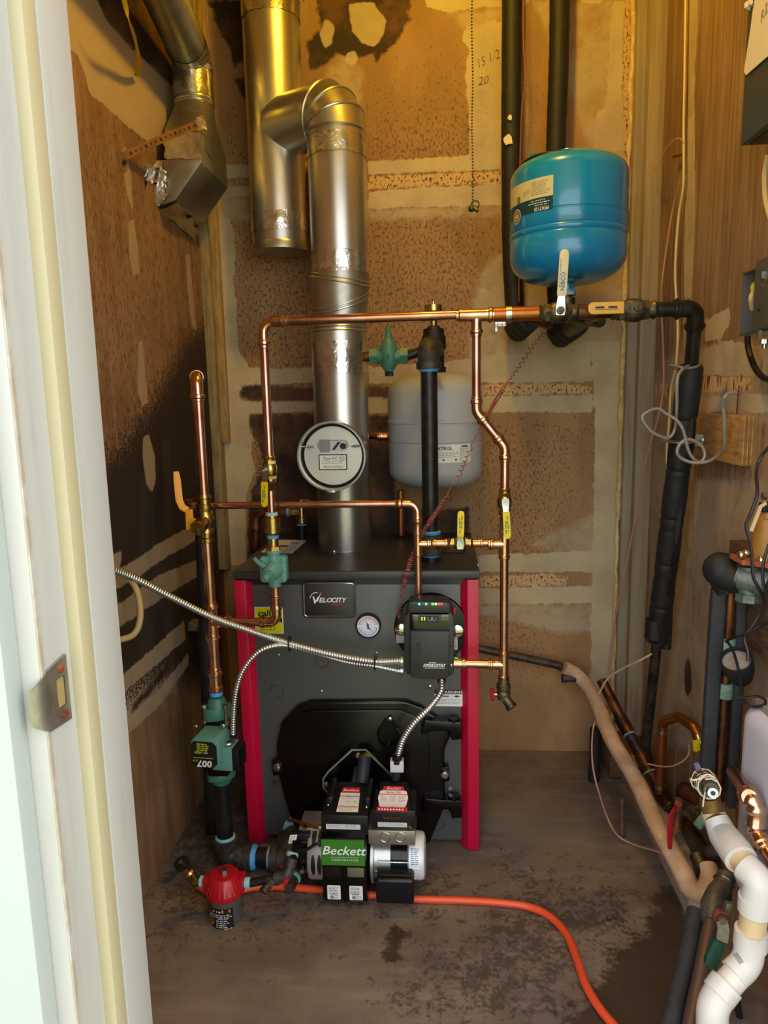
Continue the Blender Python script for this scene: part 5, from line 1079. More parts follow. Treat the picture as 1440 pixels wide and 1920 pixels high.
wv2 = Vector((0, .066, zb2-za)); ln2 = wv2.length; wv2.normalize(); O2 = Vector(((cx0+cx1)/2-.0045, UY+.004, za))+wv2*ln2*.5
L = Label(flat(O2, EX, wv2)); a = ln2; P = [(-.030, -.32*a), (-.024, -.42*a), (.024, -.42*a), (.030, -.32*a), (.0345, 0), (.030, .26*a), (.026, .28*a), (-.026, .28*a), (-.030, .26*a), (-.0345, 0)]
L.poly(P, 'pinklabel', .0006); L.poly([(-.0255, .28*a), (.0255, .28*a), (.022, .45*a), (-.022, .45*a)], 'inkred', .0006); L.text('Beckett', 0, .36*a, .0105, 'white', shear=.3, h=.0012); L.text('GeniSys 7505', 0, .2*a, .0062, 'inkblue', h=.0012, offset=.01); L.rect(-.032, .10*a, .032, .14*a, 'inkorange', .001)
for k in range(3): L.words(-.028+k*.02, .04*a, -.012+k*.02, 5, .0032, 'inkgrey', .35, k+2)
L.text('UL', 0, -.35*a, .005, 'ink', h=.0012); L.build('label', ct, 'rose and white label with red heading Beckett')
L = Label(FRONT((O2.x, UY-.0004, A(733, 1517, UY).z))); L.sheet(-28*u, -4*u, 28*u, 4*u, 'inkred', r=.5*u)
for k in range(9): L.disc((-24+k*5.4)*u, 0, 1.6*u, 'white')
L.disc(24*u, 0, 3*u, 'redhandle'); L.build('indicator_strip', cb)
L = Label(FRONT((O2.x-.001, UY-.0004, A(733, 1532, UY).z))); L.sheet(-18*u, -5*u, 18*u, 5*u, 'ink', r=.5*u); L.build('terminal_window', cb)
for k in range(5):
    mb = MB(); q = Vector((O2.x-.001+(-13+k*6.6)*u, UY-.001, A(733, 1532, UY).z)); mb.box(q, 2.4*u, .003, 6*u); mb.box(q+EZ*2*u, 4*u, .003, 2*u); mb.build('terminal_pin', 'brass', cb)
L = Label(FRONT((O2.x, UY-.0004, A(733, 1546, UY).z))); L.sheet(-27*u, -4.5*u, 27*u, 4.5*u, 'labelgrey', r=1*u); L.words(-24*u, 2*u, 24*u, 2, 3*u, 'inkgrey', .35, 9); L.build('label', cb)
mb = MB(); bolt(mb, A(768, 1553, UY-.002), Vector((0, -.3, 1)), .0035, .006); mb.build('screw', 'brass', jb)
# motor on the right, axis along X
mz = A(740, 1620, UY+.02).z; mR = S(45, A(740, 1620, 1.5)); my = UY+.055
mx0, mxa, mxb, mx1 = A(691, 1620, UY).x, A(731, 1620, UY).x, A(763, 1620, UY).x, A(797, 1622, UY).x
ml = lambda x, p: MB().lathe(p, Vector((x, my, mz)), EX, 40)
mo = ml(mx0, [(0, mR*.7), (.004, mR*1.1), (.010, mR*1.1), (.012, mR*.86), (mxa-mx0, mR*.84)]).build('motor_drive_end', 'aluminium', bu)
ml(mxa-.002, [(0, mR*.80), (mxb-mxa+.004, mR*.80)]).build('motor_stator', 'castblack', bu)
ml(mxb, [(0, mR*.84), (.004, mR*.94), (mx1-mxb-.010, mR*.94), (mx1-mxb-.003, mR*.88), (mx1-mxb, mR*.7)]).build('motor_end_bell', 'motorwhite', bu)
for k in range(6):
    a = math.radians(195+k*24); d = Vector((0, math.cos(a), math.sin(a))); c_ = Vector(((mx0+mxa)/2+.006, my, mz))+d*mR*.86
    MB().box(c_, (mxa-mx0)*.66, .004, .004, Matrix.Rotation(a, 3, 'X')).build('cooling_fin', 'aluminium', mo)
for dz in (.25, -.45): 
    q = Vector((mx0+.02, my-mR*.86, mz+mR*dz)); MB().cyl(q, q+EX*(mxb-mx0), .0022, n=8).build('through_bolt', 'steel', mo)
L = Label(lambda x, y, h: Vector((mxb+(mx1-mxb)*.45+x, my-(mR*.94+h)*math.cos(y/mR+.55), mz+(mR*.94+h)*math.sin(y/mR+.55))))
L.sheet(-.012, -.028, .012, .020, 'white', r=.001); L.words(-.010, .016, .010, 9, .0042, 'inkblue', .35, 3); L.build('motor_label', bu)
MB().box2((A(706, 1690, UY-.02).x, UY-.034, A(740, 1694, UY-.03).z), (A(777, 1690, UY-.02).x, UY+.01, A(740, 1648, UY-.03).z)).build('capacitor_cover', mat('satin_black_steel', '16161a', .3, .3), bu, bevel=.007, seg=3)
MB().box2((A(708, 1655, UY).x, UY-.02, A(740, 1648, UY-.02).z), (A(774, 1655, UY).x, UY+.02, A(740, 1640, UY-.02).z)).build('capacitor_clip', 'plastic', bu, bevel=.002)
# ------------------------------------------------------------------ boiler controller
KY = PL-.03
hc = thing('boiler_controller', 'dark grey boiler controller with lit display and coloured indicator lights', 'controller', A(806, 1274, KY+.05))
def kbox(poly, y0, y1, m, nm, par, bev=.003): return MB().prism([A(x, y, y0) for x, y in poly], (0, y1-y0, 0)).build(nm, m, par, bevel=bev)
kb = kbox([(758, 1160), (766, 1148), (845, 1148), (852, 1160), (851, 1262), (846, 1268), (764, 1266), (758, 1258)], KY+.020, BY-.008, 'plasticgrey', 'back_case', hc, .004)
kbox([(769, 1183), (843, 1184), (841, 1272), (826, 1275), (786, 1274), (769, 1270)], KY, KY+.03, 'plasticgrey', 'front_cover', hc, .005)
kbox([(768, 1152), (842, 1152), (843, 1184), (769, 1183)], KY+.008, KY+.03, 'glassdark', 'display_panel', hc, .002)
kbox([(766, 1131), (774, 1128), (836, 1129), (844, 1133), (844, 1150), (766, 1150)], KY+.002, KY+.06, 'plasticgrey', 'top_bridge', hc, .004)
kbox([(784, 1152), (827, 1153), (826, 1168), (784, 1167)], KY+.002, KY+.012, mat('display_bezel', '3a3f40', .4), 'display_bezel', hc, .001)
L = Label(FRONT(A(805, 1160, KY+.0018))); u = S(1, A(805, 1160, KY))
L.sheet(-17*u, -5*u, 17*u, 5*u, 'ink', r=1*u); L.rect(-9.5*u, -3*u, -8*u, 3.4*u, 'ledlime', .0012); L.rect(-15*u, -3*u, -12*u, 3*u, 'ledlime', .0010); L.rect(-14.5*u, -2.4*u, -12.4*u, 2.4*u, 'ink', .0012)
for k in (-3, 6): L.rect(k*u, -3*u, (k+7)*u, 3.4*u, 'labelgrey', .0010); L.rect((k+.8)*u, -2.2*u, (k+6.2)*u, 4*u, 'ink', .0012)
L.build('display', hc, 'small lit digital display')
for k, (x, m_) in enumerate(((786, 'ledgreen'), (793, 'inkgrey'), (799, 'ledgreen'), (805, 'redhandle'), (811, 'ledgreen'), (817, 'ledamber'), (823, 'ledred'), (828, 'ledred'))):
    mb = MB(); mb.ball(A(x, 1132.5, KY+.003), .0030 if m_ not in ('inkgrey',) else .002, 10); mb.build('indicator_light', m_, hc)
for k in range(3):
    MB().box(A(781+3.6*k, 1216, KY-.0002), S(1.6, A(781, 1216, KY)), .002, S(24, A(781, 1216, KY))).build('vent_slot', 'plastic', hc); MB().box(A(781+3.6*k, 1250, KY-.0002), S(1.6, A(781, 1216, KY)), .002, S(20, A(781, 1216, KY))).build('vent_slot', 'plastic', hc)
L = Label(FRONT(A(814, 1248, KY))); L.text('HYDROSTAT', 0, 0, 8.6*u, 'white', shear=.25, offset=.035, h=.0006, sx=.82); L.rect(-10*u, 5*u, 4*u, 6.6*u, 'labelgrey', .0006); L.rect(-18*u, -5.4*u, 20*u, -4.6*u, 'labelgrey', .0006); L.build('lettering', hc)
mb = MB(); screw(mb, A(846, 1211, KY+.018), -EY, .003); mb.build('screw', 'plastic', hc)
for y in (1240, 1258):
    mb = MB(); q = A(756, y, KY+.035); mb.lathe([(0, .0105), (.006, .0105), (.007, .008), (.014, .008)], q, -EX, 14); mb.build('conduit_connector', 'steel', hc)
q = A(828, 1274, KY+.04); mb = MB(); mb.lathe([(0, .0105), (.008, .0105)], q, -EZ, 14); mb.build('conduit_connector', 'steel', hc)
# ------------------------------------------------------------------ armoured conduits
def conduit(name, label, pts, r, pitch=.0062):
    path = resample(spline(pts, 14), pitch/4); rad = [r*(1+(.15, .02, -.09, .02)[i % 4]) for i in range(len(path))]
    return MB().sweep(path, rad, 10).build(name, mat('conduit_steel_'+str(len(path)), 'cfd1d1', .3, .9), None, label, 'conduit', 'flexible metal conduits', sharp=80)
conduit('metal_conduit', 'thicker flexible metal conduit swooping from the left wall to the controller', [A(150, 1054, 1.36), A(192, 1062, 1.38), A(250, 1083, 1.44), (A(330, 1124, 1.50)), A(400, 1158, PL-.045), A(470, 1183, PL-.03), A(540, 1206, PL-.01), A(625, 1228, PL-.005), A(700, 1240, PL-.01), A(751, 1239, KY+.033)], .0073)
conduit('metal_conduit', 'thin flexible metal conduit arching from the circulator pump to the controller', [A(437, 1376, PL-.05), A(438, 1340, PL-.05), A(442, 1300, PL-.05), A(454, 1260, PL-.045), A(480, 1226, PL-.035), A(510, 1212, PL-.025), A(542, 1211, PL-.012), A(590, 1224, PL-.004), A(650, 1241, PL+.002), A(703, 1249, PL-.005), A(751, 1259, KY+.033)], .0056)
conduit('metal_conduit', 'short flexible metal conduit curving from the controller down to the burner control', [A(828, 1277, KY+.04), A(826, 1298, KY+.02), A(806, 1326, KY), A(776, 1356, KY-.01), A(757, 1384, KY-.01), A(749, 1406, KY-.01), A(746, 1420, KY-.01)], .0072)
for x, y, lb in ((543, 1205, 'black cable tie binding the two conduits left of centre'), (703, 1240, 'black cable tie binding the two conduits near the controller')):
    c = A(x, y+3, PL-.010); mb = MB(); P = [c+Vector((.0, math.cos(a)*.012, math.sin(a)*.017)) for a in [2*PI*i/20 for i in range(20)]]
    mb.bar(P+[P[0]], .0045, .0015, EX); mb = MB(); mb.sweep(P, .0016, 6, closed=True); mb.box(c+Vector((.002, -.006, .017)), .008, .008, .007); mb.build('cable_tie', 'plastic', None, lb, 'cable tie')
pc_ = thing('conduit_plug', 'black and white plug connector between short conduit and burner control', 'connector', A(743, 1470, KY-.01))
MB().cyl(A(746, 1414, KY-.01), A(745, 1426, KY-.01), .0105, n=16).build('ferrule', 'plastic', pc_)
MB().box(A(744.5, 1434, KY-.01), S(25, A(744, 1434, KY)), .022, S(22, A(744, 1434, KY))).build('white_body', 'labelgrey', pc_, bevel=.002)
MB().cyl(A(744, 1422, KY-.012), A(744, 1430, KY-.012), .0115, n=12).build('collar', 'plastic', pc_)
MB().cyl(A(743.5, 1445, KY-.008), A(742, 1458, KY), .010, n=16).cyl(A(742, 1456, KY), A(741, 1474, KY+.01), .008, n=16).build('tail', mat('dark_sleeve', '2b2d33', .5), pc_)
# orange oil line on the floor
F_ = lambda x, y: AZ(x, y, .009)
pts = [F_(372, 1662), F_(400, 1676), F_(440, 1672), F_(475, 1664), F_(520, 1662), F_(600, 1668), F_(700, 1678), F_(790, 1686), F_(860, 1688), F_(930, 1692), F_(990, 1700), F_(1030, 1718), F_(1062, 1752), F_(1082, 1800), F_(1098, 1846), F_(1124, 1890), F_(1160, 1935), F_(1190, 1990), Vector((.31, .95, .009)), Vector((.30, .75, .012)), Vector((.32, .66, .013))]
MB().sweep(spline(pts, 10), .0085, 14).build('oil_line', 'orange', None, 'orange plastic oil line snaking across the dark floor', 'oil line')

# ------------------------------------------------------------------ air duct on the upper left
dt = thing('air_duct', 'dull galvanised air duct with boxy wall boot and foil tape on the upper left wall', 'duct', AX(300, 390, XL))
DYf = 1.845; e_ = A(377, 304, DYf); DYb = AX(426, 340, e_.x).y
b_ = A(386, 240, DYf); b_.x = e_.x; g_ = A(329, 375, DYf); h_ = A(289, 388, DYf); zt_ = b_.z; xl_ = A(312, 300, DYf).x
sec = [(xl_, zt_), (e_.x, zt_), (e_.x, e_.z), (g_.x, g_.z), (XL+.002, h_.z), (XL+.002, A(300, 300, DYf).z), (xl_, A(300, 300, DYf).z)]
MB().prism([Vector((x, DYf, z)) for x, z in sec], EY*(DYb-DYf)).build('wall_boot', 'galvold', dt, bevel=.0015)
dc_ = Vector(((xl_+e_.x)/2, (DYf+DYb)/2, 0)); DR = .049; zr = A(384, 197, dc_.y).z
mb = MB(); hw_, hd_ = (e_.x-xl_)/2, (DYb-DYf)/2; n = 32; r0, r1 = [], []
for i in range(n):
    a = 2*PI*i/n; cx, cy = math.cos(a), math.sin(a); k = 1/max(abs(cx), abs(cy)); r0.append(Vector((dc_.x+cx*k*hw_, dc_.y+cy*k*hd_, zt_))); r1.append(Vector((dc_.x+cx*DR, dc_.y+cy*DR, zr)))
mb.rings([r0, r1], (False, False)); mb.build('transition', 'galvold', dt, sharp=25)
ze = A(381, 118, dc_.y).z; d2 = (A(311, 5, 1.72)-Vector((dc_.x, dc_.y, ze))).normalized()
MB().cyl(Vector((dc_.x, dc_.y, zr-.004)), Vector((dc_.x, dc_.y, ze-.01)), DR, n=36, caps=(False, False)).build('round_collar', 'galv', dt)
tapeband(Vector((dc_.x, dc_.y, A(381, 186, dc_.y).z)), Vector((dc_.x, dc_.y, A(381, 140, dc_.y).z)), DR, 11, dt)
c1 = Vector((dc_.x, dc_.y, ze)); mb = MB(); arc = fillet([c1-EZ*.02, c1+EZ*.01, c1+EZ*.01+d2*.05], .04, 6); mb.sweep(arc, [DR*(1.0+.03*(i % 2)) for i in range(len(arc))], 36, (False, False)); mb.build('adjustable_elbow', 'galvold', dt, sharp=15)
for z in (-.018, -.012): MB().torus(c1+EZ*z, EZ, DR*1.01, .003, 36, 6).build('seam_bead', 'galv', dt)
MB().torus(Vector((dc_.x, dc_.y, zr+.006)), EZ, DR*1.01, .003, 36, 6).build('seam_bead', 'galv', dt); MB().torus(Vector((dc_.x, dc_.y, zr-.002)), EZ, DR*1.02, .002, 36, 6).build('seam_bead', 'galv', dt)
MB().cyl(c1+EZ*.01+d2*.04, c1+EZ*.01+d2*1.2, DR*1.0, n=40, caps=(False, False)).build('sloping_section', 'galvold', dt)
tapeband(c1+EZ*.01+d2*.035, c1+EZ*.01+d2*.07, DR*1.0, 12, dt)
def crumple(name, corners, nu, nv, amp, m, parent, seed, off=Vector((0, -.001, 0))):
    rr = random.Random(seed); a, b, c, d = [Vector(q) for q in corners]; nrm = (b-a).cross(d-a).normalized(); vs = []; fs = []
    if nrm.y > 0: nrm = -nrm
    for i in range(nu+1):
        for j in range(nv+1):
            s, t_ = i/nu, j/nv; p = (a*(1-s)+b*s)*(1-t_)+(d*(1-s)+c*s)*t_; edge = i in (0, nu) or j in (0, nv)
            vs.append(p+nrm*(.0015+rr.uniform(0, amp))+(Vector((rr.uniform(-1, 1), 0, rr.uniform(-1, 1)))*amp*1.5 if edge else Vector()))
    fs = [[i*(nv+1)+j, (i+1)*(nv+1)+j, (i+1)*(nv+1)+j+1, i*(nv+1)+j+1] for i in range(nu) for j in range(nv)]
    return MB().add(vs, fs).build(name, m, parent, sharp=30)
crumple('foil_patch', [A(307, 298, DYf), A(378, 299, DYf), A(385, 250, DYf), A(312, 244, DYf)], 12, 8, .002, 'foil', dt, 1)
crumple('foil_patch', [A(284, 388, DYf-.004), A(312, 378, DYf), A(316, 330, DYf), A(300, 302, DYf)], 7, 10, .005, 'foil', dt, 2)
crumple('foil_patch', [AX(272, 352, XL+.004), A(288, 384, DYf-.002), A(302, 304, DYf-.002), AX(274, 312, XL+.004)], 6, 10, .005, 'foil', dt, 3)
crumple('foil_patch', [AX(300, 392, XL+.003), AX(368, 448, XL+.003), AX(372, 428, XL+.02), A(330, 378, DYf)], 10, 5, .004, mat('dull_foil', 'b8a680', .3, .8, bump=.4, bs=60), dt, 4)
cx = e_.x+.0015
crumple('foil_patch', [Vector((cx, DYf+.02, zt_-.01)), Vector((cx, DYf+.12, zt_-.02)), Vector((cx, DYf+.11, zt_-.055)), Vector((cx, DYf+.02, zt_-.03))], 8, 4, .0015, 'foil', dt, 5)
# perforated hanger strap
hs_ = thing('hanger_strap', 'perforated metal strap tying the boxy duct boot to the left wall', 'strap', AX(232, 296, XL))
a, b = AX(232, 293, XL+.004), A(382, 229, DYf-.006); m_ = a.lerp(b, .55)+Vector((0, 0, .003)); upv = ((b-a).cross(EZ)).normalized(); wd = (b-a).cross(upv).normalized()
MB().bar([a+Vector((-.002, .0, -.03)), a, m_, b], .017, .0015, upv).build('band', mat('coppery_strap', 'a07a5c', .4, .85, '77706a', 20), hs_)
mb = MB(); d = (b-a).normalized(); fl2 = upv if upv.y < 0 else -upv
for k in range(15):
    q = a.lerp(b, .08+.84*k/14)+Vector((0, 0, .003*(1-abs(k/14-.55)*2)))+fl2*.0012; r = .0042 if k % 3 == 0 else .0026
    mb.add([q+(d*math.cos(2*PI*i/12)+wd*math.sin(2*PI*i/12))*r for i in range(12)], [list(range(12))])
mb.build('strap_holes', 'charwood', hs_)
crumple('foil_patch', [b-d*.03+wd*.014, b+d*.006+wd*.012, b+d*.006-wd*.012, b-d*.03-wd*.012], 6, 4, .003, 'foil', hs_, 6, )
mb = MB(); screw(mb, a+Vector((.002, -.002, -.012)), EX, .006); mb.build('screw', 'charwood', hs_)
# yellow strap hanging on the upper left
sp = spline([AX(228, -20, -.60), AX(240, 30, -.61), AX(252, 70, -.63), AX(260, 110, -.655), AX(257, 142, -.69)], 6)
MB().bar(sp, [.009+.004*min(1, i/16) for i in range(len(sp))], .002, Vector((.5, -1, .2))).build('yellow_strap', 'strapyellow', None, 'short yellow strap dangling on the upper left wall', 'strap')
# loop of tan cable on the lower left wall
MB().sweep(spline([AX(176, 1052, -.69), AX(216, 1066, -.685), AX(240, 1082, -.67), AX(256, 1106, -.65), AX(263, 1140, -.64), AX(261, 1170, -.64), AX(250, 1190, -.65), AX(228, 1199, -.67), AX(200, 1204, -.68), AX(170, 1212, -.69)], 8), .0068, 10).build('tan_cable_loop', 'wiretan', None, 'loop of tan cable bulging from the left wall beside the door jamb', 'cable')
# small pale bracket low behind the riser
MB().box2(AX(352, 1184, XL+.002), AX(352, 1184, XL+.002)+Vector((.05, .05, .022))).build('pale_wood_stub', mat('sooty_pale_wood', '6f6558', .8, 0, '3a332c', 30), None, 'small pale wood stub on the left wall behind the copper riser', 'wood stub', bevel=.002)
# pull chain
pcn = thing('pull_chain', 'beaded lamp pull chain hanging over the back wall with a metal knob', 'chain', A(889, 398, 1.95))
mb = MB(); x0 = A(886, 380, 1.95); k = 0; zz = x0.z
while zz < ZC-.01:
    c = Vector((x0.x+.0012*math.sin(k*.2), 1.95, zz)); mb.add([c+Vector(q)*.0030 for q in ((1, 0, 0), (-1, 0, 0), (0, 1, 0), (0, -1, 0), (0, 0, 1), (0, 0, -1))], [[0, 2, 4], [2, 1, 4], [1, 3, 4], [3, 0, 4], [2, 0, 5], [1, 2, 5], [3, 1, 5], [0, 3, 5]]); zz += .0076; k += 1
ch = mb.build('bead_chain', 'brassold', pcn, sharp=180); ch['kind'] = 'stuff'
MB().torus(A(891, 384, 1.95), Vector((.2, 1, 0)), .010, .0018, 20, 6).build('chain_loop', 'brassold', pcn)
MB().ball(A(884, 391, 1.945), .009, 14).build('knob', mat('olive_knob', '4c5040', .4, .5), pcn)
mb = MB(); mb.cyl(A(886, 388, 1.945), A(896, 396, 1.94), .005, n=12); mb.build('connector', mat('olive_knob_b', '5a6048', .4, .5), pcn)

# ------------------------------------------------------------------ insulated pipes behind the blue tank
IYp = 2.13
for nm, lb, px_, pts in (('insulated_pipe', 'black foam insulated pipe left of the blue tank, dropping to an elbow', 961, [(961, -120), (959, 120), (958, 300), (960, 480), (966, 590)]), ('insulated_pipe', 'black foam insulated pipe passing behind the blue tank to a lower elbow', 1046, [(1050, -120), (1048, 100), (1042, 280), (1040, 450), (1046, 600)])):
    P = [A(x, y, IYp) for x, y in pts]; q = P[-1]; r = S(17.5, q)
    e = thing(nm, lb, 'pipe', q-EZ*.05, 'foam insulated pipes from the ceiling')
    mb = MB(); path = resample(spline(P, 6), .012); rr = random.Random(px_); mb.sweep(path, [r*(1+rr.uniform(-.02, .02)) for _ in path], 20); s_ = mb.build('foam_sleeve', 'foam', e)
    tgt = A(990, 596, 1.98) if px_ == 961 else A(1078, 606, 1.96)
    P2 = fillet([q+EZ*.02, q-EZ*.052, tgt+(tgt-q)*.15], .05, 8); P2 = resample(P2, .006); mb = MB(); mb.sweep(P2, [r*(1.12+.10*math.sin(i*.9)) for i in range(len(P2))], 20); mb.build('taped_elbow', 'foam', e)
    out = (P2[-1]-P2[-2]).normalized(); en = P2[-1]
    up = Vector((A(994 if px_ == 961 else 1071, 580, PL+.02).x, PL+.055, TPt(1000).z))
    mb = MB(); mb.sweep(fillet([en-out*.01, en+out*.05, Vector((en.x+out.x*.06, up.y+.06, up.z-.01)), up], .03, 7), .0145, 18); mb.lathe([(-.006, .019), (.012, .019)], en+out*.02, out, 18); mb.build('copper_link', 'copdark' if px_ == 961 else 'brassold', e)
for k, (x, y, z) in enumerate(((944, 298, 9), (952, 214, 7))): pass
e = [o for o in bpy.data.objects if o.name == 'insulated_pipe'][0]
for (x, y, a, b) in ((953, 262, 10, 9), (956, 220, 4, 5)):
    q = A(x, y, IYp-.0328); rr = random.Random(x); MB().prism([q+Vector((S(a, q)*math.cos(2*PI*i/9)*rr.uniform(.7, 1.2), .004*abs(math.cos(2*PI*i/9)), S(b, q)*math.sin(2*PI*i/9)*rr.uniform(.7, 1.2))) for i in range(9)], -EY*.0015).build('plaster_splash', 'paper', e)
# manifold on the right: old copper, valves, elbow, insulated drop
Z0 = TPt(1000).z; RO = .0152
oldc = thing('manifold_pipe', 'tarnished copper manifold between the line tee and the ivory handled valve', 'pipe', TPt(955)-EZ*.02)
MB().cyl(TPt(926), TPt(1012), RO, n=20).build('pipe', 'coporange', oldc)
mb = MB(); mb.lathe([(0, RO*1.12), (.012, RO*1.15)], TPt(948), EX, 20); mb.build('solder_ring', 'steel', oldc)
MB().cyl(TPt(1076), TPt(1104), RO*1.05, n=20).build('pipe', 'copdark', oldc)
v1 = ball_valve('ball_valve', 'old tarnished ball valve with worn ivory handle standing up before the blue tank', TPt(1047), EX, RO*.86, Vector((0, -1, .05)), Vector((.05, 0, 1)), .092, 'ivory', body='brassold', hw=.019, mark=lambda L, a, b: (L.text('NIBCO', -.018, -.001, .012, 'inkblue', rot=0, h=.0007, offset=.02), L.words(-.03, .006, .03, 1, .004, 'inkgrey', .5, 3)), hstart=.022)
stub = thing('elbow_fitting', 'dark brass stem and elbow joining the blue tank to the manifold', 'fitting', A(1070, 615, 1.75))
mb = MB(); mb.cyl(Vector((bc.x, BTY, zb-.01)), Vector((bc.x, BTY, zb-.024)), .022, n=22); mb.build('blue_collar', mat('paint_splashed_collar', '2f9cc4', .5, 0, 'b8c8c8', 60), stub)
mb = MB(); mb.sweep(fillet([Vector((bc.x, BTY, zb-.02)), Vector((bc.x+.004, BTY, Z0-.02)), Vector((bc.x+.01, 1.60, Z0-.006))], .03), .0130, 18); mb.lathe([(0, .02), (.02, .02)], Vector((bc.x+.001, BTY, zb-.05)), EZ, 18); mb.build('elbow', 'brassold', stub)
v2 = ball_valve('ball_valve', 'old ball valve with worn orange handle lying along the manifold at the right', TPt(1188), EX, RO*.95, Vector((0, -1, .1)), Vector((-1, 0, .0)), .072, 'yellowold', body='brassold', hw=.024, mark=lambda L, a, b: (L.rect(-.022, -.003, -.004, .001, 'ink', .0007), L.rect(.004, -.003, .022, .001, 'ink', .0007), L.rect(-.024, .0025, .024, .0035, 'ink', .0007)), hstart=.020, root='brassold', thick=.008)
MB().cyl(TPt(1100), TPt(1162), RO, n=18).build('manifold_pipe', 'copdark', None, 'dark manifold pipe hidden under the orange valve handle', 'pipe')
for x, y, lb in ((940, 608, 'small galvanised pipe clamp under the left end of the manifold'), (1118, 598, 'small galvanised pipe clamp under the orange handled valve')):
    q = A(x, y, 1.72); mb = MB(); mb.box(q, .022, .012, .010); mb.hexa(q+Vector((.005, -.006, -.001)), q+Vector((.005, -.016, -.001)), .006); mb.box(q+EX*(-.012 if x < 1000 else .014)+EZ*(-.004), .006, .014, .026); mb.build('pipe_clamp', 'steel', None, lb, 'clamp', bevel=.001)
dropx = TPt(1305).x
D0 = Vector((dropx, PL, Z0)); D1 = A(1296, 684, PL+.06); D2 = A(1232, 1200, 1.80); D3 = A(1208, 1425, 1.90)
dp_ = thing('insulated_drop_pipe', 'black drop pipe on the right wall wrapped in taped foam', 'pipe', D3)
mb = MB(); mb.cyl(TPt(1210), TPt(1285), .0158, n=20); mb.build('pipe', 'iron', dp_)
mb = MB(); elbow_mb(mb, TPt(1210), D0, D1, .0155, .032, .014); mb.build('elbow', 'iron', dp_)
MB().sweep([D0+(D1-D0)*.35, D1, D2], .0150, 18).build('pipe', 'iron', dp_)
MB().sweep([D2+(D1-D2)*.04, D2.lerp(D3, .5), D3, D3+(D3-D2)*.35], .0135, 18).build('lower_pipe', mat('mottled_dark_pipe', '4a3c34', .5, .4, '1d1917', 22, .42, .6), dp_)
L_ = (D2-D1).length; k = int(L_/.006); rr = random.Random(3); path = [D1.lerp(D2, i/k) for i in range(k+1)]; r = S(23, D1)
rad = [r*(1.0+.10*(abs(math.sin(i*.145))**.35-.8)+rr.uniform(-.012, .012)-(.10 if i % 20 < 1 else 0)) for i in range(k+1)]
sl = MB().sweep(path, rad, 22).build('foam_sleeve', 'foam', dp_)
# split seam shown as a dark recessed slit with pipe glimpsed
dn = (D2-D1).normalized(); sd2 = Vector((.25, -1, 0)); sd2 = (sd2-dn*sd2.dot(dn)).normalized()
for f0_, f1_ in ((.16, .26), (.46, .60), (.62, .70), (.74, .80), (.86, .94)):
    p = [D1.lerp(D2, f0_+(f1_-f0_)*q/6)+sd2*r*.93 for q in range(7)]; MB().bar(p, [.002, .009, .011, .012, .011, .008, .002], .006, sd2).build('seam_slit', mat('seam_dark', '3a2e2c', .7) if f0_ < .5 else 'wireblack', sl)
mb = MB(); q0 = D1.lerp(D2, .985)+Vector((-.012, -.012, .0)); mb.sweep([q0+EZ*.05, q0, q0-EZ*.012+Vector((-.002, 0, 0))], [.022, .024, .012], 18); mb.build('foam_lip', 'foam', sl)
mb = MB(); q1 = D2+Vector((.022, -.006, 0)); mb.sweep([q1+EZ*.09, q1-EZ*.02], .012, 14); mb.build('foam_flap', 'foam', sl)
c = D1.lerp(D2, .245); mb = MB(); P = [c+(EX*math.cos(a)*r*1.06-EY*math.sin(a)*r*1.06) for a in [PI*i/12 for i in range(-2, 15)]]; mb.bar(P, .026, .003, dn); q = c+EX*(r*1.2); mb.box(q+Vector((.012, .0, 0)), .03, .004, .026)
cl = mb.build('pipe_strap', 'galv', None, 'galvanised strap clamping the foam wrapped drop pipe to a plywood block', 'strap')
mb = MB(); screw(mb, q+Vector((.016, -.003, 0)), -EY, .006); mb.build('screw', 'steel', cl)
MB().sweep([D1+Vector((-.018, -.01, -.004))+Vector((.03*math.cos(a), .03*math.sin(a), .004*math.cos(2*a))) for a in [2*PI*i/16 for i in range(16)]], .003, 6, closed=True).build('tie_wire', 'wiregrey', dp_)
# plywood block
pa, pb = AX(1312, 776, .600), AX(1395, 778, .600)
wb = thing('plywood_block', 'small plywood block screwed to the right wall behind the pipe strap', 'wood block', Vector((.61, pb.y+.1, AX(1395, 876, .60).z)))
yb0, yb1 = AX(1394, 800, .600).y, AX(1300, 800, .600).y; z1, z0 = AX(1394, 780, .6).z, AX(1394, 875, .6).z
MB().box2((.600, yb0+.0015, z0), (XR, yb1, z1)).build('face_panel', 'ply', wb, bevel=.001)
for k in range(5):
    MB().box2((.6005+k*.004, yb0, z0+.0005), (.6035+k*.004, yb0+.003, z1-.0005)).build('ply_layer', 'plyedge' if k % 2 else 'ply', wb)

# ------------------------------------------------------------------ right wall boxes
pbx = .50; py1 = AX(1388, 272, pbx).y; pz0 = AX(1388, 274, pbx).z
ep = thing('electric_panel', 'dark green grey electrical panel box high on the right wall', 'panel box', Vector((.56, py1-.2, pz0)))
MB().box2((pbx, py1-.42, pz0), (XR, py1, pz0+.62)).build('cabinet', 'panelbox', ep, bevel=.003)
MB().box2((pbx+.012, py1-.41, pz0-.002), (XR, py1-.012, pz0+.004)).build('underside', mat('panel_underside', '2c2820', .5), ep)
pp_ = [AX(x, y, pbx-.002) for x, y in ((1419, -30), (1409, 50), (1398, 122), (1396, 134), (1400, 141), (1440, 106), (1475, 76), (1475, -60))]
pap = thing('paper_sheet', 'cream paper sheet with scribbled writing taped on the electrical panel', 'paper', pp_[4])
MB().prism(pp_, -EX*.0012).build('sheet', 'paper', pap)
L = Label(flat(AX(1432, 26, pbx-.0033), -EY, EZ)); L.text('R2', 0, 0, .022, 'inkgrey', shear=.3, h=.0004, rot=20); L.build('handwriting', pap)
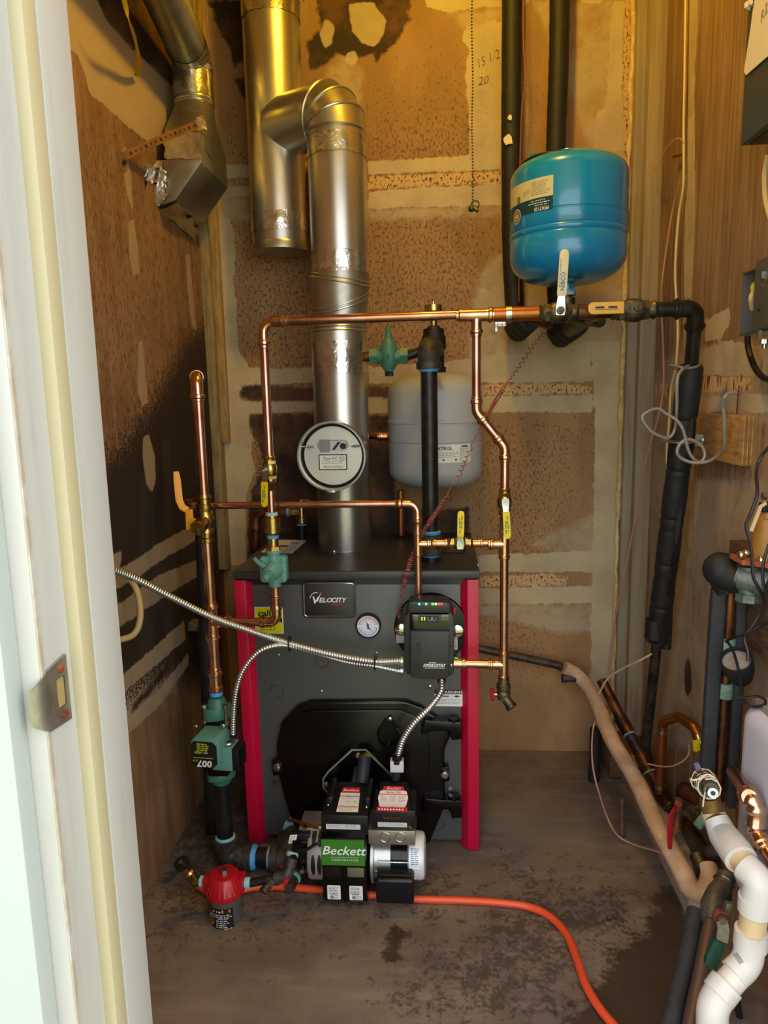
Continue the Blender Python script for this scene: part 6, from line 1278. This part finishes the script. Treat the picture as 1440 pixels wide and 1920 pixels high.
crumple('torn_corner', [AX(1404, 16, pbx-.002), AX(1416, 10, pbx-.002), AX(1416, -10, pbx-.002), AX(1406, -8, pbx-.002)], 5, 5, .003, 'paper', pap, 8)
mx = .565; my1 = AX(1388, 600, mx).y; mz0, mz1 = AX(1388, 628, mx).z, AX(1392, 512, mx).z; mym = AX(1412, 600, mx-.012).y
rb_ = thing('relay_box', 'grey steel relay box with open side on the right wall', 'relay box', Vector((.6, my1-.1, mz0)))
MB().box2((XR-.004, my1-.30, mz0), (XR, my1, mz1)).build('back_plate', 'box', rb_)
for a, b in (((mx, my1-.30, mz0), (XR, my1, mz0+.0025)), ((mx, my1-.30, mz1-.0025), (XR, my1, mz1)), ((mx, my1-.002, mz0), (XR, my1, mz1))):
    MB().box2(a, b).build('side_wall', 'box', rb_)
MB().box2((mx-.013, my1-.32, mz0+.002), (mx-.010, mym, mz1+.006)).build('cover_plate', 'box', rb_, bevel=.001)
MB().box2((mx-.002, mym-.02, mz0-.003), (XR-.01, my1, mz0-.001)).build('bottom_flange', 'steel', rb_)
for y, z in ((.012, .10), (.02, .03), (.05, .05)):
    mb = MB(); screw(mb, Vector((XR-.006, my1-y, mz0+(mz1-mz0)*z*9)), -EX, .004); mb.build('screw', 'steel', rb_)
for z in (.66, .30):
    mb = MB(); mb.cyl(Vector((mx-.0135, mym-.025, mz0+(mz1-mz0)*z)), Vector((mx-.015, mym-.025, mz0+(mz1-mz0)*z)), .003, n=10); mb.build('cover_hole', 'wireblack' if z < .5 else 'steel', rb_)
MB().ball(AX(1411, 540, mx+.02), .008, 10, 1.6).build('wire_nut', 'yellow', rb_)
mb = MB(); mb.sweep(spline([AX(1412, 548, mx+.02), AX(1408, 560, mx+.012), AX(1410, 580, mx+.02)], 5), .0045, 8); mb.build('inner_wire', 'wirewhite', rb_)
MB().sweep(spline([AX(1440, 488, .61), AX(1430, 496, .60), AX(1424, 508, .60)], 5), .006, 8).build('top_cable', 'wireblack', rb_)
for x, z in ((1430, 516), (1424, 626)):
    q = AX(x, z, mx-.013); MB().box(q, .006, .006, .012).build('cover_tab', 'steel', rb_)
mb = MB(); q = AX(1434, 636, .58); mb.hexa(q, q-EZ*.008, .008); mb.cyl(q, q-EZ*.016, .004, n=10); mb.build('bottom_bolt', 'steel', rb_)
cable('power_cable', 'black cable curving from the relay box down the right wall', [AX(1402, 622, .59), AX(1402, 645, .59), AX(1407, 668, .59), AX(1416, 690, .59), AX(1428, 705, .59), AX(1442, 712, .59), AX(1470, 714, .59)], .0058, 'wireblack')
cable('hanging_cable', 'cream cable at the right edge below the electrical panel', [AX(1440, 290, .60), AX(1434, 330, .60), AX(1437, 380, .60), AX(1452, 430, .60)], .005, 'wirewhite')
# ------------------------------------------------------------------ thin wires on the right
cable('cream_cable', 'cream cable running straight down the right wall seam', [AX(1286, -40, .608), AX(1284, 120, .608), AX(1282, 230, .608), AX(1282, 300, .608), AX(1281, 350, .608), AX(1272, 410, .606), AX(1266, 500, .60), AX(1268, 560, .60), AX(1271, 620, .60), AX(1267, 690, .60), AX(1258, 730, .60), AX(1254, 800, .60), AX(1250, 850, .60), AX(1252, 880, .602)], .0032, 'wirewhite', 6)
cable('pink_wire', 'thin pink wire trailing down the back right corner to the floor', [AX(1275, 340, .608), AX(1262, 390, .607), AX(1252, 450, .60), AX(1240, 545, .59), AX(1243, 640, .59), AX(1244, 720, .59), AX(1236, 775, .58), AX(1217, 840, .57), AX(1198, 915, .56), AX(1193, 960, .56), AX(1182, 1020, .55), AX(1166, 1100, .54), AX(1152, 1170, .535), AX(1147, 1225, .53), AX(1140, 1290, .52), AX(1134, 1325, .50), A(1116, 1352, 1.95), A(1110, 1390, 1.93), A(1112, 1440, 1.88), A(1124, 1490, 1.82), A(1142, 1540, 1.72), AZ(1160, 1568, .012), AZ(1190, 1584, .01), A(1225, 1594, 1.62), A(1256, 1603, 1.585)], .0024, 'wirepink', 6)
cable('pink_wire_stub', 'short pale wire end poking from the foam wrapped drop pipe', [A(1222, 1226, 1.78), A(1196, 1240, 1.80), A(1170, 1252, 1.86), A(1140, 1272, 1.92), A(1122, 1302, 1.95)], .0024, 'wirewhite', 6)
cable('pink_wire_curl', 'thin pink wire curl on the right wall between the pipes', [A(1214, 1432, 1.75), A(1240, 1437, 1.72), A(1262, 1436, 1.68), A(1282, 1426, 1.66), A(1292, 1412, 1.66), A(1292, 1396, 1.68)], .0018, 'wirepink', 6)
cable('bare_wire_end', 'frayed wire ends curling off the right wall near the corner', [AX(1281, 268, .606), AX(1276, 260, .60), AX(1264, 263, .59), AX(1248, 280, .58), AX(1238, 302, .575), AX(1231, 315, .57), AX(1222, 313, .57), AX(1217, 308, .57)], .0017, 'wirepink', 6)
mb = MB(); mb.cyl(AX(1264, 292, .60), AX(1280, 288, .61), .0045, n=10); mb.ball(AX(1264, 292, .60), .005, 8); mb.build('wire_nut', mat('brown_nut', '8a4a28', .5), None, 'small brown wire connector on the right wall seam', 'connector')
cable('grey_cable_loop', 'loose grey cable looping round the foam wrapped drop pipe', [A(1290, 686, 1.60), A(1278, 694, 1.58), A(1270, 712, 1.57), A(1269, 760, 1.58), A(1266, 800, 1.60), A(1258, 818, 1.60), A(1245, 820, 1.60), A(1226, 812, 1.60), A(1212, 798, 1.60), A(1204, 782, 1.60), A(1214, 772, 1.60), A(1234, 766, 1.59), A(1250, 776, 1.58), A(1266, 786, 1.57), A(1278, 800, 1.56), A(1285, 820, 1.56), A(1290, 842, 1.56), A(1300, 860, 1.56), A(1312, 866, 1.56), A(1321, 856, 1.56), A(1318, 840, 1.56), A(1305, 828, 1.56), A(1288, 824, 1.56), A(1274, 834, 1.56), A(1270, 850, 1.56), A(1282, 862, 1.56), A(1304, 868, 1.55), A(1330, 864, 1.54), A(1350, 850, 1.52), A(1358, 836, 1.50), A(1358, 800, 1.49), A(1357, 772, 1.49), A(1354, 762, 1.49), A(1358, 746, 1.48), A(1366, 738, 1.48), A(1382, 735, 1.48)], .0036, 'wiregrey', 8)
cable('wall_wire', 'thin dark wire hanging from a nail above the plywood block', [AX(1386, 722, .615), AX(1384, 735, .613), AX(1383, 750, .613), AX(1381, 776, .612)], .0012, 'wireblack', 5)
# coiled rose wire
base = spline([A(1022, 622, 2.05), A(1000, 648, 2.05), A(972, 690, 2.06), A(945, 728, 2.04), A(922, 764, 1.98), A(905, 800, 1.88), A(878, 850, 1.86), A(852, 908, 1.80), A(822, 955, 1.72), A(797, 992, 1.68), A(778, 1030, 1.665), A(766, 1065, 1.65), A(757, 1100, 1.65), A(750, 1135, 1.65), A(748, 1158, 1.66)], 30); path = resample(base, .0010)
pts = []
for i, p in enumerate(path):
    d = (path[min(i+1, len(path)-1)]-path[max(0, i-1)]).normalized(); u, w_ = perp(d); a = i*2*PI/(11+3*math.sin(i*.012)); rr_ = .0052*(.75+.35*math.sin(i*.02)**2); pts.append(p+(u*math.cos(a)+w_*math.sin(a))*rr_)
MB().sweep(pts, .0013, 6).build('coiled_wire', 'wirered', None, 'coiled rose coloured thermostat wire slanting across the grey tank to the controller', 'wire')
cable('ceiling_wire', 'thin rose wire running down beside the left insulated pipe', [A(982, -60, 2.10), A(981, 60, 2.10), A(984, 150, 2.09), A(978, 210, 2.10), A(975, 300, 2.11), A(973, 400, 2.09), A(973, 520, 2.09), A(973, 566, 2.08)], .0018, 'wirered', 6)

# ------------------------------------------------------------------ low right side: sill, foam pipe, drains
mb = MB(); mb.box2((.537, 1.452, 0), (.60, 2.13, .085)); mb.build('baseboard_right', 'woodgrey', kind='structure', bevel=.003)
fa, fb = A(1096, 1280, 2.10), A(1279, 1636, 1.45); r = S(18, fb)
tf = thing('tan_foam_pipe', 'tan foam covered pipe sloping along the sill at the right', 'pipe', fb-EZ*r)
k = 60; path = [fa.lerp(fb, i/k)+Vector((.004*math.sin(i*.23), 0, .005*math.sin(i*.17))) for i in range(k+1)]; path = spline([A(1058, 1252, 2.12), A(1078, 1262, 2.12)]+[path[i] for i in range(0, k+1, 6)], 6); rr = random.Random(9); np_ = len(path)
ring_ = [[], []]
ue = [path[-4], path[-1], A(1291, 1662, 1.435), A(1309, 1673, 1.425), A(1326, 1664, 1.43), A(1331, 1645, 1.45), A(1324, 1620, 1.48)]
path = resample(path[:-4]+spline(ue, 6), .012); MB().sweep(path, [r*(1+rr.uniform(-.02, .02)) for _ in path], 22).build('foam_sleeve', 'foamtan', tf)
MB().cyl(A(1313, 1640, 1.46), A(1312, 1622, 1.50), .010, n=14).build('inner_pipe', 'copdark', tf)
MB().sweep(fillet([A(890, 1214, 2.15), A(1046, 1247, 2.15), A(1068, 1262, 2.12)], .03), .0125, 16).build('drain_pipe', mat('dark_weathered_copper', '54483e', .5, .5, '3a302a', 20), None, 'dark horizontal pipe along the foot of the back wall right of the boiler', 'pipe')
mb = MB(); a = A(1054, 1271, 2.11); mb.cyl(a, a+EX*.05, .0125, n=16); mb.lathe([(0, .015), (.012, .015)], a, EX, 16); mb.build('capped_stub', 'ironfit', None, 'short capped pipe stub at the back right corner', 'pipe')
mb = MB(); mb.sweep([A(1117, 1366, 2.02), A(1116, 1420, 2.02), A(1110, 1500, 2.02)], .017, 14); mb.build('foam_offcut', 'foam', None, 'black foam sleeve standing under the tan foam pipe at the back corner', 'pipe')
MB().cyl(AZ(1166, 1570, 0), A(1166, 1496, AZ(1166, 1570, 0).y), .006, n=10).build('rusty_stake', 'stake', None, 'thin rusty rod standing on the floor before the sill', 'rod')
mb = MB(); mb.box2((.50, 2.02, .012), (.62, 2.19, .09)); mb.build('corner_block', 'wooddark', None, 'dark wood block in the back right corner under the pipes', 'wood block', bevel=.003)
# dark copper manifold
MY = lambda px: 2.02-(px-1130)/(1335-1130)*.46
mp_ = [A(x, y, MY(x)) for x, y in ((1128, 1276), (1172, 1362), (1210, 1432), (1246, 1500), (1290, 1560))]
mf = thing('dark_pipe_manifold', 'dark aged copper manifold lying behind the tan foam pipe', 'pipe', mp_[-1])
rM = .0155
for i in range(len(mp_)-1): MB().cyl(mp_[i], mp_[i+1], rM, n=18).build('pipe', mat('brown_black_copper', '4d3a30', .5, .5, '2b221e', 20) if i % 2 else 'copdark', mf)
for i in (1, 2, 3): 
    d = (mp_[i+1]-mp_[i]).normalized(); mb = MB(); mb.lathe([(-.025, rM*1.2), (.025, rM*1.2)], mp_[i], d, 18); mb.build('coupling', 'copdark', mf); 
    MB().lathe([(.025, rM*1.22), (.029, rM*1.2)], mp_[i], d, 18).build('solder_ring', 'steel' if i > 2 else 'verdi', mf)
mb = MB(); q = mp_[-1]; mb.sweep(fillet([q-(mp_[-1]-mp_[-2]).normalized()*.01, A(1318, 1606, 1.53), A(1362, 1590, 1.50)], .035, 9), .0185, 20); mb.build('bottom_elbow', mat('dusty_copper_elbow', '6a5244', .6, .4, '4a3830', 18), mf)
MB().sweep([A(1306, 1604, 1.50), A(1322, 1640, 1.46), A(1334, 1668, 1.44)], .0165, 16).build('outlet_pipe', 'brassold', mf)
cv = thing('bright_copper_branch', 'orange brown copper branch rising from the manifold and bending to the foam pipes', 'pipe', A(1235, 1484, MY(1240)))
BYc = MY(1240)-.01
P = [A(1237, 1486, BYc), A(1243, 1352, BYc), A(1272, 1344, BYc-.06), A(1300, 1362, BYc-.11), A(1312, 1384, BYc-.13)]
mb = MB(); mb.sweep(fillet(P, .03, 8), .0122, 18); mb.build('pipe', 'coporange', cv)
for y in (1371, 1474): 
    mb = MB(); mb.lathe([(-.004, .0142), (.004, .0142)], A(1241 if y < 1400 else 1238, y, BYc), EZ, 18); mb.build('solder_ring', 'steel', cv)
mb = MB(); mb.lathe([(0, .0145), (.012, .0150), (.014, .011), (.024, .011)], A(1308, 1374, BYc-.125), Vector((.3, -.3, -1)), 18); mb.build('brass_end', 'brass', cv)
mb = MB(); q = A(1306, 1398, BYc-.14); mb.prism([q+Vector((a, 0, b)) for a, b in ((-.010, .014), (.004, .016), (.008, -.008), (0, -.014), (-.008, -.012))], (0, -.005, 0)); mb.build('yellow_lever', 'yellow', cv, bevel=.001)
# upper dark stubs with red lever valve
lv = thing('red_lever_valve', 'old brass valve with hanging red lever behind the tan foam pipe', 'valve', A(1270, 1560, 1.56))
mb = MB(); mb.cyl(A(1282, 1482, 1.64), A(1322, 1512, 1.52), .0195, n=20); mb.lathe([(0, .022), (.008, .022)], A(1284, 1484, 1.635), A(1322, 1512, 1.52)-A(1282, 1482, 1.64), 20); mb.build('elbow_body', 'copdark', lv)
mb = MB(); mb.cyl(A(1276, 1502, 1.62), A(1268, 1550, 1.60), .019, n=18); mb.build('upright_pipe', 'copdark', lv)
mb = MB(); mb.cyl(A(1278, 1512, 1.56), A(1312, 1530, 1.50), .0165, n=18); mb.lathe([(0, .020), (.012, .020), (.014, .017)], A(1300, 1522, 1.52), Vector((.7, -.6, -.3)), 8); mb.build('body', 'brassold', lv)
mb = MB(); mb.lathe([(0, .021), (.016, .0215), (.018, .018)], A(1312, 1532, 1.495), Vector((.6, -.6, -.4)), 18); mb.build('green_union', 'verdi', lv)
mb = MB(); mb.box(A(1272, 1508, 1.545), .012, .02, .026); mb.cyl(A(1272, 1506, 1.535), A(1272, 1506, 1.525), .008, n=12); mb.build('rusty_stem', 'rust', lv, bevel=.001)
P = [A(1266, 1516, 1.50), A(1259, 1530, 1.485), A(1257, 1552, 1.48), A(1256, 1574, 1.475), A(1256, 1592, 1.47)]; MB().bar(P, [.010, .013, .012, .011, .008], .006, -EY+EX*.4).build('red_lever', 'redhandle', lv, bevel=.0015)
# hose-barb brass drain above the pvc trap
hb = thing('hose_barb_drain', 'tarnished hose barb wound with white string over the white drain trap', 'drain', A(1338, 1530, 1.18))
HYb = 1.19
mb = MB(); mb.cyl(A(1338, 1526, HYb), A(1330, 1492, HYb), .021, .017, n=20); mb.build('brass_neck', mat('dirty_brass', '8a6a3c', .5, .6, '5c4a30', 20), hb)
mb = MB(); a, b = A(1318, 1462, HYb+.03), A(1336, 1486, HYb-.05); d = (b-a).normalized(); mb.lathe([(-.02, .012), (-.01, .019), (.02, .021), ((b-a).length*.6, .018), ((b-a).length*.85, .012)], a, d, 20); mb.build('valve_body', mat('grey_brown_casting', '6a625a', .5, .5, '4a4038', 30), hb)
mb = MB(); mb.lathe([(-.02, .010), (0, .0095), (.004, .0085), (.004, .004), (-.01, .004)], b, d, 18, (False, False)); mb.build('nozzle', 'steel', hb)
MB().cyl(b-d*.004, b+d*.001, .0042, n=12).build('nozzle_bore', 'wireblack', hb)
MB().box(A(1309, 1441, HYb+.03), .010, .012, .020, Matrix.Rotation(-.4, 3, 'Y')).build('blue_tab', mat('slate_blue_tab', '6a7090', .5), hb, bevel=.003)
rr = random.Random(12); sp = []
for i in range(60):
    f = i/59; a_ = i*.62; c = a.lerp(b, f*.75); u_, w_ = perp(d); sp.append(c+(u_*math.cos(a_)+w_*math.sin(a_))*(.0215-.004*f))
mb = MB(); mb.sweep(sp, .0014, 5); mb.sweep(spline([A(1298, 1463, HYb-.02), A(1312, 1460, HYb-.025), A(1326, 1452, HYb-.03), A(1340, 1458, HYb-.03)], 5), .0014, 5); mb.sweep(spline([A(1324, 1478, HYb-.04), A(1320, 1495, HYb-.035), A(1318, 1512, HYb-.03)], 5), .0014, 5); mb.build('string_wrap', 'paper', hb)
# white pvc trap
pv = thing('pvc_drain', 'white pvc drain trap snaking down the lower right edge', 'drain pipe', A(1332, 1925, 1.10))
q = [A(1338, 1528, 1.19), A(1354, 1566, 1.16), A(1382, 1600, 1.10), A(1418, 1640, 1.06), A(1416, 1695, 1.05), A(1412, 1712, 1.048), A(1408, 1752, 1.045), A(1402, 1804, 1.04), A(1376, 1828, 1.03), A(1354, 1856, 1.02), A(1336, 1884, 1.01), A(1334, 1985, 1.00)]
w26 = S(24.5, q[5])
mb = MB(); mb.lathe([(0, w26*.98), (.012, w26*1.0), (.013, w26*.9)], A(1336, 1522, 1.192), (q[1]-q[0]), 24); mb.build('adapter_ring', 'pvcold', pv)
MB().lathe([(-.004, .019), (.002, .021), (.006, .020)], A(1336, 1520, 1.192), (q[1]-q[0]), 22).build('verdigris_crust', 'verdi', pv)
mb = MB(); d = (q[2]-q[0]).normalized(); mb.sweep([q[0]+d*.01, q[1]+Vector((.002, 0, 0)), q[2], q[2]+d*.015], [w26*1.0, w26*1.2, w26*1.3, w26*1.25], 26); mb.build('wye_body', 'pvc', pv)
mb = MB(); mb.cyl(q[2]+d*.0, q[2]+d*.034, w26*.92, n=24); mb.build('joint_pipe', 'pvcold', pv)
mb = MB(); mb.sweep(fillet([q[2]+d*.028, q[3]+d*.012, q[4]+(q[4]-q[3]).normalized()*.01], .045, 9), w26*1.12, 26); mb.lathe([(0, w26*1.22), (.025, w26*1.22), (.027, w26*1.1)], q[4]+EZ*.012, -EZ, 26); mb.build('upper_elbow', 'pvc', pv)
MB().cyl(q[4], q[6]-EZ*.01, w26*.99, n=26).build('aged_pipe', 'pvcold', pv)
mb = MB(); el = fillet([q[6]+EZ*.004, q[7], q[8]], .035, 9); mb.sweep(el, w26*1.1, 26); mb.lathe([(0, w26*1.18), (.028, w26*1.22), (.030, w26*1.12)], q[6]+EZ*.008, -EZ, 26); le = mb.build('lower_elbow', 'pvc', pv)
L = Label(flat(A(1384, 1796, .998), Vector((.75, 0, .55)), Vector((-.5, -.15, .8)))); L.bars(-.004, -.012, .004, .012, 'ink', 5); L.build('barcode', le)
mb = MB(); d2_ = (q[9]-q[8]).normalized(); mb.cyl(q[7], q[9]+d2_*.01, w26*1.0, n=26); mb.build('slanting_pipe', mat('ivory_pvc', 'dcd3c6', .4), pv)
mb = MB(); mb.sweep(fillet([q[9]-d2_*.012, q[10]+d2_*.0, q[11]], .035, 9), w26*1.15, 26); mb.lathe([(0, w26*1.23), (.022, w26*1.23), (.024, w26*1.12)], q[9]-d2_*.012, d2_, 26); mb.build('foot_elbow', 'pvc', pv)
# green handled shut-off and its pipe
gp = thing('green_lever_valve', 'large old valve with green lever handle on the lower right dark pipe', 'valve', A(1290, 1950, 1.28))
GY = 1.20; g1, g2, g3 = A(1362, 1642, 1.27), A(1338, 1702, 1.22), A(1288, 1960, 1.02)
mb = MB(); mb.cyl(g1, g1.lerp(g2, .4), .017, n=20); mb.sweep([g1.lerp(g2, .3), g1.lerp(g2, .55), g2, g2.lerp(g3, .06), g2.lerp(g3, .12)], [.017, .022, .0235, .020, .016], 22); mb.build('body', mat('dirty_grey_brass', '6d665a', .5, .5, '3f3a33', 20), gp)
mb = MB(); mb.cyl(g2.lerp(g3, .1), g3, .0130, n=18); mb.build('pipe', mat('dull_brown_copper', '6b5348', .5, .5, '4a4a42', 8), gp)
mb = MB(); mb.torus(g1.lerp(g2, .2), g2-g1, .018, .002, 24, 6); mb.build('clear_sleeve', 'steel', gp)
n0 = A(1352, 1720, GY-.05); mb = MB(); mb.cyl(n0+EY*.008, n0, .012, n=16); mb.torus(n0, -EY, .010, .003, 16, 6); mb.build('rusty_collar', 'rust', gp); mb = MB(); mb.hexa(n0, n0-EY*.010, .0075); mb.build('stem_nut', 'nickel', gp)
mb = MB(); mb.bar([n0+Vector((0, -.004, -.004)), A(1356, 1742, GY-.06), A(1353, 1766, GY-.064)], [.018, .020, .020], .004, -EY); mb.build('lever', 'nickel', gp)
mb = MB(); mb.bar([A(1349, 1763, GY-.064), A(1336, 1796, GY-.072), A(1320, 1840, GY-.082)], [.022, .026, .022], .010, -EY); mb.build('green_grip', 'handlegreen', gp, bevel=.004)
mb = MB(); mb.box(A(1363, 1702, GY-.03), .012, .010, .022, Matrix.Rotation(.3, 3, 'Y')); mb.build('stop_tab', 'nickel', gp, bevel=.002)
fo_ = [A(1304, 1708, 1.23), A(1288, 1790, 1.16), A(1266, 1880, 1.09), A(1246, 1980, 1.01)]
MB().sweep(spline(fo_, 6), .0150, 18).build('foam_sleeve_half', 'foamgrey', None, 'black split foam sleeve leaning along the lower right pipe', 'pipe insulation')
MB().sweep([A(1334, 1740, 1.21), A(1318, 1850, 1.12), A(1304, 1980, 1.02)], .014, 14).build('foam_sleeve_half', 'foamgrey', None, 'second black foam strip under the green lever handle', 'pipe insulation')
cable('floor_cables', 'pair of black cables dropping behind the white drain at the lower right', [A(1378, 1850, 1.2), A(1384, 1890, 1.2), A(1392, 1940, 1.2)], .006, 'wireblack')
# foam covered upright pair and pump
up_ = thing('foam_pipe_pair', 'upright copper pipe between two black foam half sleeves on the right', 'pipe', A(1336, 1500, 1.36))
UYp = 1.37
MB().sweep([A(1371, 1100, UYp+.0), A(1360, 1290, UYp+.0), A(1347, 1500, UYp+.0)], .0105, 16).build('pipe', 'copdark', up_)
def slat(pts, wpx, th, nm): 
    P = [A(x, y, UYp) for x, y in pts]; MB().bar(spline(P, 5), S(wpx, P[0]), th, Vector((-.15, -1, 0))).build(nm, 'foamgrey', up_, bevel=.007, seg=3)
slat([(1348, 1102), (1338, 1250), (1323, 1496)], 27, .024, 'foam_sleeve'); slat([(1390, 1106), (1384, 1250), (1375, 1420), (1370, 1512)], 20, .024, 'foam_sleeve')
for y in (1196, 1280): 
    q = A(1365 if y < 1250 else 1360, y, UYp-.002); MB().cyl(q, q-EZ*.03, .0145, n=16).build('green_coupling', 'verdi', up_)
zp = thing('zone_valve', 'old zone valve with tan motor cap and bolted rusty flange at the right edge', 'valve', A(1410, 1130, 1.33))
ZY = 1.33
mb = MB(); mb.ball(A(1352, 1068, ZY+.03), S(34, A(1352, 1068, ZY)), 22, 1.0); mb.build('foam_elbow_ball', 'foam', zp)
mb = MB(); mb.cyl(A(1352, 1078, ZY+.03), A(1362, 1108, ZY+.03), .026, .020, n=18); mb.cyl(A(1362, 1078, ZY+.02), A(1392, 1094, ZY-.01), .030, .022, n=18); mb.build('foam_neck', 'foam', zp)
mb = MB(); mb.cyl(A(1384, 1078, ZY), A(1440, 1096, ZY-.03), .026, n=22); mb.cyl(A(1404, 1060, ZY-.01), A(1406, 1125, ZY-.01), .020, n=20); mb.lathe([(0, .024), (.014, .024), (.016, .02)], A(1404, 1112, ZY-.01), -EZ, 8); mb.build('cast_body', mat('grey_green_casting', '77807a', .5, .5, '59605a', 40, bump=.3, bs=120), zp)
mb = MB(); mb.box(A(1424, 1054, ZY-.02), .085, .055, .009, Matrix.Rotation(.14, 3, 'Y')); mb.build('rusty_flange', 'copperbrown', zp, bevel=.001)
for x, y in ((1390, 1036), (1399, 1033), (1427, 1046)):
    mb = MB(); mb.ball(A(x, y+4, ZY-.04 if x != 1399 else ZY-.01), .0075, 12); mb.build('dome_bolt', 'chrome', zp)
mb = MB(); c = A(1432, 1048, ZY-.01); mb.lathe([(0, S(28, c)), (.075, S(24, c)), (.078, S(20, c)), (.086, S(18, c)), (.1, S(13, c)), (.105, S(10, c))], c, EZ+EX*.03, 28); mb.build('motor_cap', 'transf', zp)
mb = MB(); mb.bar([A(1408, 996, ZY-.05), A(1426, 950, ZY-.045), A(1436, 943, ZY-.04)], .006, .003, -EY); mb.build('spring_clip', 'wirewhite', zp)
MB().box(A(1437, 951, ZY-.02), .02, .02, .016).build('terminal_block', 'plastic', zp, bevel=.002); mb = MB(); q = A(1436, 930, ZY-.02); mb.hexa(q, q-EX*.006, .007); mb.build('terminal_nut', 'steel', zp)
mb = MB(); mb.box2((.585, 1.18, AX(1380, 1195, .585).z), (XR, AX(1366, 1030, .585).y, AX(1368, 1012, .585).z)); mb.build('backing_board', 'wooddark', None, 'dark brown board on the right wall behind the zone valve', 'board', bevel=.003)
cable('black_wire', 'twisted black wire running past the zone valve down to the black cup', [AX(1442, 838, .59), AX(1424, 862, .58), AX(1418, 890, .57), A(1420, 925, 1.30), A(1408, 962, 1.29), A(1399, 986, 1.28), A(1406, 1014, 1.27), A(1410, 1046, 1.265), A(1412, 1080, 1.26), A(1422, 1102, 1.26), A(1432, 1124, 1.27), A(1426, 1150, 1.28), A(1410, 1176, 1.28), A(1400, 1188, 1.28), A(1396, 1200, 1.27), A(1402, 1222, 1.26), A(1402, 1240, 1.255)], .0030, 'wirepurple', 6)
cable('black_wire', 'black wire crossing from the right edge to the green coupling', [A(1446, 1162, 1.26), A(1424, 1176, 1.27), A(1400, 1188, 1.275), A(1376, 1196, 1.29), A(1362, 1202, 1.31), A(1366, 1206, 1.30), A(1376, 1224, 1.26), A(1384, 1252, 1.24), A(1388, 1270, 1.24), A(1390, 1296, 1.24), A(1398, 1318, 1.23), A(1414, 1326, 1.22), A(1432, 1322, 1.21), A(1434, 1312, 1.21), A(1420, 1306, 1.22), A(1400, 1308, 1.23), A(1382, 1306, 1.24)], .0026, 'wireblack', 6)
cable('black_wire', 'black wire draping over the grey zone valve body at the right edge', [A(1442, 1020, 1.24), A(1432, 1052, 1.24), A(1430, 1080, 1.24), A(1434, 1104, 1.24), A(1446, 1122, 1.24)], .0026, 'wireblack', 6)
gc_ = thing('cup_gauge', 'black rubber cup with dusty grey face tied on the foam pipes', 'cup', A(1390, 1290, 1.28))
a = A(1380, 1236, 1.27); ax = Vector((-.38, -.45, .80)).normalized(); R = S(28, a)
mb = MB(); mb.lathe([(-.062, R*.5), (-.055, R*.75), (-.03, R*1.0), (0, R*1.02), (.003, R*.97), (0, R*.9), (-.006, R*.88)], a, ax, 30, (True, False)); mb.build('cup', 'foam', gc_)
MB().lathe([(-.007, R*.9), (-.005, .001)], a, ax, 30, (False, False)).build('dusty_face', mat('dusty_grey_face', '8f8682', .8, 0, '6c6460', 20), gc_)
# milky plastic tank on a shelf
TX = .535; ty1 = AX(1386, 1330, TX).y; tz1, tz0 = AX(1386, 1312, TX).z, AX(1386, 1312, TX).z-.36
pt = thing('plastic_tank', 'milky white plastic tank with grey lid at the right edge', 'plastic tank', Vector((.57, ty1-.15, tz0)))
MB().box2((TX, ty1-.36, tz0), (XR+.0, ty1, tz1)).build('body', 'poly', pt, bevel=.035, seg=5)
MB().box2((TX+.02, ty1-.34, tz1-.003), (XR, ty1-.012, tz1+.012)).build('lid', mat('grey_lid', '9a9590', .5), pt, bevel=.004)
mb = MB(); mb.box2((TX+.02, ty1-.36, tz0-.03), (XR, ty1, tz0)); mb.build('tank_shelf', 'wooddark', None, 'brown wood shelf under the milky plastic tank', 'shelf', bevel=.003)
# new copper line with press elbows in front of the tank
cY = 1.12; P = [A(1374, 1448, 1.27), A(1402, 1490, cY+.02), A(1420, 1516, cY), A(1416, 1556, cY), A(1424, 1570, cY-.01), A(1446, 1612, cY-.05), A(1470, 1650, cY-.08)]
nc = thing('new_copper_offset', 'new copper pipe with crimped elbows in front of the plastic tank', 'pipe', P[4])
MB().cyl(P[0], P[1], .0118, n=18).build('pipe', 'copper', nc); MB().cyl(P[4], P[6], .0118, n=18).build('pipe', 'copper', nc)
mb = MB(); path = fillet([P[1]-(P[1]-P[0]).normalized()*.004, P[2], P[3], P[4]+(P[5]-P[4]).normalized()*.01], .03, 10); mb.sweep(path, [.0148+.0015*math.sin(i*1.1) for i in range(len(path))], 20); d = (P[1]-P[0]).normalized(); bead(mb, P[1], d, .0118, .026); d = (P[5]-P[4]).normalized(); bead(mb, P[4]+d*.012, d, .0118, .026); mb.build('press_elbows', 'copfit', nc)
MB().sweep([A(1392, 1500, 1.32), A(1388, 1600, 1.32)], .011, 14).build('orange_stub_pipe', 'coporange', None, 'orange brown copper stub behind the white drain trap', 'pipe')
